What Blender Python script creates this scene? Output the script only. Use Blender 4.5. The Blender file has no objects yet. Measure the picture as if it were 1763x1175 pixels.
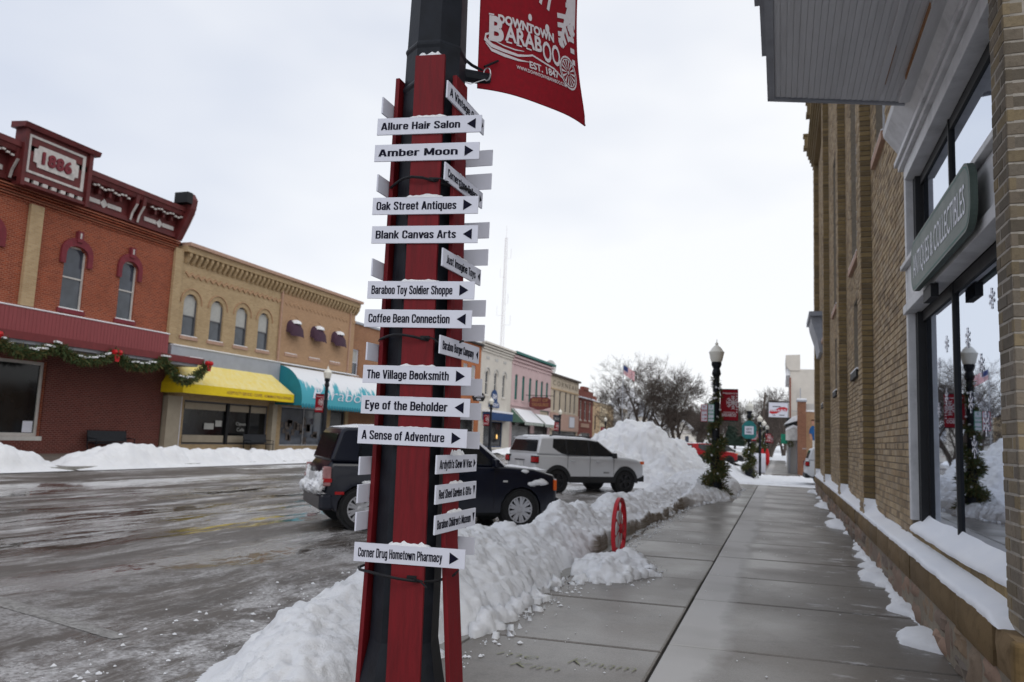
import bpy, math, random
import numpy as np
from mathutils import Vector, Matrix
R = math.radians
random.seed(7); rng = np.random.default_rng(7)
SC = bpy.context.scene; COL = SC.collection

# ------------------------------------------------------------------ camera, sky, sun, exposure
cam = bpy.data.cameras.new('camera'); camo = bpy.data.objects.new('camera', cam); COL.objects.link(camo)
cam.sensor_width = 36; cam.lens = 1350/1763*36; cam.clip_start = .05; cam.clip_end = 3000
rot = Matrix(((9.46210426e-01, -6.46979385e-04, 3.23551249e-01),
              (3.20858581e-01, -1.26883404e-01, -9.38589566e-01),
              (4.16605320e-02, 9.91917428e-01, -1.19850811e-01)))
camo.matrix_world = Matrix.Translation((0, 0, 1.56)) @ rot.to_4x4()
cam.dof.use_dof = True; cam.dof.focus_distance = 3.5; cam.dof.aperture_fstop = 4.0
SC.camera = camo
SC.render.engine = 'CYCLES'
SC.view_settings.view_transform = 'Standard'; SC.view_settings.look = 'None'
SC.view_settings.exposure = 0.34; SC.view_settings.gamma = 1; SC.view_settings.use_curve_mapping = False
W = bpy.data.worlds.new('World'); SC.world = W; W.use_nodes = True
nt = W.node_tree; nt.nodes.clear()
def wn(t, **k):
    n = nt.nodes.new(t)
    for a, b in k.items(): setattr(n, a, b)
    return n
SUN_EL, SUN_AZ = R(38), R(150)
out = wn('ShaderNodeOutputWorld'); mix = wn('ShaderNodeMixShader'); b1 = wn('ShaderNodeBackground'); b2 = wn('ShaderNodeBackground')
sky = wn('ShaderNodeTexSky', sky_type='NISHITA', sun_disc=False, sun_elevation=SUN_EL, sun_rotation=SUN_AZ)
b1.inputs[1].default_value = .1; nt.links.new(sky.outputs[0], b1.inputs[0])
tc = wn('ShaderNodeTexCoord'); mp = wn('ShaderNodeMapping'); mp.inputs['Scale'].default_value = (1, 1, 2.2)
mp.inputs['Location'].default_value = (.35, .1, .2)
nz = wn('ShaderNodeTexNoise'); nz.inputs['Scale'].default_value = 1.5; nz.inputs['Detail'].default_value = 4; nz.inputs['Roughness'].default_value = .5
rp = wn('ShaderNodeValToRGB'); e = rp.color_ramp.elements
e[0].position = .3; e[0].color = (.56, .60, .69, 1); e[1].position = .64; e[1].color = (.80, .81, .83, 1)
nt.links.new(tc.outputs['Generated'], mp.inputs[0]); nt.links.new(mp.outputs[0], nz.inputs['Vector'])
dt = wn('ShaderNodeVectorMath', operation='DOT_PRODUCT'); dt.inputs[1].default_value = (.30, .04, -.22); nt.links.new(tc.outputs['Generated'], dt.inputs[0])
ad = wn('ShaderNodeMath', operation='ADD'); nt.links.new(nz.outputs['Fac'], ad.inputs[0]); nt.links.new(dt.outputs['Value'], ad.inputs[1]); ad2 = wn('ShaderNodeMath', operation='ADD'); nt.links.new(ad.outputs[0], ad2.inputs[0]); ad2.inputs[1].default_value = .12
nt.links.new(ad2.outputs[0], rp.inputs[0]); nt.links.new(rp.outputs[0], b2.inputs[0]); b2.inputs[1].default_value = 1.0
mix.inputs[0].default_value = .94
nt.links.new(b1.outputs[0], mix.inputs[1]); nt.links.new(b2.outputs[0], mix.inputs[2]); nt.links.new(mix.outputs[0], out.inputs[0])
sl = bpy.data.lights.new('sun', 'SUN'); sl.energy = .5; sl.angle = R(25); sl.color = (1, .97, .93)
so = bpy.data.objects.new('sun', sl); COL.objects.link(so)
sd = Vector((math.sin(SUN_AZ)*math.cos(SUN_EL), math.cos(SUN_AZ)*math.cos(SUN_EL), math.sin(SUN_EL)))
so.rotation_euler = sd.to_track_quat('Z', 'Y').to_euler(); so.location = (0, 0, 40)

# ------------------------------------------------------------------ materials
MATS = {}
class NT:
    def __init__(s, m):
        s.t = m.node_tree; s.t.nodes.clear()
        s.o = s.n('ShaderNodeOutputMaterial'); s.b = s.n('ShaderNodeBsdfPrincipled'); s.l(s.b.outputs[0], s.o.inputs[0])
    def n(s, t, **k):
        n = s.t.nodes.new(t)
        for a, b in k.items(): setattr(n, a, b)
        return n
    def l(s, a, b): s.t.links.new(a, b)
    def coord(s, kind='Object', scale=(1, 1, 1), rot=(0, 0, 0)):
        if kind == 'World': c = s.n('ShaderNodeNewGeometry').outputs['Position']
        else: c = s.n('ShaderNodeTexCoord').outputs[kind]
        m = s.n('ShaderNodeMapping'); m.inputs['Scale'].default_value = scale; m.inputs['Rotation'].default_value = rot
        s.l(c, m.inputs[0]); return m.outputs[0]
    def noise(s, vec, scale, detail=4, rough=.55):
        n = s.n('ShaderNodeTexNoise'); n.inputs['Scale'].default_value = scale; n.inputs['Detail'].default_value = detail
        n.inputs['Roughness'].default_value = rough; s.l(vec, n.inputs['Vector']); return n.outputs['Fac']
    def ramp(s, fac, stops):
        r = s.n('ShaderNodeValToRGB'); el = r.color_ramp.elements
        while len(el) < len(stops): el.new(.5)
        for k, (p, c) in enumerate(stops):
            el[k].position = p; el[k].color = (*c, 1) if hasattr(c, '__len__') else (c, c, c, 1)
        s.l(fac, r.inputs[0]); return r.outputs[0]
    def mixc(s, f, a, b, mode='MIX'):
        m = s.n('ShaderNodeMix', data_type='RGBA', blend_type=mode)
        for sock, v in ((m.inputs[0], f), (m.inputs[6], a), (m.inputs[7], b)):
            if isinstance(v, (int, float)): sock.default_value = v
            elif isinstance(v, tuple): sock.default_value = (*v, 1)
            else: s.l(v, sock)
        return m.outputs[2]
    def math(s, op, a, b=0):
        m = s.n('ShaderNodeMath', operation=op)
        for sock, v in ((m.inputs[0], a), (m.inputs[1], b)):
            if isinstance(v, (int, float)): sock.default_value = v
            else: s.l(v, sock)
        return m.outputs[0]
    def bump(s, h, strength=.3, dist=.02):
        b = s.n('ShaderNodeBump'); b.inputs['Strength'].default_value = strength; b.inputs['Distance'].default_value = dist
        s.l(h, b.inputs['Height']); s.l(b.outputs[0], s.b.inputs['Normal'])
    def set(s, col=None, rough=None, **k):
        for nm, v in (('Base Color', col), ('Roughness', rough), *k.items()):
            if v is None: continue
            i = s.b.inputs[nm]
            if isinstance(v, tuple): i.default_value = (*v, 1)
            elif isinstance(v, (int, float)): i.default_value = v
            else: s.l(v, i)
def newmat(name):
    m = bpy.data.materials.new(name); m.use_nodes = True; MATS[name] = m; return m, NT(m)
def plain(name, col, rough=.6, var=.18, scale=6, bump=.15, metal=0, spec=.28, dist=.01, stretch=(1, 1, 1), dirt=0):
    m, t = newmat(name); v = t.coord(scale=stretch); f = t.noise(v, scale, 5)
    a = tuple(c*(1-var) for c in col); b = tuple(min(1, c*(1+var)) for c in col)
    c = t.ramp(f, [(.3, a), (.7, b)])
    if dirt:
        g = t.noise(v, scale*.3, 6, .7); c = t.mixc(t.ramp(g, [(.5, 0), (.72, dirt)]), c, tuple(x*.4 for x in col))
    r = t.math('ADD', t.math('MULTIPLY', f, .2), rough-.1)
    t.set(c, r, Metallic=metal, **{'Specular IOR Level': spec})
    if bump: t.bump(t.noise(v, scale*6, 4), bump, dist)
    return m
def brick(name, c1, c2, mortar, bw=.21, bh=.075, ms=.012, dirt=.35, rough=.85):
    m, t = newmat(name); g = t.n('ShaderNodeNewGeometry'); sp = t.n('ShaderNodeSeparateXYZ'); t.l(g.outputs['Position'], sp.inputs[0])
    cb = t.n('ShaderNodeCombineXYZ'); t.l(t.math('ADD', sp.outputs[0], sp.outputs[1]), cb.inputs[0]); t.l(sp.outputs[2], cb.inputs[1])
    b = t.n('ShaderNodeTexBrick'); b.inputs['Scale'].default_value = 1; b.inputs['Brick Width'].default_value = bw
    b.inputs['Row Height'].default_value = bh; b.inputs['Mortar Size'].default_value = ms; b.inputs['Mortar Smooth'].default_value = .3
    b.inputs['Color1'].default_value = (*c1, 1); b.inputs['Color2'].default_value = (*c2, 1); b.inputs['Mortar'].default_value = (*mortar, 1)
    t.l(cb.outputs[0], b.inputs['Vector'])
    n1 = t.noise(g.outputs['Position'], .8, 6, .65); n2 = t.noise(g.outputs['Position'], 9, 3)
    c = t.mixc(t.ramp(n1, [(.42, 0), (.75, dirt)]), b.outputs['Color'], tuple(x*.35 for x in c1))
    c = t.mixc(t.math('MULTIPLY', n2, .35), c, tuple(min(1, x*1.5) for x in c2))
    t.set(c, rough, **{'Specular IOR Level': .2}); h = t.math('SUBTRACT', n2, t.math('MULTIPLY', b.outputs['Fac'], 1.5)); t.bump(h, .5, .01)
    return m
def island(name, cols, rough=.85, dirt=.4, scale=12):
    """bricks built one by one: colour varies from brick to brick"""
    m, t = newmat(name); g = t.n('ShaderNodeNewGeometry'); oi = t.n('ShaderNodeObjectInfo')
    r = t.math('FRACT', t.math('ADD', g.outputs['Random Per Island'], t.math('MULTIPLY', oi.outputs['Random'], 7.13)))
    c = t.ramp(r, [(i/(len(cols)-1), k) for i, k in enumerate(cols)])
    n1 = t.noise(g.outputs['Position'], scale, 6, .7); n2 = t.noise(g.outputs['Position'], .9, 5, .6)
    c = t.mixc(t.ramp(n1, [(.5, 0), (.7, dirt)]), c, tuple(x*.3 for x in cols[0]))
    c = t.mixc(t.ramp(n2, [(.5, 0), (.75, dirt)]), c, tuple(x*.25 for x in cols[0]))
    t.set(c, rough, **{'Specular IOR Level': .2}); t.bump(t.noise(g.outputs['Position'], 60, 6, .7), .6, .006); return m

plain('black_metal', (.010, .012, .017), .5, .4, 8, .25, dist=.004, dirt=.2, spec=.22)
plain('dark_trim', (.012, .012, .014), .6, spec=.25)
plain('red_board', (.15, .006, .010), .6, .2, 9, .3, dist=.003, stretch=(6, 6, .6), dirt=.25)
plain('sign_white', (.66, .67, .75), .45, .03, 5, .05, dist=.001)
plain('sign_edge', (.7, .7, .75), .5, .03)
plain('ink', (.006, .006, .018), .8, .1, spec=.15)
plain('screw', (.03, .03, .03), .4, metal=.8)
plain('banner_red', (.24, .004, .012), .8, .12, 40, .3, dist=.001)
plain('banner_print', (.62, .57, .58), .8, .05, 40, .2, dist=.001)
plain('globe', (.78, .76, .68), .35, .06, 4, 0)
plain('white_paint', (.62, .62, .63), .55, .08, 7, .15, dirt=.5)
plain('grey_paint', (.32, .33, .36), .55, .08, 7, .15, dirt=.45)
plain('soffit_paint', (.60, .60, .615), .6, .06, 3, .2, stretch=(6, .5, 1), dirt=.2)
plain('rust_stain', (.3, .15, .07), .8)
plain('teal_sign', (.085, .115, .10), .5, .08, 8)
plain('marquee_red', (.27, .065, .07), .6, .12, 4, .15, stretch=(8, 8, .5), dirt=.25)
plain('canopy_red', (.17, .03, .032), .6, .15, 4)
plain('cornice_red', (.105, .018, .018), .55, .25, 3, .2, dirt=.4)
plain('cornice_white', (.5, .47, .45), .6, .15, 6, dirt=.4)
plain('hood_red', (.17, .025, .035), .7, .2)
plain('window_frame', (.55, .53, .5), .55, .08, 6, dirt=.3)
plain('dark_frame', (.1, .1, .11), .5, .1)
plain('blind', (.42, .42, .4), .8, .08)
plain('stone_sill', (.42, .27, .2), .8, .12)
plain('yellow_cloth', (.82, .6, .015), .75, .06, 3, .15)
plain('teal_cloth', (.05, .36, .44), .75, .08, 2, .15)
plain('teal_dark', (.02, .2, .27), .8, .08, 2)
plain('grey_panel', (.36, .38, .42), .6, .06, 3, dirt=.2)
plain('beige_panel', (.36, .31, .24), .7, .08, 3)
plain('purple_cloth', (.06, .03, .05), .8)
plain('white_wall', (.62, .58, .52), .8, .06, 1.2, .25, dirt=.15)
plain('pink_wall', (.56, .41, .41), .8, .05, 1.2, .25, dirt=.12)
plain('cream_wall', (.52, .44, .34), .8, .07, 1.2, .25, dirt=.2)
plain('peach_wall', (.5, .33, .27), .8, .05, 1.2)
plain('tan_wall', (.5, .36, .22), .8, .07, 1.2)
plain('tan_light', (.55, .45, .31), .8, .05, 1.2)
plain('grey_wall', (.5, .49, .47), .8, .07, 1.2)
plain('green_trim', (.02, .14, .12), .6)
plain('green_awning', (.1, .18, .14), .8)
plain('navy', (.02, .06, .17), .7)
plain('brick_plain', (.22, .07, .045), .85, .2, 2)
plain('roof_dark', (.05, .05, .055), .9)
plain('bronze_sign', (.13, .03, .03), .6)
plain('bow_red', (.5, .01, .015), .5)
plain('needles', (.055, .085, .03), .8, .45, 20, 0)
plain('needles_dry', (.12, .1, .035), .8, .3, 20, 0)
plain('bark', (.085, .068, .058), .95, .25, 3, .3)
plain('bark_pale', (.10, .08, .068), .95, .25, 3, .3)
plain('tyre', (.018, .018, .019), .85, .2, 20)
plain('alloy', (.5, .5, .52), .35, .1, 8, 0, metal=.6)
plain('black_wheel', (.02, .02, .022), .4, .1)
plain('car_plastic', (.022, .023, .025), .6, .15)
plain('glass_dark', (.012, .014, .017), .06, .1, 2, 0, spec=.5)
plain('glass_window', (.06, .07, .085), .06, .35, 1.2, 0, spec=.5)
plain('glass_blue', (.05, .06, .08), .05, .35, 1.2, 0, spec=.5)
plain('shop_glass', (.010, .011, .012), .08, .5, .8, 0, spec=.3)
plain('lamp_orange', (.7, .12, .02), .3, .05); plain('lamp_red', (.35, .01, .012), .25, .05); plain('lamp_clear', (.55, .55, .55), .2, .05)
plain('tail_pink', (.4, .2, .2), .2, .3, 5); plain('plate_white', (.6, .6, .6), .5)
plain('tower_metal', (.55, .5, .5), .5)
plain('flag_red', (.5, .08, .1), .8); plain('flag_white', (.7, .68, .7), .8); plain('flag_blue', (.05, .07, .2), .8)
plain('wheel_red', (.42, .012, .02), .45, .1, 9)
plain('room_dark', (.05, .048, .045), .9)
plain('room_goods', (.12, .1, .09), .8, .5, 6)
plain('brown_wood', (.1, .05, .03), .7)
plain('chalk', (.26, .26, .175), .95, .2, 40)
plain('sign_green', (.02, .28, .17), .5); plain('sign_red', (.45, .02, .03), .5)
plain('park_green', (.02, .17, .17), .5)
plain('mural_blue', (.02, .1, .27), .8); plain('skin_paint', (.45, .25, .18), .8); plain('orange_wall', (.36, .23, .14), .8)
plain('awning_white', (.6, .6, .58), .8)
plain('tree_dark', (.02, .035, .025), .9)
plain('car_red', (.3, .01, .015), .3, .05, 3, 0); plain('kerb_stone', (.3, .29, .27), .85, .15, 8, .4, dirt=.4)
for nm, c, rg, met in (('paint_navy', (.002, .004, .013), .28, .0), ('paint_silver', (.58, .59, .61), .38, .2), ('paint_red', (.3, .01, .015), .3, .1)):
    m, t = newmat(nm); v = t.coord(); g = t.noise(v, 3, 6, .7)
    sp = t.n('ShaderNodeSeparateXYZ'); t.l(t.n('ShaderNodeTexCoord').outputs['Object'], sp.inputs[0])
    low = t.ramp(t.math('ADD', sp.outputs[2], t.math('MULTIPLY', g, .3)), [(.3, .10), (.7, .0)])     # road salt thrown up from below
    t.set(t.mixc(low, c, (.2, .19, .18)), t.math('ADD', t.math('MULTIPLY', low, .6), rg), Metallic=met)
    t.b.inputs['Coat Weight'].default_value = .12; t.b.inputs['Specular IOR Level'].default_value = .35; t.b.inputs['Coat Roughness'].default_value = .08
brick('brick_red', (.33, .072, .03), (.17, .034, .018), (.36, .17, .11), dirt=.35, ms=.015)
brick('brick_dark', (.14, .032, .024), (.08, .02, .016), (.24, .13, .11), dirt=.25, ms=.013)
brick('brick_cream', (.48, .35, .2), (.36, .25, .13), (.42, .33, .23), dirt=.3, ms=.014)
brick('brick_tan2', (.46, .29, .17), (.38, .23, .13), (.36, .25, .17), dirt=.15)
brick('brick_brown', (.36, .18, .09), (.28, .13, .07), (.3, .2, .14), dirt=.4)
brick('brick_pillar', (.25, .11, .065), (.18, .075, .045), (.26, .17, .12))
brick('brick_orange', (.5, .17, .06), (.42, .13, .05), (.35, .2, .12))
brick('brick_far', (.24, .07, .05), (.19, .05, .04), (.2, .09, .07), dirt=.2)
island('brick_buff', [(.40, .30, .185), (.47, .36, .23), (.34, .25, .15), (.43, .34, .235), (.24, .18, .12), (.38, .27, .16)], dirt=.4)
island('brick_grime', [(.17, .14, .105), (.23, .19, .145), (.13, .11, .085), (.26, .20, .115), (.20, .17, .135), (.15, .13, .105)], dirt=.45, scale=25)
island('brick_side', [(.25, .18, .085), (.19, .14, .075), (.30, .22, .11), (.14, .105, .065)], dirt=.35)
plain('mortar', (.23, .195, .15), .95, .15, 20, .4)
plain('mortar_pale', (.33, .30, .26), .95, .15, 20, .4)
island('rubble', [(.26, .18, .135), (.2, .16, .13), (.33, .22, .16), (.16, .135, .115), (.28, .2, .13)], dirt=.5, scale=9)
island('ledge_stone', [(.19, .125, .055), (.15, .105, .06), (.22, .15, .08)], dirt=.5, scale=8)

m, t = newmat('snow'); v = t.coord('World'); n1 = t.noise(v, 3.0, 5, .6); n2 = t.noise(v, 16, 9, .75); n3 = t.noise(v, 110, 3, .7)
c = t.ramp(n1, [(.3, (.83, .84, .865)), (.7, (.90, .905, .915))])
c = t.mixc(t.ramp(t.noise(v, 6.5, 8, .75), [(.56, 0), (.75, .35)]), c, (.55, .5, .44))
t.set(c, .75, **{'Specular IOR Level': .25}); t.bump(t.math('ADD', n2, t.math('MULTIPLY', n3, .5)), .55, .035)
m, t = newmat('snow_soft'); v = t.coord('World'); t.set(t.ramp(t.noise(v, 2, 4), [(.3, (.80, .815, .85)), (.7, (.86, .87, .89))]), .7, **{'Specular IOR Level': .2}); t.bump(t.noise(v, 14, 4), .25, .02)
# the ploughed bank: its cut face towards the pavement shows dirty layers
m, t = newmat('snow_cut'); v = t.coord('World'); g = t.n('ShaderNodeNewGeometry'); sp = t.n('ShaderNodeSeparateXYZ'); t.l(g.outputs['Position'], sp.inputs[0])
n1 = t.noise(v, 3.0, 5, .6); n2 = t.noise(v, 16, 9, .75); n3 = t.noise(v, 110, 3, .7)
c = t.ramp(n1, [(.3, (.83, .84, .865)), (.7, (.90, .905, .915))])
c = t.mixc(t.ramp(t.noise(v, 7, 8, .75), [(.55, 0), (.75, .4)]), c, (.5, .45, .38))
lay = t.noise(t.coord('World', (1, .5, 16)), 2.2, 5, .6)
dc = t.ramp(lay, [(.3, (.18, .15, .12)), (.55, (.36, .32, .28)), (.75, (.6, .58, .56))])
mx = t.ramp(t.math('ADD', sp.outputs[0], t.math('MULTIPLY', n2, .04)), [(0, 0), (1, 1)])
mr = t.n('ShaderNodeMapRange'); t.l(sp.outputs[0], mr.inputs[0]); mr.inputs[1].default_value = -2.26; mr.inputs[2].default_value = -2.2
mr2 = t.n('ShaderNodeMapRange'); t.l(sp.outputs[1], mr2.inputs[0]); mr2.inputs[1].default_value = 9.3; mr2.inputs[2].default_value = 9.9
mr3 = t.n('ShaderNodeMapRange'); t.l(sp.outputs[1], mr3.inputs[0]); mr3.inputs[1].default_value = 19.5; mr3.inputs[2].default_value = 17.5
f = t.math('MULTIPLY', t.math('MULTIPLY', mr.outputs[0], mr2.outputs[0]), mr3.outputs[0])
sn = t.n('ShaderNodeSeparateXYZ'); t.l(g.outputs['Normal'], sn.inputs[0])
mr4 = t.n('ShaderNodeMapRange'); t.l(sn.outputs[2], mr4.inputs[0]); mr4.inputs[1].default_value = .8; mr4.inputs[2].default_value = .5
f = t.math('MULTIPLY', f, mr4.outputs[0])
t.set(t.mixc(f, c, dc), .75, **{'Specular IOR Level': .25}); t.bump(t.math('ADD', n2, t.math('MULTIPLY', n3, .5)), .6, .04)

# asphalt: wet, with frozen slush in tyre-swept streaks
m, t = newmat('wet_asphalt'); v = t.coord('World')
w = t.n('ShaderNodeTexNoise'); w.inputs['Scale'].default_value = .35; w.inputs['Detail'].default_value = 3; t.l(v, w.inputs['Vector'])
def warped(scale, rot, amt):
    a = t.n('ShaderNodeVectorMath', operation='SCALE'); a.inputs[3].default_value = amt; t.l(w.outputs['Color'], a.inputs[0])
    b = t.n('ShaderNodeVectorMath', operation='ADD'); t.l(v, b.inputs[0]); t.l(a.outputs[0], b.inputs[1])
    mm = t.n('ShaderNodeMapping'); mm.inputs['Scale'].default_value = scale; mm.inputs['Rotation'].default_value = (0, 0, rot); t.l(b.outputs[0], mm.inputs[0]); return mm.outputs[0]
s1 = t.noise(warped((1.5, .22, 1), R(6), .8), 1.0, 12, .78)       # long streaks along the street
s2 = t.noise(warped((1.8, .32, 1), R(32), 1.0), .9, 12, .78)        # arcs swept by cars turning in to park
fine = t.noise(v, 28, 6, .75); grit = t.noise(v, 160, 3, .6)
base = t.ramp(t.noise(v, 1.2, 6, .6), [(.3, (.040, .033, .027)), (.7, (.085, .071, .059))])
base = t.mixc(t.ramp(grit, [(.45, 0), (.75, .6)]), base, (.17, .16, .15))
st = t.math('MAXIMUM', t.ramp(s1, [(.52, 0), (.68, .8)]), t.ramp(s2, [(.52, 0), (.63, 1)]))
nx = t.n('ShaderNodeSeparateXYZ'); t.l(v, nx.inputs[0]); nr = t.n('ShaderNodeMapRange'); t.l(nx.outputs[0], nr.inputs[0]); nr.inputs[1].default_value = -7.5; nr.inputs[2].default_value = -3.6
s3 = t.math('MULTIPLY', nr.outputs[0], t.ramp(t.noise(warped((1.2, .7, 1), R(30), .8), 1.3, 12, .8), [(.46, 0), (.58, 1)]))     # powder thrown off the bank
st = t.math('MAXIMUM', st, s3)
stf = t.math('MULTIPLY', st, t.ramp(fine, [(.34, .12), (.58, 1)]))
col = t.mixc(t.math('MULTIPLY', t.ramp(s1, [(.35, 0), (.6, 1)]), .55), base, (.15, .125, .104))
col = t.mixc(stf, col, (.72, .71, .71))
wet = t.ramp(t.noise(warped((.9, .18, 1), R(14), 1.2), .6, 6, .62), [(.47, 0), (.55, 1)])
rg = t.math('ADD', t.math('MULTIPLY', wet, .52), .06); rg = t.math('MAXIMUM', rg, t.math('MULTIPLY', stf, .8))
t.set(col, rg, **{'Specular IOR Level': .4})
hh = t.math('ADD', t.math('MULTIPLY', stf, 1.4), t.math('MULTIPLY', t.math('MULTIPLY', fine, wet), .5)); t.bump(hh, .4, .02)
# concrete pavement, damp, dry salt marks
m, t = newmat('damp_concrete'); v = t.coord('World'); g = t.n('ShaderNodeNewGeometry'); sp = t.n('ShaderNodeSeparateXYZ'); t.l(g.outputs['Position'], sp.inputs[0]); oi = t.n('ShaderNodeObjectInfo')
c = t.ramp(t.noise(v, 1.6, 7, .65), [(.3, (.118, .104, .089)), (.7, (.205, .182, .158))])
c = t.mixc(t.math('MULTIPLY', oi.outputs['Random'], .5), c, (.13, .118, .105))
c = t.mixc(t.ramp(t.noise(v, 90, 4, .8), [(.42, 0), (.7, .55)]), c, (.27, .255, .235)); c = t.mixc(t.ramp(t.noise(v, 5, 8, .8), [(.5, 0), (.7, .5)]), c, (.07, .062, .055))
# dry pale band that follows the long joint
bx = t.math('ADD', sp.outputs[0], t.math('MULTIPLY', t.math('SUBTRACT', t.noise(v, 1.3, 8, .7), .5), .42))
ba = t.n('ShaderNodeMapRange'); t.l(bx, ba.inputs[0]); ba.inputs[1].default_value = -1.2; ba.inputs[2].default_value = -1.15
bb = t.n('ShaderNodeMapRange'); t.l(bx, bb.inputs[0]); bb.inputs[1].default_value = -.33; bb.inputs[2].default_value = -.47
dry = t.math('MULTIPLY', t.math('MULTIPLY', t.math('GREATER_THAN', sp.outputs[0], -.77), bb.outputs[0]), t.ramp(t.noise(v, .5, 4), [(.3, .55), (.5, 1)]))
c = t.mixc(dry, c, (.46, .445, .425))
# thin drifted snow towards the wall
sn_ = t.noise(t.coord('World', (1, 2.6, 1)), 2.2, 7, .7); sf = t.math('MULTIPLY', t.ramp(sp.outputs[0], [(.05, 0), (1, 1)]), t.ramp(sn_, [(.58, 0), (.66, 1)]))
c = t.mixc(t.math('MINIMUM', sf, .85), c, (.7, .7, .72))
wetf = t.ramp(t.noise(v, .8, 4), [(.4, .28), (.65, .5)]); rr = t.math('ADD', wetf, t.math('MULTIPLY', dry, .35)); t.set(c, rr, **{'Specular IOR Level': .25}); t.bump(t.noise(v, 70, 5, .7), .35, .004)
plain('joint_dark', (.035, .032, .028), .9)
m, t = newmat('old_line_paint'); v = t.coord('World'); t.set(t.mixc(t.ramp(t.noise(v, 14, 7, .8), [(.4, 0), (.6, 1)]), (.14, .13, .12), (.34, .33, .31)), .6)
m, t = newmat('shop_window'); t.t.nodes.remove(t.b)
fr = t.n('ShaderNodeFresnel'); fr.inputs[0].default_value = 1.5; gl = t.n('ShaderNodeBsdfGlossy'); gl.inputs['Roughness'].default_value = .015; gl.inputs[0].default_value = (.66, .71, .8, 1)
tr = t.n('ShaderNodeBsdfTransparent'); tr.inputs[0].default_value = (.75, .78, .78, 1); ms = t.n('ShaderNodeMixShader')
t.l(fr.outputs[0], ms.inputs[0]); t.l(tr.outputs[0], ms.inputs[1]); t.l(gl.outputs[0], ms.inputs[2]); t.l(ms.outputs[0], t.o.inputs[0])
m, t = newmat('lit_bulb'); t.set((1, .7, .3), .5, **{'Emission Color': (1, .55, .15), 'Emission Strength': 1.5})
m, t = newmat('snowy_teal'); v = t.coord('World'); g = t.n('ShaderNodeNewGeometry'); sp = t.n('ShaderNodeSeparateXYZ'); t.l(g.outputs['Position'], sp.inputs[0])
h = t.math('ADD', sp.outputs[2], t.math('MULTIPLY', t.math('SUBTRACT', t.noise(t.coord('World', (1, 1.5, .25)), 1.6, 3), .5), 2.6))
mr = t.n('ShaderNodeMapRange'); t.l(h, mr.inputs[0]); mr.inputs[1].default_value = 3.72; mr.inputs[2].default_value = 3.95
t.set(t.mixc(mr.outputs[0], (.06, .38, .47), (.8, .82, .85)), .75)
m, t = newmat('snowy_yellow'); v = t.coord('World'); t.set(t.mixc(t.ramp(t.noise(v, 3, 7, .7), [(.3, .15), (.75, .7)]), (.82, .6, .02), (.85, .82, .6)), .75)

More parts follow.
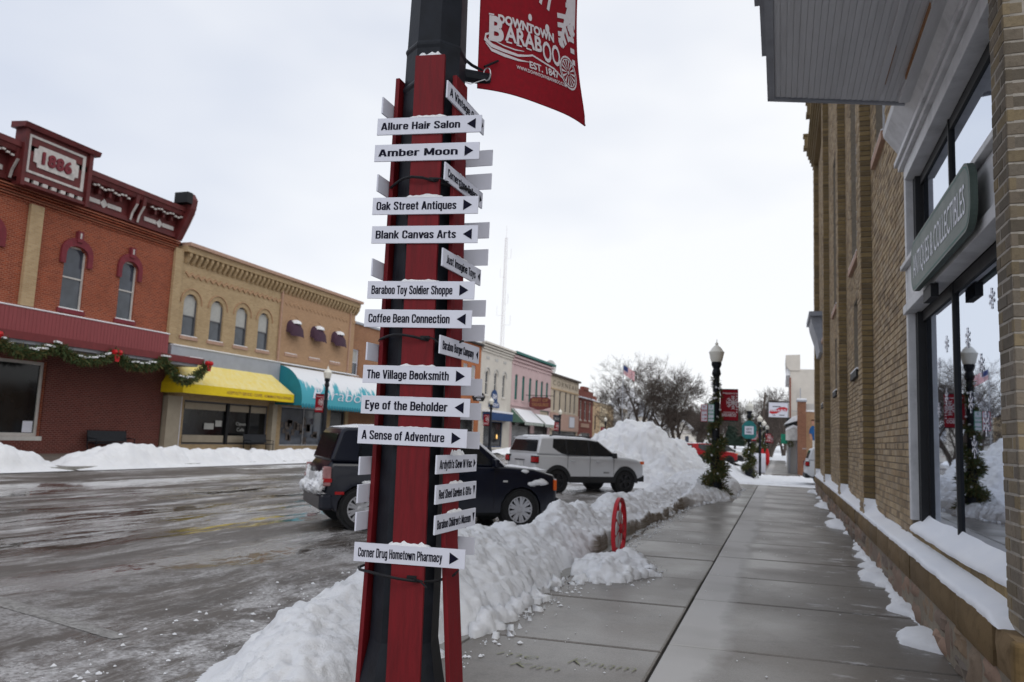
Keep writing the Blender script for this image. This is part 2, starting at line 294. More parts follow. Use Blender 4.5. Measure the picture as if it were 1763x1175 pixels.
# ------------------------------------------------------------------ mesh helpers
class MB:
    def __init__(s): s.v = []; s.f = []; s.m = []; s.k = 0
    def add(s, vs, fs, mi=None):
        o = len(s.v); s.v += [tuple(map(float, p)) for p in vs]; s.f += [tuple(i+o for i in f) for f in fs]; s.m += [s.k if mi is None else mi]*len(fs); return s
    def box(s, x0, x1, y0, y1, z0, z1, mi=None):
        return s.add([(x, y, z) for z in (z0, z1) for y in (y0, y1) for x in (x0, x1)],
                     [(0, 2, 3, 1), (4, 5, 7, 6), (0, 1, 5, 4), (2, 6, 7, 3), (0, 4, 6, 2), (1, 3, 7, 5)], mi)
    def obox(s, c, ax, ay, az, mi=None):
        c, ax, ay, az = map(Vector, (c, ax, ay, az))
        return s.add([c+ax*i+ay*j+az*k for k in (-1, 1) for j in (-1, 1) for i in (-1, 1)],
                     [(0, 2, 3, 1), (4, 5, 7, 6), (0, 1, 5, 4), (2, 6, 7, 3), (0, 4, 6, 2), (1, 3, 7, 5)], mi)
    def prism(s, poly, axis, a, b, mi=None):
        """poly: 2D points; axis 'x': (y,z) swept in x, 'y': (x,z) swept in y, 'z': (x,y) swept in z"""
        g = {'x': lambda p, t: (t, p[0], p[1]), 'y': lambda p, t: (p[0], t, p[1]), 'z': lambda p, t: (p[0], p[1], t)}[axis]
        n = len(poly); vs = [g(p, a) for p in poly]+[g(p, b) for p in poly]
        return s.add(vs, [tuple(range(n))[::-1], tuple(range(n, 2*n))]+[(i, (i+1) % n, (i+1) % n+n, i+n) for i in range(n)], mi)
    def tube(s, pts, r, n=6, mi=None, cap=True):
        pts = [Vector(p) for p in pts]; rs = r if hasattr(r, '__len__') else [r]*len(pts); vs = []; prev = None
        for i, p in enumerate(pts):
            d = (pts[min(i+1, len(pts)-1)]-pts[max(i-1, 0)]).normalized()
            u = prev-d*prev.dot(d) if prev is not None else d.orthogonal()
            if u.length < 1e-5: u = d.orthogonal()
            u.normalize(); prev = u; w = d.cross(u)
            vs += [p+(u*math.cos(2*math.pi*k/n)+w*math.sin(2*math.pi*k/n))*rs[i] for k in range(n)]
        fs = [(i*n+k, i*n+(k+1) % n, (i+1)*n+(k+1) % n, (i+1)*n+k) for i in range(len(pts)-1) for k in range(n)]
        if cap: fs += [tuple(range(n))[::-1], tuple(range((len(pts)-1)*n, len(pts)*n))]
        return s.add(vs, fs, mi)
    def lathe(s, prof, n=16, c=(0, 0, 0), axis='z', mi=None, ph=0, cap=True):
        vs = []
        for r, z in prof:
            for k in range(n):
                a = 2*math.pi*k/n+ph; p = (r*math.cos(a), r*math.sin(a), z)
                if axis == 'y': p = (p[0], z, p[1])
                if axis == 'x': p = (z, p[0], p[1])
                vs.append((p[0]+c[0], p[1]+c[1], p[2]+c[2]))
        m = len(prof)
        fs = [(i*n+k, i*n+(k+1) % n, (i+1)*n+(k+1) % n, (i+1)*n+k) for i in range(m-1) for k in range(n)]
        if cap: fs += [tuple(range(n))[::-1], tuple(range((m-1)*n, m*n))]
        return s.add(vs, fs, mi)
    def build(s, name, mat, parent=None, smooth=None, kind=None, label=None, cat=None, group=None, bevel=0, loc=None, rotz=0):
        me = bpy.data.meshes.new(name); me.from_pydata(s.v, [], s.f); me.update()
        for mm in (mat if isinstance(mat, (list, tuple)) else [mat]): me.materials.append(MATS[mm])
        if any(s.m): me.polygons.foreach_set('material_index', s.m)
        if smooth is not None:
            me.polygons.foreach_set('use_smooth', [True]*len(me.polygons))
            if smooth < 180: me.set_sharp_from_angle(angle=R(smooth))
        return link(name, me, parent, kind, label, cat, group, bevel, loc, rotz)
def link(name, me, parent=None, kind=None, label=None, cat=None, group=None, bevel=0, loc=None, rotz=0):
    o = bpy.data.objects.new(name, me); COL.objects.link(o)
    if parent: o.parent = parent
    if loc: o.location = loc
    if rotz: o.rotation_euler = (0, 0, rotz)
    if bevel:
        b = o.modifiers.new('bevel', 'BEVEL'); b.width = bevel; b.segments = 2; b.limit_method = 'ANGLE'
    for k, v_ in (('kind', kind), ('label', label), ('category', cat), ('group', group)):
        if v_: o[k] = v_
    return o
def thing(name, label, cat, loc=(0, 0, 0), rz=0, group=None):
    return link(name, None, None, None, label, cat, group, 0, loc, rz)
def copy_tree(o, loc, rz=None, label=None, group=None):
    kids = {}
    for x in bpy.data.objects:
        if x.parent: kids.setdefault(x.parent.name, []).append(x)
    def cp(a, par):
        c = a.copy(); COL.objects.link(c)
        if par: c.parent = par
        for ch in kids.get(a.name, []): cp(ch, c)
        return c
    r = cp(o, None); r.location = loc
    if rz is not None: r.rotation_euler = (0, 0, rz)
    if label: r['label'] = label
    if group: r['group'] = group
    return r
TXT = {}
def text_data(s, bold=.02, shear=0, space=1):
    key = (s, bold, shear, space)
    if key in TXT: return TXT[key]
    cu = bpy.data.curves.new('t', 'FONT'); cu.body = s; cu.offset = bold; cu.size = 1; cu.resolution_u = 3; cu.shear = shear; cu.space_character = space
    o = bpy.data.objects.new('t', cu); COL.objects.link(o)
    dg = bpy.context.evaluated_depsgraph_get(); me = bpy.data.meshes.new_from_object(o.evaluated_get(dg))
    v = [(p.co.x, p.co.y) for p in me.vertices]; f = [tuple(p.vertices) for p in me.polygons]
    bpy.data.objects.remove(o); bpy.data.curves.remove(cu); bpy.data.meshes.remove(me)
    TXT[key] = (v, f); return v, f
def text_flat(s, x0, x1, zb, cap, bold=.02, shear=0, fn=None, space=1):
    """lettering between x0 and x1 on baseline zb, capitals cap high -> verts (x, z) and faces"""
    v, f = text_data(s, bold, shear, space)
    a = min(p[0] for p in v); b = max(p[0] for p in v); k = (x1-x0)/(b-a); kz = cap/.73
    return [(x0+(p[0]-a)*k, zb+p[1]*kz) for p in v], f
def lettering(mb, s, x0, x1, zb, cap, y, bold=.02, shear=0, flip=False, space=1, mi=None):
    v, f = text_flat(s, x0, x1, zb, cap, bold, shear, space=space)
    mb.add([(p[0], y, p[1]) for p in v], f, mi)
# a heavy condensed grotesque drawn stroke by stroke, for the shop signs
def _g():
    T, Y_ = .185, .15; G = {}
    def add(ch, w, *st): G[ch] = (w, st)
    L, b, t, x = T/2, Y_/2, 1-Y_/2, .76-Y_/2
    def rr(w): return w-T/2
    def up(w, y0, y1):   # boxy round outline points, clockwise from the top right
        r = rr(w); c = w/2; return r, c
    w = .58; r = rr(w); c = w/2
    add('A', .64, [(.085, 0), (.30, 1)], [(.555, 0), (.34, 1)], [(.15, .27), (.49, .27)])
    bowl = lambda y0, y1, r_: [(L, y1), (r_-.14, y1), (r_-.03, y1-.05), (r_, y1-.13), (r_, y0+.13), (r_-.03, y0+.05), (r_-.14, y0), (L, y0)]
    add('B', w, [(L, 0), (L, 1)], bowl(.53, t, r-.01), bowl(b, .53, r)); add('P', w, [(L, 0), (L, 1)], bowl(.42, t, r)); add('R', w, [(L, 0), (L, 1)], bowl(.48, t, r), [(c-.02, .5), (r-.02, .38), (r, .25), (r+.01, 0)])
    add('D', w, [(L, 0), (L, 1)], bowl(b, t, r)); add('E', .46, [(L, 0), (L, 1)], [(L, t), (.46, t)], [(L, .53), (.43, .53)], [(L, b), (.46, b)])
    cc = lambda y0, y1, r_, c_, s_: [(r_, y1-s_), (r_, y1-.13), (r_-.04, y1-.03), (c_+.05, y1), (c_-.05, y1), (L+.04, y1-.03), (L, y1-.13), (L, y0+.13), (L+.04, y0+.03), (c_-.05, y0), (c_+.05, y0), (r_-.04, y0+.03), (r_, y0+.13), (r_, y0+s_)]
    oo = lambda y0, y1, r_, c_: [(c_, y1), (r_-.10, y1), (r_-.02, y1-.05), (r_, y1-.14), (r_, y0+.14), (r_-.02, y0+.05), (r_-.10, y0), (c_, y0), (L+.10, y0), (L+.02, y0+.05), (L, y0+.14), (L, y1-.14), (L+.02, y1-.05), (L+.10, y1), (c_, y1)]
    add('C', w, cc(b, t, r, c, .30)); add('G', w, cc(b, t, r, c, .30), [(c, .42), (r+T/2, .42)], [(r, .42), (r, 0)]); add('O', w, oo(b, t, r, c)); add('H', w, [(L, 0), (L, 1)], [(r, 0), (r, 1)], [(L, .52), (r, .52)])
    add('I', .19, [(L, 0), (L, 1)]); add('J', .44, [(.35, 1), (.35, .18), (.29, b+.01), (.16, b), (.05, b+.03)]); add('M', .76, [(L, 0), (L, 1)], [(.67, 0), (.67, 1)], [(L+.02, 1), (.38, .12)], [(.65, 1), (.38, .12)])
    add('N', .6, [(L, 0), (L, 1)], [(.51, 0), (.51, 1)], [(L+.01, 1), (.50, 0)]); add('T', .52, [(.26, 0), (.26, 1)], [(0, t), (.52, t)]); add('V', .6, [(.08, 1), (.29, 0)], [(.52, 1), (.31, 0)]); add('W', .86, [(.08, 1), (.24, 0)], [(.43, .9), (.26, 0)], [(.43, .9), (.60, 0)], [(.78, 1), (.62, 0)])
    ss = lambda y1, r_, c_: [(r_, y1*.72), (r_, y1*.83), (r_-.05, y1-.085), (c_+.03, y1-b), (c_-.03, y1-b), (L+.04, y1-.10), (L, y1*.80), (L+.01, y1*.66), (c_-.04, y1*.56), (c_+.05, y1*.46), (r_-.01, y1*.34), (r_, y1*.20), (r_-.04, .10), (c_+.03, b), (c_-.03, b), (L+.04, .10), (L, .2*y1), (L, .31*y1)]
    add('S', w, ss(1, r, c)); w = .52; r = rr(w); c = w/2
    add('s', .48, ss(.76, .48-T/2, .24)); add('o', w, oo(b, x, r, c)); add('c', w, cc(b, x, r, c, .24))
    add('e', w, [(L, .39), (r, .39), (r, x-.12), (r-.04, x-.03), (c+.05, x), (c-.05, x), (L+.04, x-.03), (L, x-.12), (L, b+.12), (L+.04, b+.03), (c-.05, b), (c+.05, b), (r-.04, b+.03), (r, b+.10), (r, b+.16)])
    rb_ = [(L, x-.10), (L+.06, x-.02), (c, x), (c+.04, x), (r-.02, x-.05), (r, x-.14), (r, b+.14), (r-.02, b+.05), (c+.04, b), (c, b), (L+.06, b+.02), (L, b+.10)]; lb_ = [(w-p, q) for p, q in rb_]
    add('b', w, [(L, 0), (L, 1)], rb_); add('d', w, [(r, 0), (r, 1)], lb_); add('p', w, [(L, -.23), (L, .76)], rb_); add('q', w, [(r, -.23), (r, .76)], lb_)
    add('g', w, lb_, [(r, .76), (r, -.06), (r-.04, -.14), (c+.03, -.165), (c-.05, -.165), (L, -.13)])
    add('a', w, [(L, .50), (L, .60), (L+.05, x-.02), (c-.02, x), (c+.05, x), (r-.03, x-.04), (r, x-.12), (r, 0)], [(r, .44), (c, .39), (L+.02, .31), (L, .24), (L, .15), (L+.06, b+.01), (c, b+.01), (r, .17)])
    nn_ = [(L, x-.10), (L+.07, x-.01), (c+.03, x), (r-.03, x-.04), (r, x-.13), (r, 0)]
    add('h', w, [(L, 0), (L, 1)], nn_); add('n', w, [(L, 0), (L, .76)], nn_); add('u', w, [(r, 0), (r, .76)], [(w-p, .76-q) for p, q in nn_])
    add('m', .80, [(L, 0), (L, .76)], [(L, x-.1), (L+.06, x-.01), (.31, x), (.385, x-.05), (.40, x-.13), (.40, 0)], [(.40, x-.1), (.47, x-.01), (.6, x), (.69, x-.04), (.71, x-.13), (.71, 0)])
    add('i', .19, [(L, 0), (L, .76)], [(L, .84), (L, 1)]); add('l', .19, [(L, 0), (L, 1)]); add('k', .54, [(L, 0), (L, 1)], [(.44, .76), (L+.06, .30)], [(.22, .44), (.455, 0)])
    add('f', .36, [(.36, t), (.27, t), (.19, t-.05), (.17, t-.13), (.17, 0)], [(.0, x), (.34, x)]); add('t', .36, [(.17, .95), (.17, .19), (.19, .1), (.25, b), (.35, b)], [(0, x), (.34, x)])
    add('r', .38, [(L, 0), (L, .76)], [(L, x-.14), (L+.05, x-.04), (.25, x-.01), (.38, x-.01)]); add('v', .52, [(.08, .76), (.25, 0)], [(.44, .76), (.27, 0)]); add('y', .52, [(.08, .76), (.26, .05)], [(.44, .76), (.27, -.02), (.20, -.16), (.05, -.17)])
    add('w', .78, [(.08, .76), (.22, 0)], [(.39, .72), (.24, 0)], [(.39, .72), (.54, 0)], [(.70, .76), (.56, 0)]); add('.', .19, [(L, 0), (L, .18)]); add("'", .17, [(L, .68), (L, 1)])
    add('&', .66, [(.60, .02), (.18, .62), (.14, .74), (.17, .86), (.27, t), (.37, .88), (.39, .76), (.33, .64), (.12, .42), (.09, .26), (.12, .12), (.25, b), (.38, .12), (.53, .46)]); add(' ', .24)
    return G, T, Y_
GL, GT, GY = _g()
def heavy(s_):
    """-> verts (x, z, lift) and faces; capitals one unit high"""
    V, F = [], []; x = 0; lift = 0
    for ch in s_:
        w, st = GL[ch]
        for P in st:
            n = len(P); o = len(V); lift += 1; closed = P[0] == P[-1]
            for i, (px, py) in enumerate(P):
                a = P[i-1] if i else (P[-2] if closed else P[0]); b = P[i+1] if i < n-1 else (P[1] if closed else P[-1])
                d1 = Vector((px-a[0], py-a[1])); d2 = Vector((b[0]-px, b[1]-py))
                d1 = d1.normalized() if d1.length > 1e-6 else d2.normalized(); d2 = d2.normalized() if d2.length > 1e-6 else d1
                m_ = (d1+d2); m_ = m_.normalized() if m_.length > 1e-6 else d1; k = 1/max(.75, m_.dot(d1)); nx_, ny_ = -m_.y*GT/2*k, m_.x*GY/2*k
                if abs(m_.x) < .93 and abs(m_.y) < .999 and n == 2: nx_, ny_ = (-GT/2*1.02 if m_.y > 0 else GT/2*1.02), 0     # diagonals end on flat feet
                V += [(x+px+nx_, py+ny_, lift), (x+px-nx_, py-ny_, lift)]
            F += [(o+2*i, o+2*i+1, o+2*i+3, o+2*i+2) for i in range(n-1)]
        x += w+.062
    return V, F, x-.062
def heavy_lettering(mb, s_, x0, x1, zb, cap, y):
    V, F, W_ = heavy(s_); k = (x1-x0)/W_; mb.add([(x0+a*k, y-.00002*(l % 7), zb+b*cap) for a, b, l in V], F)
# value noise for snow
def vnoise(x, y, seed=0):
    xi = np.floor(x).astype(np.int64); yi = np.floor(y).astype(np.int64); xf = x-xi; yf = y-yi
    def h(a, b):
        n = (a*374761393+b*668265263+seed*1442695041) & 0xffffffff; n = ((n ^ (n >> 13))*1274126177) & 0xffffffff; return ((n ^ (n >> 16)) & 0xffff)/65535.
    u = xf*xf*(3-2*xf); w = yf*yf*(3-2*yf)
    return (h(xi, yi)*(1-u)+h(xi+1, yi)*u)*(1-w)+(h(xi, yi+1)*(1-u)+h(xi+1, yi+1)*u)*w
def fbm(x, y, o=4, seed=0, g=.5):
    s = 0; a = 1; t_ = 0
    for k in range(o): s = s+a*vnoise(x*2**k, y*2**k, seed+k); t_ += a; a *= g
    return s/t_
def clods(x, y, seed=0):
    """rounded clods of snow: height 0..1 of the nearest random ball"""
    xi = np.floor(x).astype(np.int64); yi = np.floor(y).astype(np.int64); best = np.zeros_like(x, dtype=float)
    def h(a, b, k):
        n = (a*374761393+b*668265263+(seed+k)*1442695041) & 0xffffffff; n = ((n ^ (n >> 13))*1274126177) & 0xffffffff; return ((n ^ (n >> 16)) & 0xffff)/65535.
    for i in (-1, 0, 1):
        for j in (-1, 0, 1):
            a, b = xi+i, yi+j; r = .35+.5*h(a, b, 3); d2 = ((x-a-h(a, b, 1))**2+(y-b-h(a, b, 2))**2)/r**2
            best = np.maximum(best, np.sqrt(np.maximum(0, 1-d2))*r)
    return best
def sst(a, b, x): q = np.clip((x-a)/(b-a), 0, 1); return q*q*(3-2*q)
def field(name, x0, x1, y0, y1, res, fn, mat, thresh=.004, zbase=0, jit=0, rough=None, **kw):
    nx = int((x1-x0)/res)+1; ny = int((y1-y0)/res)+1
    X, Y = np.meshgrid(np.linspace(x0, x1, nx), np.linspace(y0, y1, ny)); H = fn(X, Y)
    keep = H > thresh
    cell = keep[:-1, :-1] | keep[1:, :-1] | keep[:-1, 1:] | keep[1:, 1:]
    idx = np.arange(nx*ny).reshape(ny, nx); j, i = np.nonzero(cell)
    q = np.stack([idx[j, i], idx[j, i+1], idx[j+1, i+1], idx[j+1, i]], 1)
    used = np.unique(q); remap = -np.ones(nx*ny, int); remap[used] = np.arange(len(used)); q = remap[q]
    Z = np.maximum(H, -.02)+zbase
    if jit: X = X+(vnoise(X*9, Y*9, 91)-.5)*jit; Y = Y+(vnoise(X*9, Y*9, 92)-.5)*jit
    if rough:      # push the surface in and out along its own slope, so that steep faces break into clods too
        gy, gx = np.gradient(Z, res); nl = np.sqrt(gx**2+gy**2+1); f = rough[1]; w1 = fbm(X*4+Z*3, Y*4-Z*3, 3, 301)*.6
        dq = rough[0]*((clods(X*3.1*f+Z*1.4*f+w1, Y*3.1*f-Z*1.1*f+w1, 33)-.3)*.5+(fbm(X*2.5*f+Z*2, Y*2.5*f-Z*2, 4, 37)-.5)*.9+(clods(X*7.5*f+Z*2.5*f, Y*7.5*f-Z*2*f+w1, 34)-.3)*.34+(clods(X*17*f-Z*5*f, Y*17*f+Z*6*f, 35)-.3)*.34+(fbm(X*30*f+Z*30*f, Y*30*f-Z*30*f, 3, 36)-.5)*.45)*sst(.01, .2, Z-zbase)
        X = X-gx/nl*dq; Y = Y-gy/nl*dq; Z = Z+dq/nl
    vs = np.stack([X.ravel()[used], Y.ravel()[used], Z.ravel()[used]], 1)
    me = bpy.data.meshes.new(name); me.from_pydata(vs.tolist(), [], q.tolist()); me.materials.append(MATS[mat])
    me.polygons.foreach_set('use_smooth', [True]*len(me.polygons)); me.update()
    return link(name, me, **kw)

# ------------------------------------------------------------------ the ground
def sheet(name, x0, x1, y0, y1, z, mat, kind='structure', parent=None):
    return MB().add([(x0, y0, z), (x1, y0, z), (x1, y1, z), (x0, y1, z)], [(0, 1, 2, 3)]).build(name, mat, parent, kind=kind)
MB().add([(-900, -60, -.012), (900, -60, -.012), (900, 140, -.012), (-900, 140, -.012), (-900, 1500, 6), (900, 1500, 6)], [(0, 1, 2, 3), (3, 2, 5, 4)]).build('ground', 'snow_soft', kind='structure')
sheet('road', -19.6, -2.1, -20, 330, 0, 'wet_asphalt')
sheet('cross_street', -2.1, 60, 31.15, 43.6, -.003, 'wet_asphalt')
MB().box(-27, -19.75, -10, 150, -.05, .12).build('far_pavement', 'damp_concrete', kind='structure')
MB().box(-19.75, -19.6, -10, 150, -.05, .125).build('far_kerb', 'kerb_stone', kind='structure')
MB().box(-2.25, -2.1, -4, 31.0, -.05, .123).build('kerb', 'kerb_stone', kind='structure')
MB().box(-2.1, 3.2, 31.0, 31.15, -.05, .123).build('kerb', 'kerb_stone', kind='structure')
pv = MB().box(-2.1, 3.2, -4, 31.0, -.05, .098).build('pavement', 'joint_dark', kind='structure')
MB().box(-2.1, 1.0, 44.4, 90, -.05, .12).build('pavement', 'damp_concrete', kind='structure')
# slabs, one by one: a narrow row by the kerb, a wide one by the wall
def slab(x0, x1, y0, y1, dy0=0, dy1=0, dz=0):
    g = .011; b = .014; z = .12+dz
    P = [(x0+g, y0+g), (x1-g, y0+dy0+g), (x1-g, y1+dy1-g), (x0+g, y1-g)]; cx = sum(p[0] for p in P)/4; cy = sum(p[1] for p in P)/4
    vs = [(*p, .06) for p in P]+[(*p, z-.006) for p in P]+[(p[0]+math.copysign(b, cx-p[0]), p[1]+math.copysign(b, cy-p[1]), z) for p in P]
    fs = [(8, 9, 10, 11)]+[(i+o, (i+1) % 4+o, (i+1) % 4+4+o, i+4+o) for o in (0, 4) for i in range(4)]
    MB().add(vs, fs).build('slab', 'damp_concrete', pv)
LJ = [-1, .6, 2.2, 3.9, 5.6, 7.2, 8.7, 10.2, 11.8, 13.4, 15, 16.6, 18.2, 19.8, 21.4, 23, 24.6, 26.2, 27.8, 29.4, 31]
JX = -.77
for a, b in zip(LJ, LJ[1:]): slab(-2.1, JX, a, b, .1, .1, rng.uniform(-.003, .003))
RJ = [-.9, .8, 2.5, 4.2, 5.95, 7.75, 9.2, 10.75, 12.5, 14.3, 16.2, 18, 19.8, 21.6, 23.4, 25.2, 27, 28.8, 31]
for a, b in zip(RJ, RJ[1:]): slab(JX, 1.16, a, b, .12, .12, rng.uniform(-.003, .003))
# worn stall line on the asphalt
MB().add([(-9.4, 5.7, .004), (-4.5, 4.6, .004), (-4.45, 4.72, .004), (-9.4, 5.98, .004)], [(0, 1, 2, 3)]).build('stall_line', 'old_line_paint', kind='structure')
mb = MB()
for s_, x0, x1, z0, cp in (('me', -1.78, -1.5, 5.1, .13), ('Kinam', -1.3, -.86, 5.12, .15), ('Kim', -1.62, -1.3, 4.9, .12)):
    v_, f_ = text_flat(s_, x0, x1, z0, cp, -.018, .3); mb.add([(p[0], p[1], .1235) for p in v_], f_)
mb.build('chalk_writing', 'chalk', label='faint yellow chalk writing on the pavement slab beside the sign post', cat='chalk writing')

# ------------------------------------------------------------------ snow banks
def lumps(X, Y, s=1., seed=0):
    a = fbm(X*2.1*s, Y*2.1*s, 4, seed)-.5; r = 1-np.abs(fbm(X*5.5*s, Y*5.5*s, 3, seed+9)*2-1)
    c = vnoise(X*14*s, Y*14*s, seed+20); c2 = vnoise(X*30*s, Y*30*s, seed+21)
    return a, r, c, c2
def main_bank(X, Y):
    xr = np.interp(Y, [1, 4.5, 5.38, 5.75, 6.8, 7.9, 9.4, 10.3, 12.9, 15.8, 18.5, 20.5, 22, 24], [-2.2, -2.2, -2.1, -1.98, -2.0, -2.04, -2.15, -2.16, -2.15, -2.1, -1.95, -1.62, -1.3, -1.2])
    xl = np.interp(Y, [1, 4, 5, 8, 14, 20, 26], [-3.0, -3.35, -3.65, -3.7, -3.5, -3.6, -4.0])
    Hh = np.interp(Y, [1.2, 2.2, 4, 6, 8, 11, 14, 20, 24, 28], [0, .35, .62, .66, .66, .66, .60, .5, .5, .7])
    a, r, c, c2 = lumps(X, Y)
    xr = xr+(fbm(Y*1.4, Y*0+3, 2, 5)-.5)*.12+(fbm(X*6, Y*6, 3, 31)-.5)*.10; xl = xl+(fbm(Y*1.1, Y*0+7, 4, 6)-.5)*.7
    dr = xr-X; dl = X-xl
    cut = sst(9.4, 10.2, Y)*sst(20, 18, Y)
    right = cut*(sst(0, .07, dr)*.46+.54*sst(.05, .75, dr))+(1-cut)*(sst(0, .22, dr)*.34+.66*sst(0, .9, dr))
    left = sst(0, 1.0, dl)
    h = Hh*np.minimum(right, 1)*left
    wx, wy = X+.1*(fbm(X*3, Y*3, 3, 71)-.5), Y+.1*(fbm(X*3, Y*3, 3, 72)-.5)
    k1, k2, k3 = clods(wx*3.6, wy*3.6, 3), clods(wx*9, wy*9, 4), clods(wx*21, wy*21, 5)
    h = h*(1+a*.32)+(a*.05+(k3-.3)*.016)*sst(.02, .25, h)
    # the low tongue of snow the wheel sign stands in
    d = np.sqrt(((X+1.82)/.52)**2+((Y-8.75)/.95)**2); d = d+(fbm(X*4, Y*4, 3, 55)-.5)*.9; tongue = .15*(1-sst(.15, 1.0, d))*(1+a*.9)+((k2-.3)*.06+(k3-.3)*.03)*(1-sst(.75, 1., d))
    d2 = np.sqrt(((X+1.62)/.2)**2+((Y-9.25)/.25)**2); tongue += .10*(1-sst(0, 1, d2))
    h = np.maximum(h, tongue)
    d3 = np.sqrt(((X+1.6)/.5)**2+((Y-21.5)/.7)**2); h = np.maximum(h, .42*(1-sst(.1, 1, d3))*(1+a))
    d4 = np.abs(xr+.0-X)/.12; crumb = ((c > .62) & (c2 > .45) & (d4 < 1.8))*.035*sst(1.8, .5, d4)
    h = np.maximum(h, crumb+np.where(crumb > 0, 0, -.05))
    base = np.where(X > -2.1, .121, .0)
    return np.where(h > .004, h+base*sst(.0, .03, h), -.05)
field('snow_bank', -4.6, -1.0, 1.0, 27.5, .024, main_bank, 'snow_cut', rough=(.10, 1), label='long ploughed snow bank between the pavement and the parked cars', cat='snow bank')
def pile(X, Y):
    a, r, c, c2 = lumps(X, Y, .7, 40)
    dx = np.where(X > -5.6, (X+5.6)/4.1, (X+5.6)/3.2); d = np.sqrt(dx**2+((Y-31)/4.6)**2)
    d = d+(fbm(X*.9, Y*.9, 3, 77)-.5)*.35; h = 2.2*(1-sst(.12, 1.0, d)*.86-.14*np.clip(d, 0, 1)); h = np.where(d < 1, h, 0)
    k1, k2, k3 = clods(X*2.2, Y*2.2, 6), clods(X*5, Y*5, 7), clods(X*11, Y*11, 8)
    return h*(1+a*.3)+(a*.25+(k3-.3)*.03)*sst(.02, .5, h)
field('snow_pile', -9.2, -1.2, 25.8, 36.2, .055, pile, 'snow', rough=(.22, .6), label='tall heap of ploughed snow beyond the silver off-roader', cat='snow pile')
def left_bank(seed, ys, hs, x0=-21.5, x1=-19.35):
    def f(X, Y):
        a, r, c, c2 = lumps(X, Y, .8, seed); H = np.interp(Y, ys, hs); q = (X-x0)/(x1-x0)
        h = H*sst(0, .4, q)*sst(1, .62, q)
        return h*(1+a*.6)+((clods(X*2.5, Y*2.5, seed)-.3)*.16+(clods(X*7, Y*7, seed)-.3)*.06)*sst(.02, .3, h)
    return f
field('snow_bank', -21.6, -19.2, 6, 18, .06, left_bank(60, [6, 10, 14, 16.2, 17, 17.9], [.7, .85, .78, .72, .5, 0]), 'snow', zbase=.02, label='snow bank across the road below the dark shop window, cut off by a path', cat='snow bank')
field('snow_bank', -21.6, -19.2, 18, 52, .07, left_bank(70, [18.05, 18.8, 20.3, 23, 28, 32, 45, 52], [.1, .4, .66, .52, .48, .42, .45, .3]), 'snow', zbase=.02, label='snow bank across the road in front of the black bench and yellow awning', cat='snow bank')
field('snow_bank', -21.6, -19.0, 56, 130, .16, left_bank(80, [56, 60, 100, 130], [.2, .6, .5, .5]), 'snow', zbase=.02, label='far snow bank along the kerb before the white and pink buildings', cat='snow bank')
def corner(X, Y):
    a, r, c, c2 = lumps(X, Y, .5, 100)
    e_ = np.maximum(0, np.abs(X+2.4)/3.0); base = .06+.5*(1-sst(0, 1, np.sqrt(((X+2.6)/1.6)**2+((Y-39)/3.5)**2)))
    base += .55*(1-sst(0, 1, np.sqrt(((X+3.2)/1.6)**2+((Y-47)/4)**2)))
    return base*(1+a)+(r-.75)*.1
field('snow_drift', -4.6, 6.5, 31.2, 60, .09, lambda X, Y: np.where((X > -1.7) & (X < .9) & (Y > 45), corner(X, Y)*.0-.03+np.where(fbm(X, Y*2, 3, 3) > .6, .05, 0), np.where((X > -2) & (Y < 34.2) & (Y > 33.2), -.03, corner(X, Y))), 'snow', kind='stuff')
def far_snow(X, Y):
    a, r, c, c2 = lumps(X, Y, .25, 130); return (.35*np.exp(-((X+3.4)/.9)**2)+.55*np.exp(-((X-2.4)/1.5)**2)*(Y > 62))*(1+a*1.2)
field('snow_drift', -5.2, 6, 60, 150, .3, far_snow, 'snow_soft', kind='stuff')
# crumbs of snow lying on the road and the pavement
mb = MB()
def crumb(x, y, z, r):
    k = [(0, 0, 1), (0, 0, -1), (1, 0, 0), (-1, 0, 0), (0, 1, 0), (0, -1, 0)]
    mb.add([(x+a*r*random.uniform(.6, 1.3), y+b*r*random.uniform(.6, 1.3), z+c_*r*random.uniform(.4, .8)) for a, b, c_ in k], [(0, 2, 4), (0, 4, 3), (0, 3, 5), (0, 5, 2), (1, 4, 2), (1, 3, 4), (1, 5, 3), (1, 2, 5)])
for _ in range(420):
    y = random.uniform(2.6, 9); x = -3.6-abs(random.gauss(0, .6)); crumb(x, y, .004, random.choice([.003, .004, .005, .007, .012, .022]))
for _ in range(700):
    y = random.uniform(4.5, 21); crumb(-1.95+abs(random.gauss(0, .13))-.05+(.5 if 7.9 < y < 9.6 else 0), y, .125, random.choice([.004, .005, .007, .01, .02]))
for _ in range(160):
    y = random.uniform(4.5, 20); crumb(random.uniform(-1.7, 1.0), y, .123, random.choice([.004, .006, .009]))
mb.build('snow_crumbs', 'snow', kind='stuff')
def sweep(name, y0, y1, dy, prof, mat='snow_soft', **kw):
    """snow lying along a wall: prof(y) -> list of (x, z) from the outer edge to the wall"""
    ys = np.arange(y0, y1, dy); rows = [prof(y) for y in ys]; m_ = len(rows[0]); vs = [(x, float(y), z) for y, r_ in zip(ys, rows) for x, z in r_]
    me = bpy.data.meshes.new(name); me.from_pydata(vs, [], [(j*m_+i, j*m_+i+1, (j+1)*m_+i+1, (j+1)*m_+i) for j in range(len(ys)-1) for i in range(m_-1)])
    me.materials.append(MATS[mat]); me.polygons.foreach_set('use_smooth', [True]*len(me.polygons)); me.update(); return link(name, me, **kw)
def ns1(y, f, s_): return float(fbm(np.array(y*f), np.array(.5), 4, s_))-.5
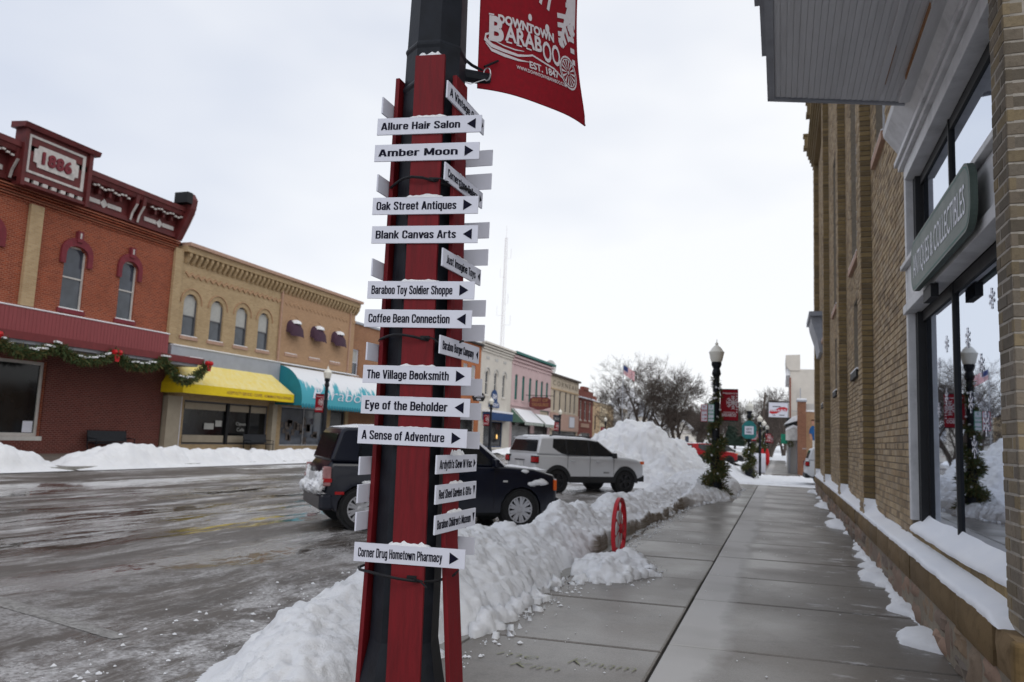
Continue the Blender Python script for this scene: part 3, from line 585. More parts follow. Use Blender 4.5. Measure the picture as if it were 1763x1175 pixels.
def foot(y):
    w_ = max(.0, .01+.04*ns1(y, 19, 44)+.28*float(sst(.42, .72, np.array(ns1(y, .8, 17)+.5)))+.12*ns1(y, 6, 8)); h = .02+.25*w_*(1+ns1(y, 5, 3))
    if w_ < .03: h = 0
    return [(1.13-w_, .112), (1.13-w_+.012, .12+h*.35), (1.13-w_*.75, .12+h*(.7+.5*ns1(y, 13, 6))), (1.13-w_*.4, .12+h*(1+.6*ns1(y, 9, 5))), (1.15, .12+h*.9)]
sweep('snow_drift', 5.2, 28.5, .03, foot, 'snow', kind='stuff')

# ------------------------------------------------------------------ the sign post
PX, PY = -1.64, 3.41
RF = R(8)
post = thing('sign_post', 'black octagonal street pole clad in red boards and covered with white shop signs', 'sign post', (PX, PY, .12), 0)
mb = MB(); o8 = math.pi/8+RF; k8 = 1/math.cos(math.pi/8)
mb.lathe([(.25*k8, 0), (.25*k8, .05), (.22*k8, .08), (.2*k8, .2), (.17*k8, .36), (.145*k8, .5), (.14*k8, 3.1), (.146*k8, 3.115), (.146*k8, 3.125), (.139*k8, 3.14), (.138*k8, 3.30), (.143*k8, 3.315), (.143*k8, 3.325), (.136*k8, 3.34), (.128*k8, 3.9), (.12*k8, 4.3), (.17*k8, 4.36), (.17*k8, 4.42), (.12*k8, 4.46), (.14*k8, 4.56)], 8, ph=o8)
mb.build('pole', 'black_metal', post)
mb = MB(); mb.lathe([(.1, 4.56), (.2, 4.66), (.27, 4.9), (.27, 5.0), (.2, 5.1), (.1, 5.2), (.03, 5.28), (.02, 5.36)], 16); mb.build('globe', 'globe', post, smooth=50)
def board(nm, rz, o0, o1, w0, w1, u0, u1, ztop, t=.022, om=None):
    """leans out towards the foot: offset o1 at the top, o0 at the bottom"""
    m_ = MB(); vs = []
    for z, o_, w_, u_ in ((0.02, o0, w0, u0), (.95, om or o1, w0*.7+w1*.3, u0*.6+u1*.4), (ztop, o1, w1, u1)):
        vs += [(u_-w_/2, -o_, z), (u_+w_/2, -o_, z), (u_+w_/2, -o_+t, z), (u_-w_/2, -o_+t, z)]
    m_.add(vs, [(0, 3, 2, 1), (8, 9, 10, 11)]+[(i+k*4, (i+1) % 4+k*4, (i+1) % 4+4+k*4, i+4+k*4) for k in (0, 1) for i in range(4)])
    return m_.build(nm, 'red_board', post, rotz=rz, bevel=.003)
board('board', RF, .20, .17, .155, .148, .07, .02, 3.245)
board('board', R(90), .30, .160, .15, .14, .0, -.03, 3.16, om=.218)
board('board', R(-90), .19, .17, .15, .14, .03, .03, 3.18)
board('board', R(188), .20, .17, .15, .14, 0, 0, 3.2)
def strap(z, tilt=0, r=.19):
    m_ = MB(); pts = []
    for k in range(25):
        a = 2*math.pi*k/24; q = r*(1+.06*math.cos(4*(a-RF))); pts.append((q*math.cos(a), q*math.sin(a), z+tilt*math.sin(a*2)+.008*math.sin(3*a)))
    m_.tube(pts, .0065, 6); m_.obox((.10, -.165, z), (.02, .006, 0), (0, .006, 0), (0, 0, .008)); m_.tube([(.10, -.17, z), (.15, -.19, z-.006), (.19, -.2, z-.03)], .004, 4)
    m_.build('strap', 'dark_trim', post)
strap(2.62, .006, .19); strap(1.87, .01, .193); strap(.80, .01, .222)
def snow_lump(parent, x0, x1, y0, y1, z, h, n=22, name='snow'):
    m_ = MB(); nx = max(6, n); ny = 4; sd_ = random.random()*99; vs = []
    for j in range(ny+1):
        for i in range(nx+1):
            q = i/nx; p = j/ny; e_ = min(q, 1-q)*6; hh = h*min(1, e_)**.6*(.55+.9*vnoise(np.array(q*nx*.45+sd_), np.array(p*2.+sd_)).item())*(math.sin(math.pi*(.12+.76*p)))
            if j in (0, ny) or i in (0, nx): hh = 0
            vs.append((x0+(x1-x0)*q, y0+(y1-y0)*p, z+hh))
    m_.add(vs, [(j*(nx+1)+i, j*(nx+1)+i+1, (j+1)*(nx+1)+i+1, (j+1)*(nx+1)+i) for j in range(ny) for i in range(nx)])
    return m_.build(name, 'snow', parent, smooth=180)
snow_lump(post, -.05, .085, -.165, -.125, 3.235, .03).rotation_euler = (0, 0, RF)
# the banner arm and the banner
A50 = R(50); ex = Vector((math.cos(A50), math.sin(A50), 0))
mb = MB(); p0 = ex*.11; p1 = ex*.97; zb = 3.285
mb.tube([p0+Vector((0, 0, zb-.02)), ex*.30+Vector((0, 0, zb+.0))], .032, 10); mb.tube([ex*.28+Vector((0, 0, zb)), ex*.34+Vector((0, 0, zb+.0))], .012, 8)
mb.tube([p0+Vector((0, 0, zb+.09)), ex*.2+Vector((0, 0, zb+.05)), ex*.3+Vector((0, 0, zb+.03))], .008, 6)
mb.obox(p0+Vector((-.01, -.015, zb+.13)), (.022, 0, 0), (0, .022, 0), (0, 0, .03))
mb.tube([ex*.27+Vector((.02, -.04, zb+.04)), ex*.36+Vector((.01, -.04, zb+.1))], .006, 6)
mb.build('banner_arm', 'black_metal', post)
mb = MB(); ring = [(ex*.31+Vector((.0, -.045, zb+.01)))+Vector((math.cos(a)*.02, 0, math.sin(a)*.035)) for a in np.linspace(0, 2*math.pi, 13)]
mb.tube(ring, .004, 5); mb.tube([ex*.30+Vector((0, -.045, zb-.02)), ex*.22+Vector((0, -.05, zb-.07)), ex*.17+Vector((0, -.04, zb-.065))], .003, 4); mb.build('ring', 'alloy', post)
def bwarp(s_, z_):
    """flat banner (s across 0..1, z height above its hem) -> hanging, bellied cloth in place"""
    u0 = .238-.012*z_; u1 = .842+.14*math.exp(-(z_/.26)**1.35)+.01*z_
    u = u0+(u1-u0)*s_
    bel = .055*math.sin(math.pi*s_)*math.exp(-z_*.7)-.07*s_*s_*math.exp(-z_/.25)
    n_ = Vector((math.sin(A50), -math.cos(A50), 0))
    p = ex*u+n_*bel; return (PX+p.x, PY+p.y, 3.345+z_+.004*math.sin(s_*9))
bn = thing('banner', 'big red festive banner reading Downtown Baraboo on the arm of the near sign post', 'banner')
mb = MB(); NS, NZ = 26, 30; HB = 1.5
for side in (0, 1):
    mb.add([bwarp(i/NS, HB*j/NZ) if side == 0 else tuple(Vector(bwarp(i/NS, HB*j/NZ))+Vector((-.003, .003, 0))) for j in range(NZ+1) for i in range(NS+1)],
           [(j*(NS+1)+i, j*(NS+1)+i+1, (j+1)*(NS+1)+i+1, (j+1)*(NS+1)+i) for j in range(NZ) for i in range(NS)])
mb.tube([bwarp(i/NS, .0) for i in range(NS+1)], .006, 6); mb.tube([bwarp(i/NS, HB) for i in range(NS+1)], .02, 8)
mb.tube([bwarp(.995, HB*j/NZ) for j in range(NZ+1)], .004, 5); mb.tube([bwarp(.003, HB*j/NZ) for j in range(NZ+1)], .004, 5)
mb.build('cloth', 'banner_red', bn, smooth=180)
def onb(polys, name, lift=.004):
    """flat print on the cloth: lists of (s,z) polygons, subdivided by strips"""
    m_ = MB(); nn = Vector((math.sin(A50), -math.cos(A50), 0))*lift
    for P, F in polys: m_.add([tuple(Vector(bwarp(a, b))+nn) for a, b in P], F)
    return m_.build(name, 'banner_print', bn)
def line(x0, z0, x1, z1, w, k=None):
    d = math.hypot(x1-x0, z1-z0); a, b = -(z1-z0)/d*w/2, (x1-x0)/d*w/2; N_ = max(2, int(d/.05)); P = []
    for i in range(N_+1):
        q = i/N_; P += [(x0+(x1-x0)*q+a, z0+(z1-z0)*q+b), (x0+(x1-x0)*q-a, z0+(z1-z0)*q-b)]
    return P, [(2*i, 2*i+1, 2*i+3, 2*i+2) for i in range(N_)]
def path(pts, w):
    ws = w if hasattr(w, '__len__') else [w]*len(pts); P = []
    for i, (x, z) in enumerate(pts):
        x0, z0 = pts[max(0, i-1)]; x1, z1 = pts[min(len(pts)-1, i+1)]; d = math.hypot(x1-x0, z1-z0) or 1
        a, b = -(z1-z0)/d*ws[i]/2, (x1-x0)/d*ws[i]/2; P += [(x+a, z+b), (x-a, z-b)]
    return P, [(2*i, 2*i+1, 2*i+3, 2*i+2) for i in range(len(pts)-1)]
def disc(x, z, r, n=14): return [(x+r*math.cos(2*math.pi*k/n)*.95, z+r*math.sin(2*math.pi*k/n)) for k in range(n)], [tuple(range(n))]
def dense(v_, f_, mx=.05): return v_, f_
# flat layout: s 0..1 ~ .62 m wide, z in metres above the hem
def btext(s_, x0, x1, zb_, cap, bold=.02, arc=0, shear=0):
    v_, f_ = text_flat(s_, x0, x1, zb_, cap, bold, shear); return [(p[0], p[1]+arc*((p[0]-x0)/(x1-x0)-.5)**2) for p in v_], f_
B_ = []
B_.append(btext('DOWNTOWN', .15, .70, .375, .048, .05, -.02))
B_.append(btext('B', .075, .20, .27, .135, .04)); B_.append(btext('ARAB', .21, .56, .285, .085, .03)); B_.append(btext('OO', .565, .76, .245, .115, .02))
for x, w_ in ((.07, .055), (.22, .05), (.31, .05), (.40, .05)): B_.append(line(x, .276, x+w_, .276, .008))
for x, w_ in ((.07, .045), (.24, .03), (.33, .03), (.42, .03)): B_.append(line(x, .372 if x > .1 else .41, x+w_, .372 if x > .1 else .41, .008))
B_.append(btext('EST. 1847', .42, .72, .175, .038, .03)); B_.append(btext('WWW.DOWNTOWNBARABOO.COM', .30, .80, .145, .019, .02))
for q_ in (B_[:1], B_[1:12], B_[12:13], B_[13:14]): onb(q_, 'lettering', .006)
L_ = []
sw = [(.10, .31), (.05, .295), (.045, .27), (.10, .24), (.20, .225), (.32, .22), (.40, .235), (.46, .25), (.56, .235), (.68, .22), (.76, .19), (.82, .15)]
L_.append(path(sw, [.006, .014, .022, .022, .018, .014, .010, .010, .010, .010, .008, .005]))
L_.append(path([(.05, .25), (.10, .215), (.2, .20), (.32, .195), (.42, .205)], [.004, .016, .018, .012, .003])); L_.append(path([(.11, .27), (.2, .252), (.3, .247), (.38, .255)], [.003, .007, .007, .003]))
onb(L_, 'swoosh'); L_ = []
cx, cz, wr = .85, .235, .085
for a, b in ((1.0, .010), (.84, .005)):
    L_.append(path([(cx+wr*a*math.cos(t_)*1.15, cz+wr*a*math.sin(t_)) for t_ in np.linspace(0, 2*math.pi, 33)], b))
for k in range(14):
    t_ = 2*math.pi*k/14; L_.append(path([(cx+.018*math.cos(t_)*1.15, cz+.018*math.sin(t_)), (cx+wr*.82*math.cos(t_)*1.15, cz+wr*.82*math.sin(t_))], [.003, .013]))
L_.append(disc(cx, cz, .011))
onb(L_, 'wagon_wheel_emblem'); L_ = []
fx, fz = .93, .70
for a, ln_ in ((188, .56), (248, .40), (128, .40), (90, .4), (270, .26)):
    q = R(a); L_.append(line(fx, fz, fx+ln_*math.cos(q)*1.0, fz+ln_*math.sin(q)*.9, .034))
    for t_ in (.45, .62, .78, .90):
        bx_, bz_ = fx+ln_*t_*math.cos(q), fz+ln_*t_*math.sin(q)*.9
        for sg in (-1, 1):
            e2 = (bx_+.17*(1.12-t_)*math.cos(q+sg*R(62)), bz_+.20*(1.12-t_)*math.sin(q+sg*R(62))); L_.append(line(bx_, bz_, *e2, .028))
L_.append(([(.86, .62), (.97, .50), (.97, .80), (.86, .80)], [(0, 1, 2, 3)]))
clip_ = lambda: [p for p in L_ if all(0 < a < .985 for a, b in p[0])]
onb(clip_(), 'snowflake_emblem'); L_ = []
for k in range(9):
    z = .30+.062*k; x = .955; L_.append(line(x-.035-.014*k, z+.01, x, z+.012, .028))
for x, z, q in ((.075, .55, .012), (.21, .53, .019), (.45, .46, .02), (.63, .435, .024), (.15, .80, .02), (.3, .75, .02), (.1, 1.0, .02), (.35, .95, .02), (.2, 1.2, .02)): onb([disc(x, z, q)], 'dot')
for q_ in clip_(): onb([q_], 'dash')

# the signs: each one a thing
def sign(txt, z, x, y, rz, tx=(.045, .80), arrow='R', label='', show=True, snow=0, tilt=0, w=.515, cap=.036, bold=.035, group=None):
    m_ = MB(); h = .083; m_.box(-w/2, w/2, -.008, 0, -h/2, h/2)
    r = m_.build('direction_sign', 'sign_white', None, label=label, cat='sign', group=group, bevel=.0008)
    r.location = (x, y, z); r.rotation_euler = (0, tilt, rz)
    if show:
        m_ = MB(); cap *= 1.1; heavy_lettering(m_, txt, -w/2+w*tx[0], -w/2+w*tx[1], -cap/2, cap, -.0095); m_.build('lettering', 'ink', r)
        sd2 = w < .5; ax = -w/2+w*(.935 if sd2 else .905); s_ = 1 if arrow == 'R' else -1; m_ = MB(); ah = h*(.26 if sd2 else .31); aw = .014 if sd2 else .021
        tri = [(ax-aw*s_, ah), (ax-aw*s_, -ah), (ax+aw*s_, 0)] if arrow in 'RL' else [(ax-.014, ah), (ax+.014, ah), (ax, -ah)]
        m_.add([(a, -.0095, b) for a, b in tri], [(0, 1, 2)]); m_.build('arrow', 'ink', r)
        m_ = MB(); m_.lathe([(.0045, -.0125), (.0045, -.008)], 8, axis='y'); m_.build('screw', 'screw', r)
    if snow: snow_lump(r, -.11+.04*random.random(), .09, -.009, .03, h/2-.003, snow, 26)
    return r
def place(off, rz, u=0):   # point on a face of the post
    c_, s_ = math.cos(rz), math.sin(rz); return PX+c_*u+s_*off, PY+s_*u-c_*off
FS = [('Allure Hair Salon', 3.007, .029, 'L', 'white sign reading Allure Hair Salon, topmost front sign on the post', .018, .033),
      ('Amber Moon', 2.875, .024, 'R', 'white sign reading Amber Moon on the front of the post', 0, .032),
      ('Oak Street Antiques', 2.614, .031, 'R', 'white sign reading Oak Street Antiques on the front of the post', .02, .036),
      ('Blank Canvas Arts', 2.475, .036, 'L', 'white sign reading Blank Canvas Arts on the front of the post', 0, .035),
      ('Baraboo Toy Soldier Shoppe', 2.211, .033, 'R', 'white sign reading Baraboo Toy Soldier Shoppe on the front of the post', .017, .037),
      ('Coffee Bean Connection', 2.077, .027, 'L', 'white sign reading Coffee Bean Connection on the front of the post', 0, .037),
      ('The Village Booksmith', 1.816, .037, 'R', 'white sign reading The Village Booksmith on the front of the post', .015, .037),
      ('Eye of the Beholder', 1.675, .038, 'L', 'white sign reading Eye of the Beholder on the front of the post', .005, .037),
      ('A Sense of Adventure', 1.538, .031, 'R', 'white sign reading A Sense of Adventure on the front of the post', .006, .037),
      ('Corner Drug Hometown Pharmacy', 1.014, .049, 'R', 'white sign reading Corner Drug Hometown Pharmacy, lowest front sign on the post', .02, .037)]
ctr = Vector((-1.58, 3.45, 0)); 
for tx_, z, u, ar, lb, sn_h, cp in FS:
    p = Vector((-1.58, 3.45, 0))+Vector((math.cos(RF), math.sin(RF), 0))*(u-.058)+Vector((math.sin(RF), -math.cos(RF), 0))*.2025
    sign(tx_, z, p.x, p.y, RF, (.04, .80), ar, lb, snow=sn_h, cap=cp, bold=.05 if len(tx_) < 12 else .065, group='direction signs on the post')
for tx_, z, X_, ar, lb, sn_h, a_, b_ in [('A Vintage Co.', 3.153, -1.47, 'R', 'white side sign beginning A Vintage Co, uppermost on the right board', .012, .06, .78),
      ('Cornerstone Gallery', 2.757, -1.47, 'R', 'white side sign reading Cornerstone Gallery on the right board', .014, .06, .84),
      ('Just Imagine Toys', 2.352, -1.46, 'L', 'white side sign reading Just Imagine Toys on the right board', .014, .08, .84),
      ('Baraboo Burger Company', 1.953, -1.45, 'L', 'white side sign reading Baraboo Burger Company on the right board', 0, .05, .84),
      ("Ardyth's Sew N Vac", 1.42, -1.425, 'R', "white side sign reading Ardyth's Sew N Vac below the adventure sign", .026, .06, .86),
      ('Red Shed Garden & Gifts', 1.29, -1.42, 'D', 'white side sign reading Red Shed Garden and Gifts on the right board', .014, .06, .86),
      ("Baraboo Children's Museum", 1.16, -1.415, 'D', "white side sign reading Baraboo Children's Museum, lowest on the right board", .014, .04, .86)]:
    sign(tx_, z, PX+.162+(3.28-z)*.0262, 3.425, R(90), (a_, b_), ar, lb, snow=sn_h, cap=.036, w=.48, bold=.06, group='direction signs on the post')
for k, (z, nm) in enumerate(((3.12, 'uppermost back-turned sign on the left board, above Allure Hair Salon'), (2.73, 'back-turned sign left of the post between Amber Moon and Oak Street Antiques'), (2.32, 'back-turned sign left of the post just above Baraboo Toy Soldier Shoppe'), (1.925, 'back-turned sign left of the post just above The Village Booksmith'), (1.395, 'first of three back-turned left signs, just below A Sense of Adventure'), (1.27, 'middle one of three back-turned left signs low on the post'), (1.145, 'lowest back-turned left sign, with rear wheel of the dark car behind'))):
    sign('', z, -1.815, 3.2+.25, R(-90), label='white '+nm, show=False, w=.48, group='direction signs on the post', tilt=R(rng.uniform(-.6, .6)), snow=.02 if k == 5 else 0)
for k, z in enumerate((2.965, 2.84, 2.585, 2.445, 2.185, 2.06, 1.79, 1.67, 1.53, 1.025)):
    nb = ['Amber Moon, upper of two', 'Amber Moon, lower of two', 'Blank Canvas Arts, upper of two', 'Just Imagine Toys', 'Baraboo Toy Soldier Shoppe', 'Coffee Bean Connection', 'The Village Booksmith', 'Eye of the Beholder', 'A Sense of Adventure', 'Corner Drug Hometown Pharmacy'][k]
    sign('', z, -1.64, 3.6, R(181), label='white sign from behind, right of the post by '+nb, show=False, w=.5, group='direction signs on the post')

# ------------------------------------------------------------------ street furniture
def needles(mb, pts, r, n, size=.05, mix=(0, 1)):
    """clumps of evergreen needles scattered round a line"""
    L = [(Vector(a), Vector(b)) for a, b in zip(pts, pts[1:])]; ln = [max((b-a).length, 1e-4) for a, b in L]; tot = sum(ln)
    for _ in range(n):
        q = random.random()*tot; i = 0
        while i < len(L)-1 and q > ln[i]: q -= ln[i]; i += 1
        rr = r(i/len(L)) if callable(r) else r
        p = L[i][0].lerp(L[i][1], min(1, q/ln[i])); d = Vector((random.gauss(0, 1), random.gauss(0, 1), random.gauss(0, 1))).normalized()
        c = p+d*rr*random.random()**.6; t_ = (d+Vector((random.gauss(0, .5), random.gauss(0, .5), random.gauss(-.2, .5)))).normalized(); s_ = t_.orthogonal().normalized()
        s_.rotate(Matrix.Rotation(random.random()*6.28, 3, t_)); s2 = size*random.uniform(.6, 1.5); w_ = s2*.13
        mb.add([c-s_*w_, c+s_*w_, c+t_*s2+s_*w_*.4, c+t_*s2-s_*w_*.4], [(0, 1, 2, 3)], random.choice(mix))
def lamp_post(label, loc, H=4.35, garland=True, banner=True, bside=1, group='street lamps along the street', seed=1):
    random.seed(seed)
    r = thing('street_lamp', label, 'street lamp', loc, 0, group)
    k = H/4.35
    mb = MB(); mb.lathe([(.22, 0), (.22, .08), (.19, .12), (.19, .42), (.15, .5), (.115, .6), (.105, .7), (.092, 2.4*k), (.08, 3.38*k), (.10, 3.4*k), (.12, 3.46*k), (.10, 3.55*k), (.085, 3.6*k), (.13, 3.7*k), (.13, 3.78*k)], 16); mb.build('pole', 'black_metal', r, smooth=40)
    mb = MB(); mb.lathe([(.12, 3.78*k), (.15, 3.82*k), (.19, 4.02*k), (.205, 4.06*k), (.17, 4.10*k), (.12, 4.18*k), (.06, 4.24*k), (.035, 4.26*k), (.045, 4.3*k), (.012, 4.35*k), (.008, 4.42*k)], 14); mb.build('globe', 'globe', r, smooth=40)
    if banner:
        x0, x1 = (.11, .56) if bside > 0 else (-.56, -.11); z0, z1 = 2.18*k, 3.02*k
        mb = MB(); mb.box(x0-.02*bside, x1, -.008, .008, z1, z1+.02); mb.box(x0-.02, x1, -.008, .008, z0-.02, z0); mb.box(min(0, x0), max(0, x0), -.01, .01, z1, z1+.03); mb.box(min(0, x0), max(0, x0), -.01, .01, z0-.03, z0); mb.build('banner_arm', 'black_metal', r)
        mb = MB(); mb.box(x0, x1, -.003, .003, z0, z1); b = mb.build('banner', 'banner_red', r)
        mb = MB(); w_ = x1-x0; y = -.006
        for s_, a0, a1, zz, cp in (('Welcome to', .1, .85, .86, .05), ('BARABOO', .08, .9, .12, .09), ('DOWNTOWN', .16, .8, .24, .03)):
            lettering(mb, s_, x0+w_*a0, x0+w_*a1, z0+(z1-z0)*zz, cp, y, .02)
        fx_, fz_ = x0+w_*.72, z0+(z1-z0)*.58
        for a in range(0, 360, 45):
            q = R(a); dx, dz = math.cos(q), math.sin(q); ln_ = .17 if fx_+.17*dx < x1 else (x1-fx_)/max(dx, .01)*.9; nx_, nz_ = -dz*.012, dx*.012
            mb.add([(fx_+nx_, y, fz_+nz_), (fx_-nx_, y, fz_-nz_), (fx_+dx*ln_-nx_, y, fz_+dz*ln_-nz_), (fx_+dx*ln_+nx_, y, fz_+dz*ln_+nz_)], [(0, 1, 2, 3)])
            for t_ in (.5, .8):
                for sg in (-1, 1):
                    bx_, bz_ = fx_+dx*ln_*t_, fz_+dz*ln_*t_; ex_, ez_ = bx_+math.cos(q+sg*R(50))*.06, bz_+math.sin(q+sg*R(50))*.06
                    if ex_ < x1-.01: mb.add([(bx_, y, bz_-.01), (ex_, y, ez_-.01), (ex_, y, ez_+.01), (bx_, y, bz_+.01)], [(0, 1, 2, 3)])
        for z in np.arange(z0+.2, z1-.1, .07): mb.box(x1-.05, x1-.015, y, y+.001, z, z+.03)
        mb.build('print', 'banner_print', b)
    if garland:
        pts = [(.2*math.cos(t_*2.4)*(1.3-t_*.1), .2*math.sin(t_*2.4)*(1.3-t_*.1), .15+t_*.255) for t_ in np.linspace(0, 12, 90)]
        mb = MB(); needles(mb, pts[:45], lambda q: .17-.05*q, 3400, .08); needles(mb, pts[45:], .10, 1500, .07); needles(mb, [(.05, 0, .3), (0, 0, 1.5)], lambda q: .26, 1000, .09)
        g = mb.build('garland', ['needles', 'needles_dry'], r)
        mb = MB()
        for p in pts[::4]:
            for _ in range(2): crumb_ = mb.lathe([(.001, -.03), (.035, 0), (.001, .035)], 5, (p[0]+random.gauss(0, .1), p[1]+random.gauss(0, .1)-.06, p[2]+random.gauss(0, .1)))
        mb.build('snow', 'snow', g)
    return r
L1 = lamp_post('black street lamp with two parking signs and an evergreen garland at the corner', (-1.60, 21.4, .12), H=4.15, seed=3)
def flat_sign(nm, mat, x0, x1, y, z0, z1, label, cat, lines=(), ink='ink', group=None, parent=None, t=.008, border=None, tx=0, rz=0, loc=None, bold=.02):
    """upright panel facing -y with lines of lettering: (text, x0frac, x1frac, zfrac, capfrac)"""
    mb = MB(); cx_, cz_ = (x0+x1)/2, (z0+z1)/2; w_, h_ = x1-x0, z1-z0; mb.box(-w_/2, w_/2, -t, 0, -h_/2, h_/2)
    o = mb.build(nm, mat, parent, label=label, cat=cat, group=group); o.location = loc or (cx_, y, cz_); o.rotation_euler = (0, 0, rz)
    if border:
        mb = MB(); b = border[1]; 
        for a in ((-w_/2, w_/2, h_/2-b, h_/2), (-w_/2, w_/2, -h_/2, -h_/2+b), (-w_/2, -w_/2+b, -h_/2+b, h_/2-b), (w_/2-b, w_/2, -h_/2+b, h_/2-b)): mb.box(a[0], a[1], -t-.006, -t-.0005, a[2], a[3])
        mb.build('border', border[0], o)
    if lines:
        mb = MB()
        for s_, a0, a1, zf, cf in lines: lettering(mb, s_, -w_/2+w_*a0, -w_/2+w_*a1, -h_/2+h_*zf, h_*cf, -t-.003, bold)
        mb.build('lettering', ink, o)
    return o
flat_sign('parking_sign', 'sign_white', -1.97, -1.80, 21.2, 2.14, 2.59, 'white sign with red lettering reading no parking, left one on the corner lamp', 'parking sign', (('NO', .33, .67, .80, .12), ('PARKING', .08, .92, .58, .13), ('3 AM', .2, .85, .34, .11), ('6 AM', .2, .85, .12, .11)), 'sign_red', border=('sign_red', .012))
flat_sign('parking_sign', 'sign_white', -1.79, -1.63, 21.19, 2.14, 2.6, 'white sign with green lettering reading two hour parking, right one on the corner lamp', 'parking sign', (('2', .35, .65, .80, .13), ('HOUR', .12, .88, .58, .12), ('PARKING', .08, .92, .38, .12), ('8AM 5PM', .1, .9, .14, .09)), 'sign_green', border=('sign_green', .012))
L2 = lamp_post('black street lamp carrying a green city sign beyond the cross street', (-1.36, 38.6, .05), H=3.6, banner=False, seed=4)
# green marker sign on the second lamp
mb = MB(); w_, h_ = .32, .42
mb.prism([(-w_, -h_*.7), (-w_*.6, -h_), (w_*.6, -h_), (w_, -h_*.7), (w_, h_*.4), (w_*.55, h_*.9), (0, h_), (-w_*.55, h_*.9), (-w_, h_*.4)], 'y', -.02, .02)
o = mb.build('marker_sign', 'park_green', None, label='green shield shaped marker sign with a white panel on the second lamp', cat='sign'); o.location = (-1.36, 38.35, 2.3)
mb = MB(); mb.box(-.2, .2, -.03, -.021, -.22, .16); p_ = mb.build('panel', 'sign_white', o)
mb = MB(); lettering(mb, 'CITY', -.13, .13, -.02, .1, -.033, .03); lettering(mb, 'HALL', -.13, .13, -.16, .1, -.033, .03); mb.build('lettering', 'ink', o)
for k, (x, y, H_, lb) in enumerate(((-1.32, 57, 3.6, 'third lamp along the right pavement with a red banner'), (-1.25, 68, 3.6, 'fourth lamp along the right pavement with a red banner'), (-1.2, 82, 3.6, 'farthest lamp along the right pavement with a red banner'))):
    lamp_post('black street lamp, '+lb, (x, y, .1), H=H_, garland=k < 2, banner=True, bside=-1 if k == 0 else 1, seed=10+k)
for k, (y, lb, H_) in enumerate(((31.9, 'in front of the teal dome awning across the road', 4.3), (54.1, 'in front of the white three window building', 4.2), (73.3, 'in front of the cream building with raised letters', 4.2), (94.2, 'in front of the tan building far down the road', 4.2))):
    lamp_post('street lamp '+lb, (-20.05, y, .12), H=H_, garland=False, bside=-1, seed=20+k)
# bar sign post and hand sign seen at the far pavement
mb = MB(); mb.box(-.06, .06, -.06, .06, 0, 2.45); o = mb.build('post', 'black_metal', None, label='plain square black post between the second and third lamps', cat='post'); o.location = (-.96, 42, 0)
mb = MB(); mb.obox((0, 0, .55), (.3, 0, 0), (0, .02, .1), (0, -.05, .42)); mb.obox((0, .25, .5), (.3, 0, 0), (0, .02, -.1), (0, .08, .42)); o = mb.build('sandwich_board', 'sign_white', None, label='white sandwich board standing on the snowy far pavement by the lamps', cat='sandwich board'); o.location = (-1.05, 45.5, .1)
# red wheel sign planted in the snow
ws = thing('wheel_sign', 'red iron wagon wheel on a short stake stuck in the snow tongue', 'wheel', (-1.83, 9.55, 0), R(-3))
mb = MB(); Rz, Ry, cz_ = .365, .30, .51
mb2 = [(0, Ry*math.cos(t_), cz_+Rz*math.sin(t_)) for t_ in np.linspace(0, 2*math.pi, 41)]
nn = 40; vs = []
for t_ in np.linspace(0, 2*math.pi, nn, endpoint=False):
    for rr, xx in ((1, -.022), (1, .022), (.90, .022), (.90, -.022)): vs.append((xx, Ry*rr*math.cos(t_), cz_+Rz*rr*math.sin(t_)))
mb.add(vs, [(i*4+k, i*4+(k+1) % 4, ((i+1) % nn)*4+(k+1) % 4, ((i+1) % nn)*4+k) for i in range(nn) for k in range(4)]); mb.build('rim', 'wheel_red', ws, smooth=40)
for k in range(8):
    a = 2*math.pi*k/8+.3; mb = MB(); mb.tube([(0, 0, cz_), (0, Ry*.93*math.cos(a), cz_+Rz*.93*math.sin(a))], [.02, .012], 6); mb.build('spoke', 'wheel_red', ws)
mb = MB(); mb.lathe([(.05, -.05), (.06, 0), (.05, .05)], 12, (0, 0, cz_), 'x'); mb.build('hub', 'wheel_red', ws)
mb = MB(); mb.prism([(-.035, .0), (.035, .0), (.035, .22), (-.035, .22)], 'x', -.02, .02); mb.build('stake', 'wheel_red', ws)
mb = MB(); mb.prism([(-.17, .32), (-.02, .26), (.1, .4), (.12, .6), (.0, .74), (-.13, .7), (-.2, .5)], 'x', -.012, .012); mb.build('plate', 'plate_white', ws)

# ------------------------------------------------------------------ right: the long buff brick building
rb = thing('brick_building', 'long buff brick building on rough stone foundation along the right pavement', 'building', (1.25, 4.6, .12))
RBO = Vector((1.25, 4.6, .12))
def rbuild(mb, name, mat, **k):
    mb.v = [(a-RBO.x, b-RBO.y, c-RBO.z) for a, b, c in mb.v]; par = k.pop('parent', rb); return mb.build(name, mat, par, **k)
XW, XP, XL = 1.25, 1.10, 1.07          # wall face, pilaster face, stone ledge face
PILS = [(12.1, 12.65), (16.7, 17.25), (22.3, 22.85), (28.05, 28.6)]
YE = 28.6
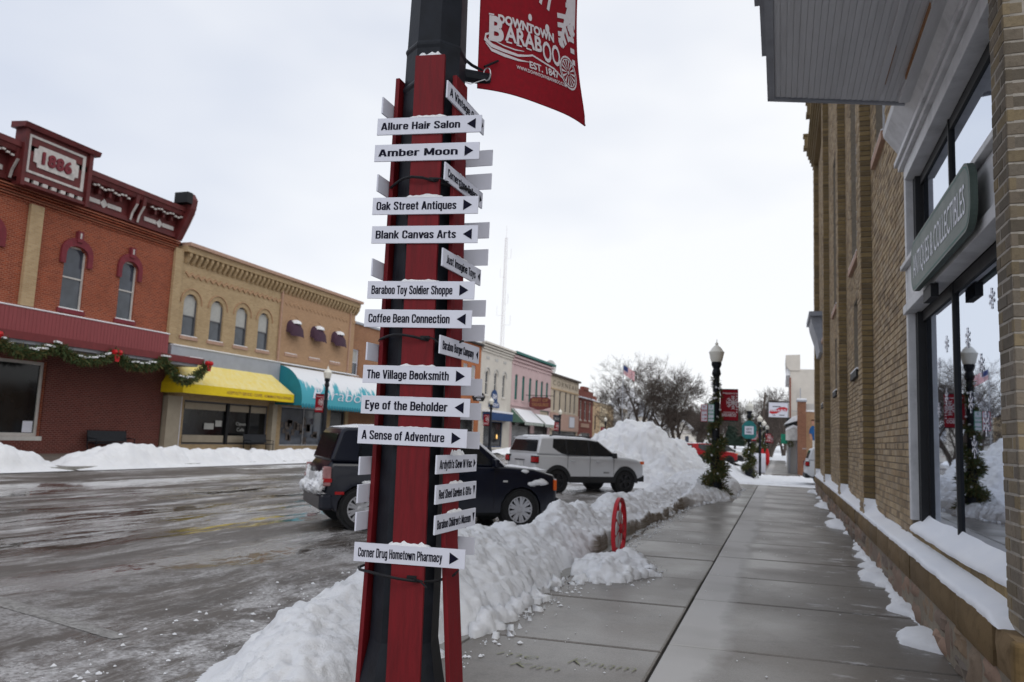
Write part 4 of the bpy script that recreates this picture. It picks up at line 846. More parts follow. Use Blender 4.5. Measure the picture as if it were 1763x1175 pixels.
# windows in the panels: y0, y1, z0, z1
WINS = [(10.45, 11.45, 5.55, 8.6)]
for (a, b) in ((12.65, 16.7), (17.25, 22.3), (22.85, 28.05)):
    c = (a+b)/2
    WINS += [(c-.75, c+.75, 4.85, 8.6), (c-.5, c+.5, 2.9, 4.15)]
SHOP = (5.02, 8.86, .95, 4.95)
def wall_holes(mb, u0, u1, z0, z1, holes, X, depth, place_, mi=0, revm=None):
    """wall plane with rectangular holes and reveals; place_(u, d, z) -> point, d is depth inwards"""
    us = sorted({u0, u1, *[h[0] for h in holes], *[h[1] for h in holes]}); zs = sorted({z0, z1, *[h[2] for h in holes], *[h[3] for h in holes]})
    us = [u for u in us if u0 <= u <= u1]; zs = [z for z in zs if z0 <= z <= z1]
    for a, b in zip(us, us[1:]):
        for c, d in zip(zs, zs[1:]):
            if any(h[0] < (a+b)/2 < h[1] and h[2] < (c+d)/2 < h[3] for h in holes): continue
            mb.add([place_(a, 0, c), place_(b, 0, c), place_(b, 0, d), place_(a, 0, d)], [(0, 1, 2, 3)], mi)
    for h in holes:
        q = [(h[0], h[2]), (h[1], h[2]), (h[1], h[3]), (h[0], h[3])]
        for k in range(4):
            (a, c), (b, d) = q[k], q[(k+1) % 4]
            mb.add([place_(a, 0, c), place_(b, 0, d), place_(b, depth, d), place_(a, depth, c)], [(0, 1, 2, 3)], mi)
mb = MB(); pf = lambda u, d, z: (XW+.008+d, u, z)
wall_holes(mb, 4.75, YE, .6, 13.2, WINS+[(5.0, 8.9, .6, 5.05)], XW, .22, pf)
mb.add([(XW+.008, YE, .12), (12, YE, .12), (12, YE, 13.2), (XW+.008, YE, 13.2)], [(0, 1, 2, 3)])
mb.add([(XW+.008, 4.75, 5.0), (XW+.008, 4.75, 13.2), (9, 4.75, 13.2), (9, 4.75, 5.0)], [(0, 1, 2, 3)])
mb.add([(XW+.008, 4.75, 13.2), (12, 4.75, 13.2), (12, YE, 13.2), (XW+.008, YE, 13.2)], [(0, 1, 2, 3)])
rbuild(mb, 'wall', 'mortar')
# bricks of the wall, laid one by one
def lay(mb, u0, u1, z0, z1, holes, put, bl=.205, bh=.0655, jo=.0105, hdr=6, out=.010):
    nrow = int((z1-z0)/(bh+jo))
    for r_ in range(nrow):
        z = z0+r_*(bh+jo); off = (bl+jo)/2*(r_ % 2); L_ = bl if r_ % hdr else bl/2-jo/2
        u = u0-off
        while u < u1:
            a, b = max(u, u0), min(u+L_, u1); u += L_+jo
            if b-a < .04: continue
            hit = [h for h in holes if a < h[1]-.01 and b > h[0]+.01 and z < h[3]-.01 and z+bh > h[2]+.01]
            if hit:
                h = hit[0]
                if a < h[0]-.05: b = h[0]-.004
                elif b > h[1]+.05: a = h[1]+.004
                else: continue
            j = rng.uniform(-.0015, .0015, 3); o_ = out+rng.uniform(-.003, .004)
            e_ = .004
            mb.add([put(a+j[0], .0, z), put(b, .0, z), put(b, .0, z+bh), put(a+j[0], .0, z+bh), put(a+e_, -o_, z+e_), put(b-e_, -o_, z+e_+j[2]), put(b-e_, -o_, z+bh-e_), put(a+e_, -o_, z+bh-e_+j[1])],
                   [(4, 5, 6, 7), (0, 1, 5, 4), (1, 2, 6, 5), (2, 3, 7, 6), (3, 0, 4, 7)])
mb = MB()
SHW = [(5.0, 8.9, .6, 5.05)]
lay(mb, 8.9, YE, .68, 12.6, WINS+SHW+[(a-.01, b+.01, 0, 99) for a, b in PILS], lambda u, d, z: (XW+.008+d, u, z))
lay(mb, 4.75, 8.9, 5.1, 12.6, [], lambda u, d, z: (XW+.008+d, u, z))
rbuild(mb, 'brickwork', 'brick_buff', kind='stuff')
# pilasters: core, bricks on the street face, bricks on the near return
mb = MB(); mb2 = MB(); mb3 = MB()
for a, b in PILS:
    mb.box(XP+.008, XW+.02, a+.008, b-.008, .66, 12.2)
    lay(mb2, a, b, .68, 12.1, [], lambda u, d, z: (XP+.008+d, u, z))
    lay(mb3, XP+.004, XW+.004, .68, 12.1, [], lambda u, d, z, a=a: (u, a+.008+d, z), hdr=2, bl=.3)
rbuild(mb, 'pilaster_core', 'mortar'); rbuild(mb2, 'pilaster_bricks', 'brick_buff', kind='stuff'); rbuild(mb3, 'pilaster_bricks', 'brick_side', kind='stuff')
# near pier: its bricks stand apart in the photograph, so each is a part
PX0, PY0, PY1 = 1.165, 4.72, 5.02
mb = MB(); mb.box(PX0+.003, 1.62, PY0+.003, PY1, .66, 7.0); rbuild(mb, 'pier_core', 'mortar_pale')
def pier(face):
    n_ = 0; z = .675; row = 0; bh, jo = .066, .011
    while z < 4.72:
        segs = ([(PY0, PY0+.205), (PY0+.216, PY1)] if row % 2 else [(PY0, PY0+.097), (PY0+.108, PY1)]) if face == 'w' else ([(PX0, PX0+.097), (PX0+.108, PX0+.31), (PX0+.321, 1.62)] if row % 2 else [(PX0, PX0+.205), (PX0+.216, 1.62)])
        for a, b in segs:
            if face == 's' and a > 1.45: pass
            bm = MB(); o_ = rng.uniform(.001, .007); e_ = .004
            if face == 'w': put = lambda u, d: (PX0+.006+d, u)
            else: put = lambda u, d: (u, PY0+.006+d)
            P = []
            for d, ee in ((.03, 0), (-o_+.003, 0), (-o_-.002, e_)):
                for (u, zz) in ((a+ee, z+ee), (b-ee, z+ee+rng.uniform(-.001, .001)), (b-ee, z+bh-ee), (a+ee, z+bh-ee+rng.uniform(-.001, .001))): x_, y_ = put(u, d); P.append((x_, y_, zz))
            bm.add(P, [(8, 9, 10, 11)]+[(i+k*4, (i+1) % 4+k*4, (i+1) % 4+4+k*4, i+4+k*4) for k in (0, 1) for i in range(4)])
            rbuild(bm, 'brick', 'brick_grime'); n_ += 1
        z += bh+jo; row += 1
    return n_
pier('w'); pier('s')
# stone base: cap blocks and rubble below, each stone a part
mb = MB(); mb.box(XL+.05, 1.62, 4.62, YE, -.05, .64); rbuild(mb, 'foundation', 'mortar')
y = 4.6; k = 0
while y < YE:
    L_ = rng.uniform(.55, 1.05) if y > 5 else .42; b = min(y+L_, YE); bm = MB(); o_ = rng.uniform(0, .018)
    n1, n2 = 5, 3; vs = []; fs = []
    for j in range(n2+1):
        for i in range(n1+1):
            e_ = (i in (0, n1)) or (j in (0, n2)); vs.append((XL+o_+(.018 if e_ else rng.uniform(-.012, .006)), y+.006+(b-y-.012)*i/n1, .44+.22*j/n2-.004))
    fs = [(j*(n1+1)+i, (j+1)*(n1+1)+i, (j+1)*(n1+1)+i+1, j*(n1+1)+i+1) for j in range(n2) for i in range(n1)]
    bm.add(vs, fs); top = [(n2*(n1+1)+i) for i in range(n1+1)]; m_ = len(vs)
    bm.add([(1.6, y+.006+(b-y-.012)*i/n1, .656) for i in range(n1+1)], []); fs2 = [(top[i], m_+i, m_+i+1, top[i+1]) for i in range(n1)]
    bm.f += [tuple(f) for f in fs2]; bm.m += [0]*len(fs2)
    lo = [i for i in range(n1+1)]; m2 = len(bm.v); bm.add([(XL+.07, y+.006+(b-y-.012)*i/n1, .44) for i in range(n1+1)], []); f3 = [(m2+i, lo[i], lo[i+1], m2+i+1) for i in range(n1)]; bm.f += f3; bm.m += [0]*len(f3)
    for ii in (0, n1):
        col_ = [j*(n1+1)+ii for j in range(n2+1)]; m3 = len(bm.v); bm.add([(1.3, bm.v[q][1], bm.v[q][2]) for q in col_], []); f4 = [(col_[j], col_[j+1], m3+j+1, m3+j) for j in range(n2)]; bm.f += f4; bm.m += [0]*len(f4)
    rbuild(bm, 'stone', 'ledge_stone', smooth=50); y = b; k += 1
mb = MB(); mb.box(XL+.012, 3.0, 4.57, 4.66, .10, .655); rbuild(mb, 'corner_stone', 'ledge_stone', bevel=.02)
def rubble(y0, y1, z0, z1):
    bm = MB(); n1, n2 = 5, 4; vs = []; cyc = rng.uniform(.0, .03); sk = rng.uniform(-.12, .12)
    for j in range(n2+1):
        for i in range(n1+1):
            q, p = i/n1, j/n2; e_ = min(q, 1-q, p, 1-p); rx = (abs(q-.5)*2)**3*(abs(p-.5)*2)**3
            yy = y0+(y1-y0)*(.5+(q-.5)*(1-.10*(abs(p-.5)*2)**4)+sk*(p-.5)); zz = z0+(z1-z0)*(.5+(p-.5)*(1-.1*(abs(q-.5)*2)**4))
            vs.append((XL+.065-(.028+cyc)*(1 if e_ > 0 else .0)*.6+rng.uniform(-.022, .018)*(e_ > 0), yy, zz))
    bm.add(vs, [(j*(n1+1)+i, (j+1)*(n1+1)+i, (j+1)*(n1+1)+i+1, j*(n1+1)+i+1) for j in range(n2) for i in range(n1)])
    rbuild(bm, 'rubble_stone', 'rubble', smooth=35)
y = 4.66; cnt = 0
while y < 28.3 and cnt < 190:
    w_ = rng.uniform(.2, .62)
    if rng.random() < .5:
        h_ = rng.uniform(.12, .2); rubble(y, y+w_, .10, .10+h_); rubble(y+rng.uniform(-.02, .02), y+w_, .105+h_, .435); cnt += 2
    else: rubble(y, y+w_, .10, .435); cnt += 1
    y += w_+.012
# snow lying on the ledge and on the sloping shop sill
def off_(P): return [(a-RBO.x, b-RBO.z) for a, b in P]
def ledge(y):
    e_ = XL+.012+.05*abs(ns1(y, 2.3, 3))+.02*ns1(y, 11, 4); near = min([abs(y-p[0]) for p in PILS if y < p[0]+.1]+[9])
    hb = .05+.02*ns1(y, 2, 5); hw = .09+.16*math.exp(-near/.3)*(y > 8)+.03*ns1(y, 1.7, 6); xw = XP+.01 if any(a-.01 < y < b for a, b in PILS) else XW+.012
    tp = float(sst(4.88, 5.15, np.array(y))); hb *= tp; hw *= tp
    if y < 5.03: xw = PX0+.01
    return off_([(e_+.004, .654), (e_, .654+hb*.55), (e_+.012, .654+hb*.9), (e_+.03+.01*ns1(y, 14, 7), .657+hb), (e_+(xw-e_)*.6, .657+hb+(hw-hb)*.45+.012*ns1(y, 8, 8)), (xw, .657+hw)])
sweep('snow', 4.9-4.6, YE-4.6, .025, lambda y: ledge(y+4.6), parent=rb, kind='stuff')
def sill(y):
    e_ = XW-.05+.05*ns1(y, 1.6, 13)+.02*ns1(y, 9, 14)+.04*float(sst(6.4, 5.6, np.array(y))); hb = .045+.02*ns1(y, 3, 15)
    return off_([(e_+.012, .80), (e_, .80+hb*.4), (e_+.012, .80+hb), (e_+.05, .83+hb+.01*ns1(y, 9, 16)), (XW+.06, .90+.03*ns1(y, 2, 17)), (XW+.11, .955+.05*ns1(y, 1.5, 18)), (XW+.13, .96)])
sweep('snow', 5.0-4.6, 8.74-4.6, .025, lambda y: sill(y+4.6), parent=rb, kind='stuff')
mb = MB()
for y in np.arange(5.03, 8.85, .214): mb.box(XW-.0, XW+.3, y, min(y+.205, 8.86), .735+rng.uniform(-.003, .003), .80+rng.uniform(-.003, .003))
rbuild(mb, 'sill_course', 'brick_side', kind='stuff'); mb = MB(); mb.box(XW+.01, 1.6, 5.0, 8.9, .6, .79); rbuild(mb, 'sill_core', 'mortar')
# shop window: frame, panes, mullions
mb = MB()
mb.box(XW-.02, XW+.10, 8.76, 8.86, .9, 4.62)
mb.box(XW-.05, XW+.09, 5.03, 8.86, 2.96, 3.05); mb.box(XW-.02, XW+.09, 5.03, 8.74, 3.052, 3.42); mb.box(XW-.07, XW+.09, 5.03, 8.86, 3.422, 3.47)
mb.box(XW-.03, XW+.12, 5.03, 8.74, 4.36, 4.50); mb.box(XW-.07, XW+.10, 5.03, 8.9, 4.502, 4.56); mb.box(XW-.10, XW+.10, 5.03, 8.95, 4.562, 4.62)
mb.prism([(XW-.10, 4.622), (XW+.05, 4.622), (XW+.05, 5.0), (XW-.20, 5.0), (XW-.19, 4.93), (XW-.03, 4.70)], 'y', 5.03, 9.0)
fr_ = rbuild(mb, 'shop_window', 'white_paint', bevel=.006)
mb = MB(); mb.box(XW+.095, XW+.16, 5.03, 8.62, 2.86, 2.958); mb.box(XW+.095, XW+.14, 5.03, 8.62, 4.26, 4.358); mb.box(XW+.12, XW+.17, 8.50, 8.615, .9, 4.36)
for y in (7.16, 5.05): mb.box(XW+.085, XW+.135, y-.018, y+.018, .88, 4.36)
mb.box(XW+.05, XW+.12, 8.617, 8.758, .9, 4.36)
rbuild(mb, 'mullion', 'car_plastic', parent=rb)
for (a, b, c, d) in ((5.07, 7.14, .9, 2.86), (7.18, 8.5, .9, 2.86), (5.07, 7.14, 3.47, 4.26), (7.18, 8.5, 3.47, 4.26)):
    mb = MB(); mb.add([(XW+.11, a, c), (XW+.11, b, c), (XW+.11, b, d), (XW+.11, a, d)], [(0, 1, 2, 3)])
    me_off = [(p[0]-RBO.x, p[1]-RBO.y, p[2]-RBO.z) for p in mb.v]; mb.v = me_off; mb.build('pane', 'shop_window', fr_)
# snowflake cut-outs stuck on the glass
for (y, z, s_) in ((7.55, 2.5, .13), (7.9, 2.35, .12), (7.6, 2.05, .12), (6.75, 2.45, .14), (6.35, 2.2, .15), (6.0, 2.62, .13), (6.7, 1.95, .14), (6.25, 1.78, .16), (7.95, 1.95, .12), (6.62, 1.62, .15)):
    s_ *= .55
    mb = MB()
    for a in range(0, 180, 60):
        q = R(a+90); dy, dz = math.cos(q)*s_, math.sin(q)*s_; ny, nz_ = -math.sin(q)*.006, math.cos(q)*.006
        mb.add([(XW+.106, y-dy+ny, z-dz+nz_), (XW+.106, y-dy-ny, z-dz-nz_), (XW+.106, y+dy-ny, z+dz-nz_), (XW+.106, y+dy+ny, z+dz+nz_)], [(0, 1, 2, 3)])
        for t_ in (-.8, -.5, .5, .8):
            for sg in (-1, 1):
                q2 = q+sg*R(55)*np.sign(t_)+(0 if t_ > 0 else math.pi); by, bz = y+dy*t_, z+dz*t_; ey, ez = by+math.cos(q2)*s_*.3, bz+math.sin(q2)*s_*.3
                mb.add([(XW+.1055, by, bz-.008), (XW+.1055, ey, ez-.008), (XW+.1055, ey, ez+.008), (XW+.1055, by, bz+.008)], [(0, 1, 2, 3)])
    mb.v = [(p[0]-RBO.x, p[1]-RBO.y, p[2]-RBO.z) for p in mb.v]; mb.build('snowflake', 'sign_white', fr_)
# the room behind the glass
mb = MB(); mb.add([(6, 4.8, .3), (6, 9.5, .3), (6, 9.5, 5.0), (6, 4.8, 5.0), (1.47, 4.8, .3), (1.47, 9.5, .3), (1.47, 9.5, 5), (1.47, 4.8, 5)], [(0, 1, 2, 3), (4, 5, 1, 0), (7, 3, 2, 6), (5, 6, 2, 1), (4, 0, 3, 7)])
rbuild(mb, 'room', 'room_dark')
mb = MB(); mb.box(1.5, 2.3, 5.05, 8.8, .3, .82); rbuild(mb, 'display_shelf', 'brown_wood')
mb = MB(); mb.lathe([(.26, .82), (.2, 1.0), (.09, 1.25), (.01, 1.42)], 10, (1.75, 5.35, 0)); mb.v = list(mb.v); o = mb.build('display_cone', 'sign_white', None, smooth=60, label='small white and green cloth cone standing inside the shop window', cat='display cone')
mb = MB(); mb.lathe([(.262, .9), (.235, .95), (.205, 1.0)], 10, (1.75, 5.35, 0)); mb.lathe([(.15, 1.12), (.12, 1.19)], 10, (1.75, 5.35, 0)); mb.build('stripe', 'sign_green', o)
# oval-ended board: ANTIQUES & COLLECTIBLES
SY0, SY1, SZ0, SZ1 = 5.38, 7.72, 2.97, 3.42
def capsule(L_, h_, n=10, r_=None):
    r_ = r_ or h_/2; P = []
    for cx_, cz_, a0 in ((L_/2-r_, h_/2-r_, 0), (-L_/2+r_, h_/2-r_, 90), (-L_/2+r_, -h_/2+r_, 180), (L_/2-r_, -h_/2+r_, 270)):
        for k in range(n+1): a = R(a0+90*k/n); P.append((cx_+r_*math.cos(a), cz_+r_*math.sin(a)))
    return P
mb = MB(); Ls, hs = SY1-SY0, SZ1-SZ0; mb.prism(capsule(Ls, hs, 8, .17), 'y', -.022, .022)
o = mb.build('shop_sign', 'teal_sign', None, label='green wooden sign with rounded ends reading Antiques and Collectibles above the shop window', cat='shop sign'); o.location = (XW-.11, (SY0+SY1)/2, (SZ0+SZ1)/2); o.rotation_euler = (0, 0, R(-90))
mb = MB(); lettering(mb, 'ANTIQUES & COLLECTIBLES', -Ls*.44, Ls*.44, -.105, .21, -.025, .0); mb.build('lettering', 'sign_white', o)
mb = MB(); P = capsule(Ls-.04, hs-.04, 8, .155); Q = capsule(Ls-.055, hs-.055, 8, .15); n = len(P)
mb.add([(a, -.0235, b) for a, b in P]+[(a, -.0235, b) for a, b in Q], [(i, (i+1) % n, (i+1) % n+n, i+n) for i in range(n)]); mb.build('border', 'green_trim', o)
# second sign board behind it, only its dark end shows
mb = MB(); mb.prism([(7.1, 2.84), (7.45, 2.84), (7.45, 2.95), (7.1, 2.95)], 'x', XW-.08, XW-.02); rbuild(mb, 'sign_lamp_box', 'dark_trim')
# the bay overhead
bay = MB(); BX, BZ = -.10, 4.86
bay.box(BX, XW-.02, 1.2, 7.5, BZ+.12, 8.6)
bay.add([(BX, 7.5, BZ+.12), (XW-.02, 7.95, BZ+.12), (XW-.02, 7.95, 8.6), (BX, 7.5, 8.6), (BX, 7.5, BZ+.12), (XW-.02, 7.5, BZ+.12)], [(0, 1, 2, 3), (0, 1, 5)])
bayo = rbuild(bay, 'bay', 'white_paint')
mb = MB()
mb.box(BX-.015, BX+.05, 1.2, 7.52, BZ-.02, BZ+.12); mb.box(BX-.05, BX-.016, 1.2, 6.7, BZ+.02, BZ+.16); mb.box(BX-.09, BX-.051, 1.2, 6.0, BZ+.09, BZ+.24)
mb.add([(BX-.015, 7.5, BZ-.02), (XW-.02, 7.94, BZ-.02), (XW-.02, 7.98, BZ-.02), (BX-.015, 7.55, BZ-.02), (BX-.015, 7.5, BZ+.14), (XW-.02, 7.94, BZ+.14), (XW-.02, 7.98, BZ+.14), (BX-.015, 7.55, BZ+.14)], [(0, 3, 2, 1), (4, 5, 6, 7), (3, 7, 6, 2), (0, 1, 5, 4)])
rbuild(mb, 'bay_moulding', 'grey_paint')
nb = 26; w_ = (XW-.02-(BX+.052))/nb
for k in range(nb):
    x0 = BX+.052+k*w_; x1 = x0+w_-.0022; y1 = 7.5+.45*((x0+x1)/2-BX)/(XW-BX)
    mb = MB(); mb.box(x0, x1, 1.2, y1-.01, BZ+rng.uniform(-.0015, .0015), BZ+.03); rbuild(mb, 'soffit_board', 'soffit_paint')
mb = MB(); mb.box(XW-.42, XW-.36, 1.2, 7.6, BZ-.03, BZ-.002); mb.box(XW-.2, XW-.03, 1.2, 7.8, BZ-.05, BZ-.002); rbuild(mb, 'soffit_moulding', 'soffit_paint', bevel=.006)
mb = MB(); mb.box(XW-.21, XW-.2, 6.1, 7.3, BZ-.045, BZ-.002); mb.box(XW-.365, XW-.355, 6.7, 7.4, BZ-.028, BZ-.001); rbuild(mb, 'rust_streak', 'rust_stain')
# upper windows with stone sills
for (a, b, c, d) in WINS:
    mb = MB(); f_ = .08
    mb.box(XW+.09, XW+.2, a, a+f_, c, d); mb.box(XW+.09, XW+.2, b-f_, b, c, d); mb.box(XW+.09, XW+.2, a+f_, b-f_, d-f_, d); mb.box(XW+.09, XW+.2, a+f_, b-f_, c, c+f_); mb.box(XW+.10, XW+.2, a+f_, b-f_, (c+d)/2-.03, (c+d)/2+.03)
    if b-a > 1.2: mb.box(XW+.04, XW+.2, (a+b)/2-.05, (a+b)/2+.05, c+f_, d-f_)
    wo = rbuild(mb, 'window', 'white_paint')
    mb = MB(); mb.add([(XW+.15, a+f_, c+f_), (XW+.15, b-f_, c+f_), (XW+.15, b-f_, d-f_), (XW+.15, a+f_, d-f_)], [(0, 1, 2, 3)]); mb.v = [(p[0]-RBO.x, p[1]-RBO.y, p[2]-RBO.z) for p in mb.v]; mb.build('pane', 'glass_window', wo)
    mb = MB(); mb.box(XW-.06, XW+.2, a-.08, b+.08, c-.12, c-.003); mb.v = [(p[0]-RBO.x, p[1]-RBO.y, p[2]-RBO.z) for p in mb.v]; mb.build('sill', 'stone_sill' if c > 4.5 else 'dark_trim', wo)
    mb = MB(); mb.box(XW-.055, XW+.12, a-.06, b+.06, c-.003, c+.03); mb.v = [(p[0]-RBO.x, p[1]-RBO.y, p[2]-RBO.z) for p in mb.v]; mb.build('snow', 'snow_soft', wo, bevel=.01)
# parapet and corbelled cornice
mb = MB()
for k in range(5): mb.box(XP-.02-.05*k, XW+.1, 8.0, YE+.05, 11.3+.13*k+.002, 11.43+.13*k)
mb.box(XP-.25, XW+.3, 8, 22.0, 11.955, 13.4); rbuild(mb, 'cornice', 'brick_side')
for (y, z) in ((22.6, 11.95), (25.4, 11.95), (28.3, 11.95)):
    mb = MB(); mb.box(XP-.33, XP+.1, y-.18, y+.18, z, z+.1); mb.box(XP-.3, XP+.08, y-.14, y+.14, z+.1, z+.45); mb.box(XP-.34, XP+.1, y-.18, y+.18, z+.45, z+.52); rbuild(mb, 'parapet_block', 'brick_side')
# stone hood over the far door
mb = MB(); mb.prism([(.90, 5.6), (1.25, 5.6), (1.25, 4.5), (1.15, 4.5), (1.08, 4.9), (.93, 5.4)], 'y', 25.6, 27.8); mb.box(.84, 1.25, 25.45, 27.95, 5.602, 5.74); rbuild(mb, 'door_hood', 'grey_paint')

# ------------------------------------------------------------------ left: the row across the road
FX = -27.0
class Bld:
    """a building of the far row; helper coordinates: d = out towards the street, u = along it, z = up"""
    def __init__(s, name, label, y0, y1, H, wall, cat='building', X=FX, back=14, z0=.12):
        s.y0, s.y1, s.H, s.X, s.wall = y0, y1, H, X, wall; s.r = thing(name, label, cat, (X, y0, z0)); s.o = Vector((X, y0, z0)); s.holes = []; s.back = back; s.z0 = z0
    def part(s, mb, name, mat, parent=None, **k):
        mb.v = [(a-s.o.x, b-s.o.y, c-s.o.z) for a, b, c in mb.v]; return mb.build(name, mat, parent or s.r, **k)
    def box(s, name, mat, d0, d1, u0, u1, z0, z1, parent=None, **k):
        return s.part(MB().box(s.X+d0, s.X+d1, u0, u1, z0, z1), name, mat, parent, **k)
    def finish(s, z0=None, side=None, arch=()):
        mb = MB(); z0 = s.z0 if z0 is None else z0
        wall_holes(mb, s.y0, s.y1, z0, s.H, s.holes, s.X, .2, lambda u, d, z: (s.X-d, u, z))
        mb.add([(s.X, s.y0, z0), (s.X-s.back, s.y0, z0), (s.X-s.back, s.y0, s.H), (s.X, s.y0, s.H), (s.X, s.y1, z0), (s.X-s.back, s.y1, z0), (s.X-s.back, s.y1, s.H), (s.X, s.y1, s.H)], [(0, 1, 2, 3), (4, 7, 6, 5), (1, 5, 6, 2), (3, 2, 6, 7)])
        for (u0, u1, zs, zt) in arch:      # arched heads: fill the corners
            n = 8; c = (u0+u1)/2; rr = (u1-u0)/2; h = zt-zs
            for sg in (-1, 1):
                pts = [(c+sg*rr*math.cos(R(90*k/n)), zs+h*math.sin(R(90*k/n))) for k in range(n+1)]
                P = [(c+sg*rr, zt)]+pts; mb.add([(s.X, a, b) for a, b in P]+[(s.X-.2, a, b) for a, b in P], [tuple(range(len(P)))]+[(i+1, i+2, i+2+len(P), i+1+len(P)) for i in range(n)])
        s.part(mb, 'wall', s.wall)
        mb = MB(); mb.box(s.X-s.back, s.X-.3, s.y0+.1, s.y1-.1, s.H-.5, s.H+.04); s.part(mb, 'roof', 'snow_soft')
    def window(s, u0, u1, z0, z1, frame='window_frame', upper='blind', lower='glass_window', arch=0, sill='stone_sill', f=.07, mull=False, snow=True, split=.5, trans=None):
        s.holes.append((u0, u1, z0, z1)); X = s.X-.12; mb = MB(); c = (u0+u1)/2
        def bar(a, b, c_, d_): mb.box(X-.05, X+.03, a, b, c_, d_)
        bar(u0, u0+f, z0, z1); bar(u1-f, u1, z0, z1); bar(u0+f, u1-f, z0, z0+f); bar(u0+f, u1-f, z1-f-arch*.3, z1)
        if split: bar(u0+f, u1-f, z0+(z1-z0)*split-f*.4, z0+(z1-z0)*split+f*.4)
        if mull: bar(c-f*.3, c+f*.3, z0+f, z1-f)
        w_ = s.part(mb, 'window', frame)
        zs = [z0+f, z0+(z1-z0)*split if split else z1-f, z1-f]
        for k, mt in enumerate((lower, upper) if split else (lower,)):
            s.part(MB().add([(X-.02, u0+f, zs[k]), (X-.02, u1-f, zs[k]), (X-.02, u1-f, zs[k+1]), (X-.02, u0+f, zs[k+1])], [(0, 1, 2, 3)]), 'pane', mt, w_)
        if sill: s.part(MB().box(s.X-.1, s.X+.07, u0-.12, u1+.12, z0-.16, z0-.002), 'sill', sill, w_)
        if snow and sill: s.part(MB().box(s.X-.09, s.X+.06, u0-.05, u1+.05, z0-.002, z0+.035), 'snow', 'snow_soft', w_)
        return w_
# --- red brick building with the 1886 panel
B = Bld('brick_building', 'two storey red brick building with a dark red cornice and 1886 date panel', 4, 29.12, 10.25, 'brick_red')
arc = []
for (a, b) in ((8.2, 9.3), (11.2, 12.3), (14.0, 15.1), (16.6, 17.7), (19.25, 20.35), (23.2, 24.25), (26.02, 26.95)):
    B.window(a, b, 5.85, 8.42, sill='hood_red', split=.5, upper='glass_blue', lower='glass_window'); arc.append((a, b, 8.1, 8.42))
    mb = MB(); c = (a+b)/2; P = []
    for k in range(11): t_ = R(180*k/10); P.append((c-(b-a)*.72*math.cos(t_), 8.15+.62*math.sin(t_)))
    Q = [(c-(b-a)*.5*math.cos(R(180*k/10)), 8.08+.36*math.sin(R(180*k/10))) for k in range(11)]
    P = [(P[0][0], 7.65)]+P+[(P[-1][0], 7.65)]; Q = [(Q[0][0], 7.65)]+Q+[(Q[-1][0], 7.65)]; n = len(P)
    vs = [(FX+d, y, z) for d in (.002, .10) for y, z in P+Q]; fs = []
    for i in range(n-1): fs += [(2*n+i, 2*n+i+1, 3*n+i+1, 3*n+i), (i, i+1, 2*n+i+1, 2*n+i), (n+i, 3*n+i, 3*n+i+1, n+i+1)]
    fs += [(0, 2*n, 3*n, n), (n-1, 2*n-1, 4*n-1, 3*n-1)]
    mb.add(vs, fs); mb.box(FX+.003, FX+.16, c-.13, c+.13, 8.6, 9.05); B.part(mb, 'window_hood', 'hood_red')
    B.box('keystone', 'cornice_white', .161, .17, c-.04, c+.04, 8.75, 8.98)
B.window(15.4, 22.9, .78, 3.62, frame='window_frame', upper='shop_glass', lower='shop_glass', split=0, sill='window_frame', f=.12, snow=False)
B.window(6, 13.5, .78, 3.62, frame='window_frame', upper='shop_glass', lower='shop_glass', split=0, sill='window_frame', f=.12, snow=False)
B.finish(arch=arc)
B.box('curtain', 'blind', -.16, -.15, 21.45, 22.5, .95, 3.5); B.box('notice', 'sign_white', -.128, -.12, 22.3, 22.72, .92, 1.35)
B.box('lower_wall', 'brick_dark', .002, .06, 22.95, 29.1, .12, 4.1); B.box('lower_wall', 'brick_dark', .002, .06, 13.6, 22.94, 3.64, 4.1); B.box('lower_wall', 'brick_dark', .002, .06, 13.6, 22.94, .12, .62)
mb = MB()
for k in range(5): mb.box(FX+.001, FX+.05+.05*k, 4, 29.12, 9.55+.1*k, 9.6+.1*k)
B.part(mb, 'brick_band', 'brick_red')
B.box('pilaster', 'brick_cream', .001, .14, 21.42, 21.98, 5.66, 9.54); B.box('pilaster', 'brick_cream', .001, .14, 12.9, 13.4, 5.66, 9.54)
B.box('pilaster', 'brick_cream', .001, .14, 29.0, 29.5, 5.2, 9.7)
# cornice: bed, frieze, crown, brackets, white mouldings
mb = MB(); mb.prism([(FX+.0, 10.12), (FX+.16, 10.12), (FX+.16, 10.32), (FX+.1, 10.36), (FX+.1, 11.0), (FX+.5, 11.15), (FX+.56, 11.32), (FX+.62, 11.34), (FX+.62, 11.55), (FX, 11.75)], 'y', 4, 29.15); B.part(mb, 'cornice', 'cornice_red')
mb = MB()
for (a, b) in ((23.75, 25.6), (26.9, 28.7), (17.4, 20.1)):
    mb.box(FX+.101, FX+.13, a, (a+b)/2-.2, 10.42, 10.6); mb.box(FX+.101, FX+.13, (a+b)/2+.2, b, 10.42, 10.6); mb.obox((FX+.115, (a+b)/2, 10.51), (.02, 0, 0), (0, .1, .1), (0, -.1, .1))
    for y in np.arange(a, b, .18): mb.box(FX+.42, FX+.50, y, y+.12, 11.0+.05*math.sin(y*9), 11.07+.05*math.sin(y*9))
B.part(mb, 'cornice_moulding', 'cornice_white', kind='stuff')
for y in (24.2, 24.75, 25.3, 27.3, 27.8, 28.3, 19.6, 18.9, 18.2):
    B.part(MB().box(FX+.1, FX+.36, y-.06, y+.06, 10.78, 10.98), 'dentil', 'cornice_red')
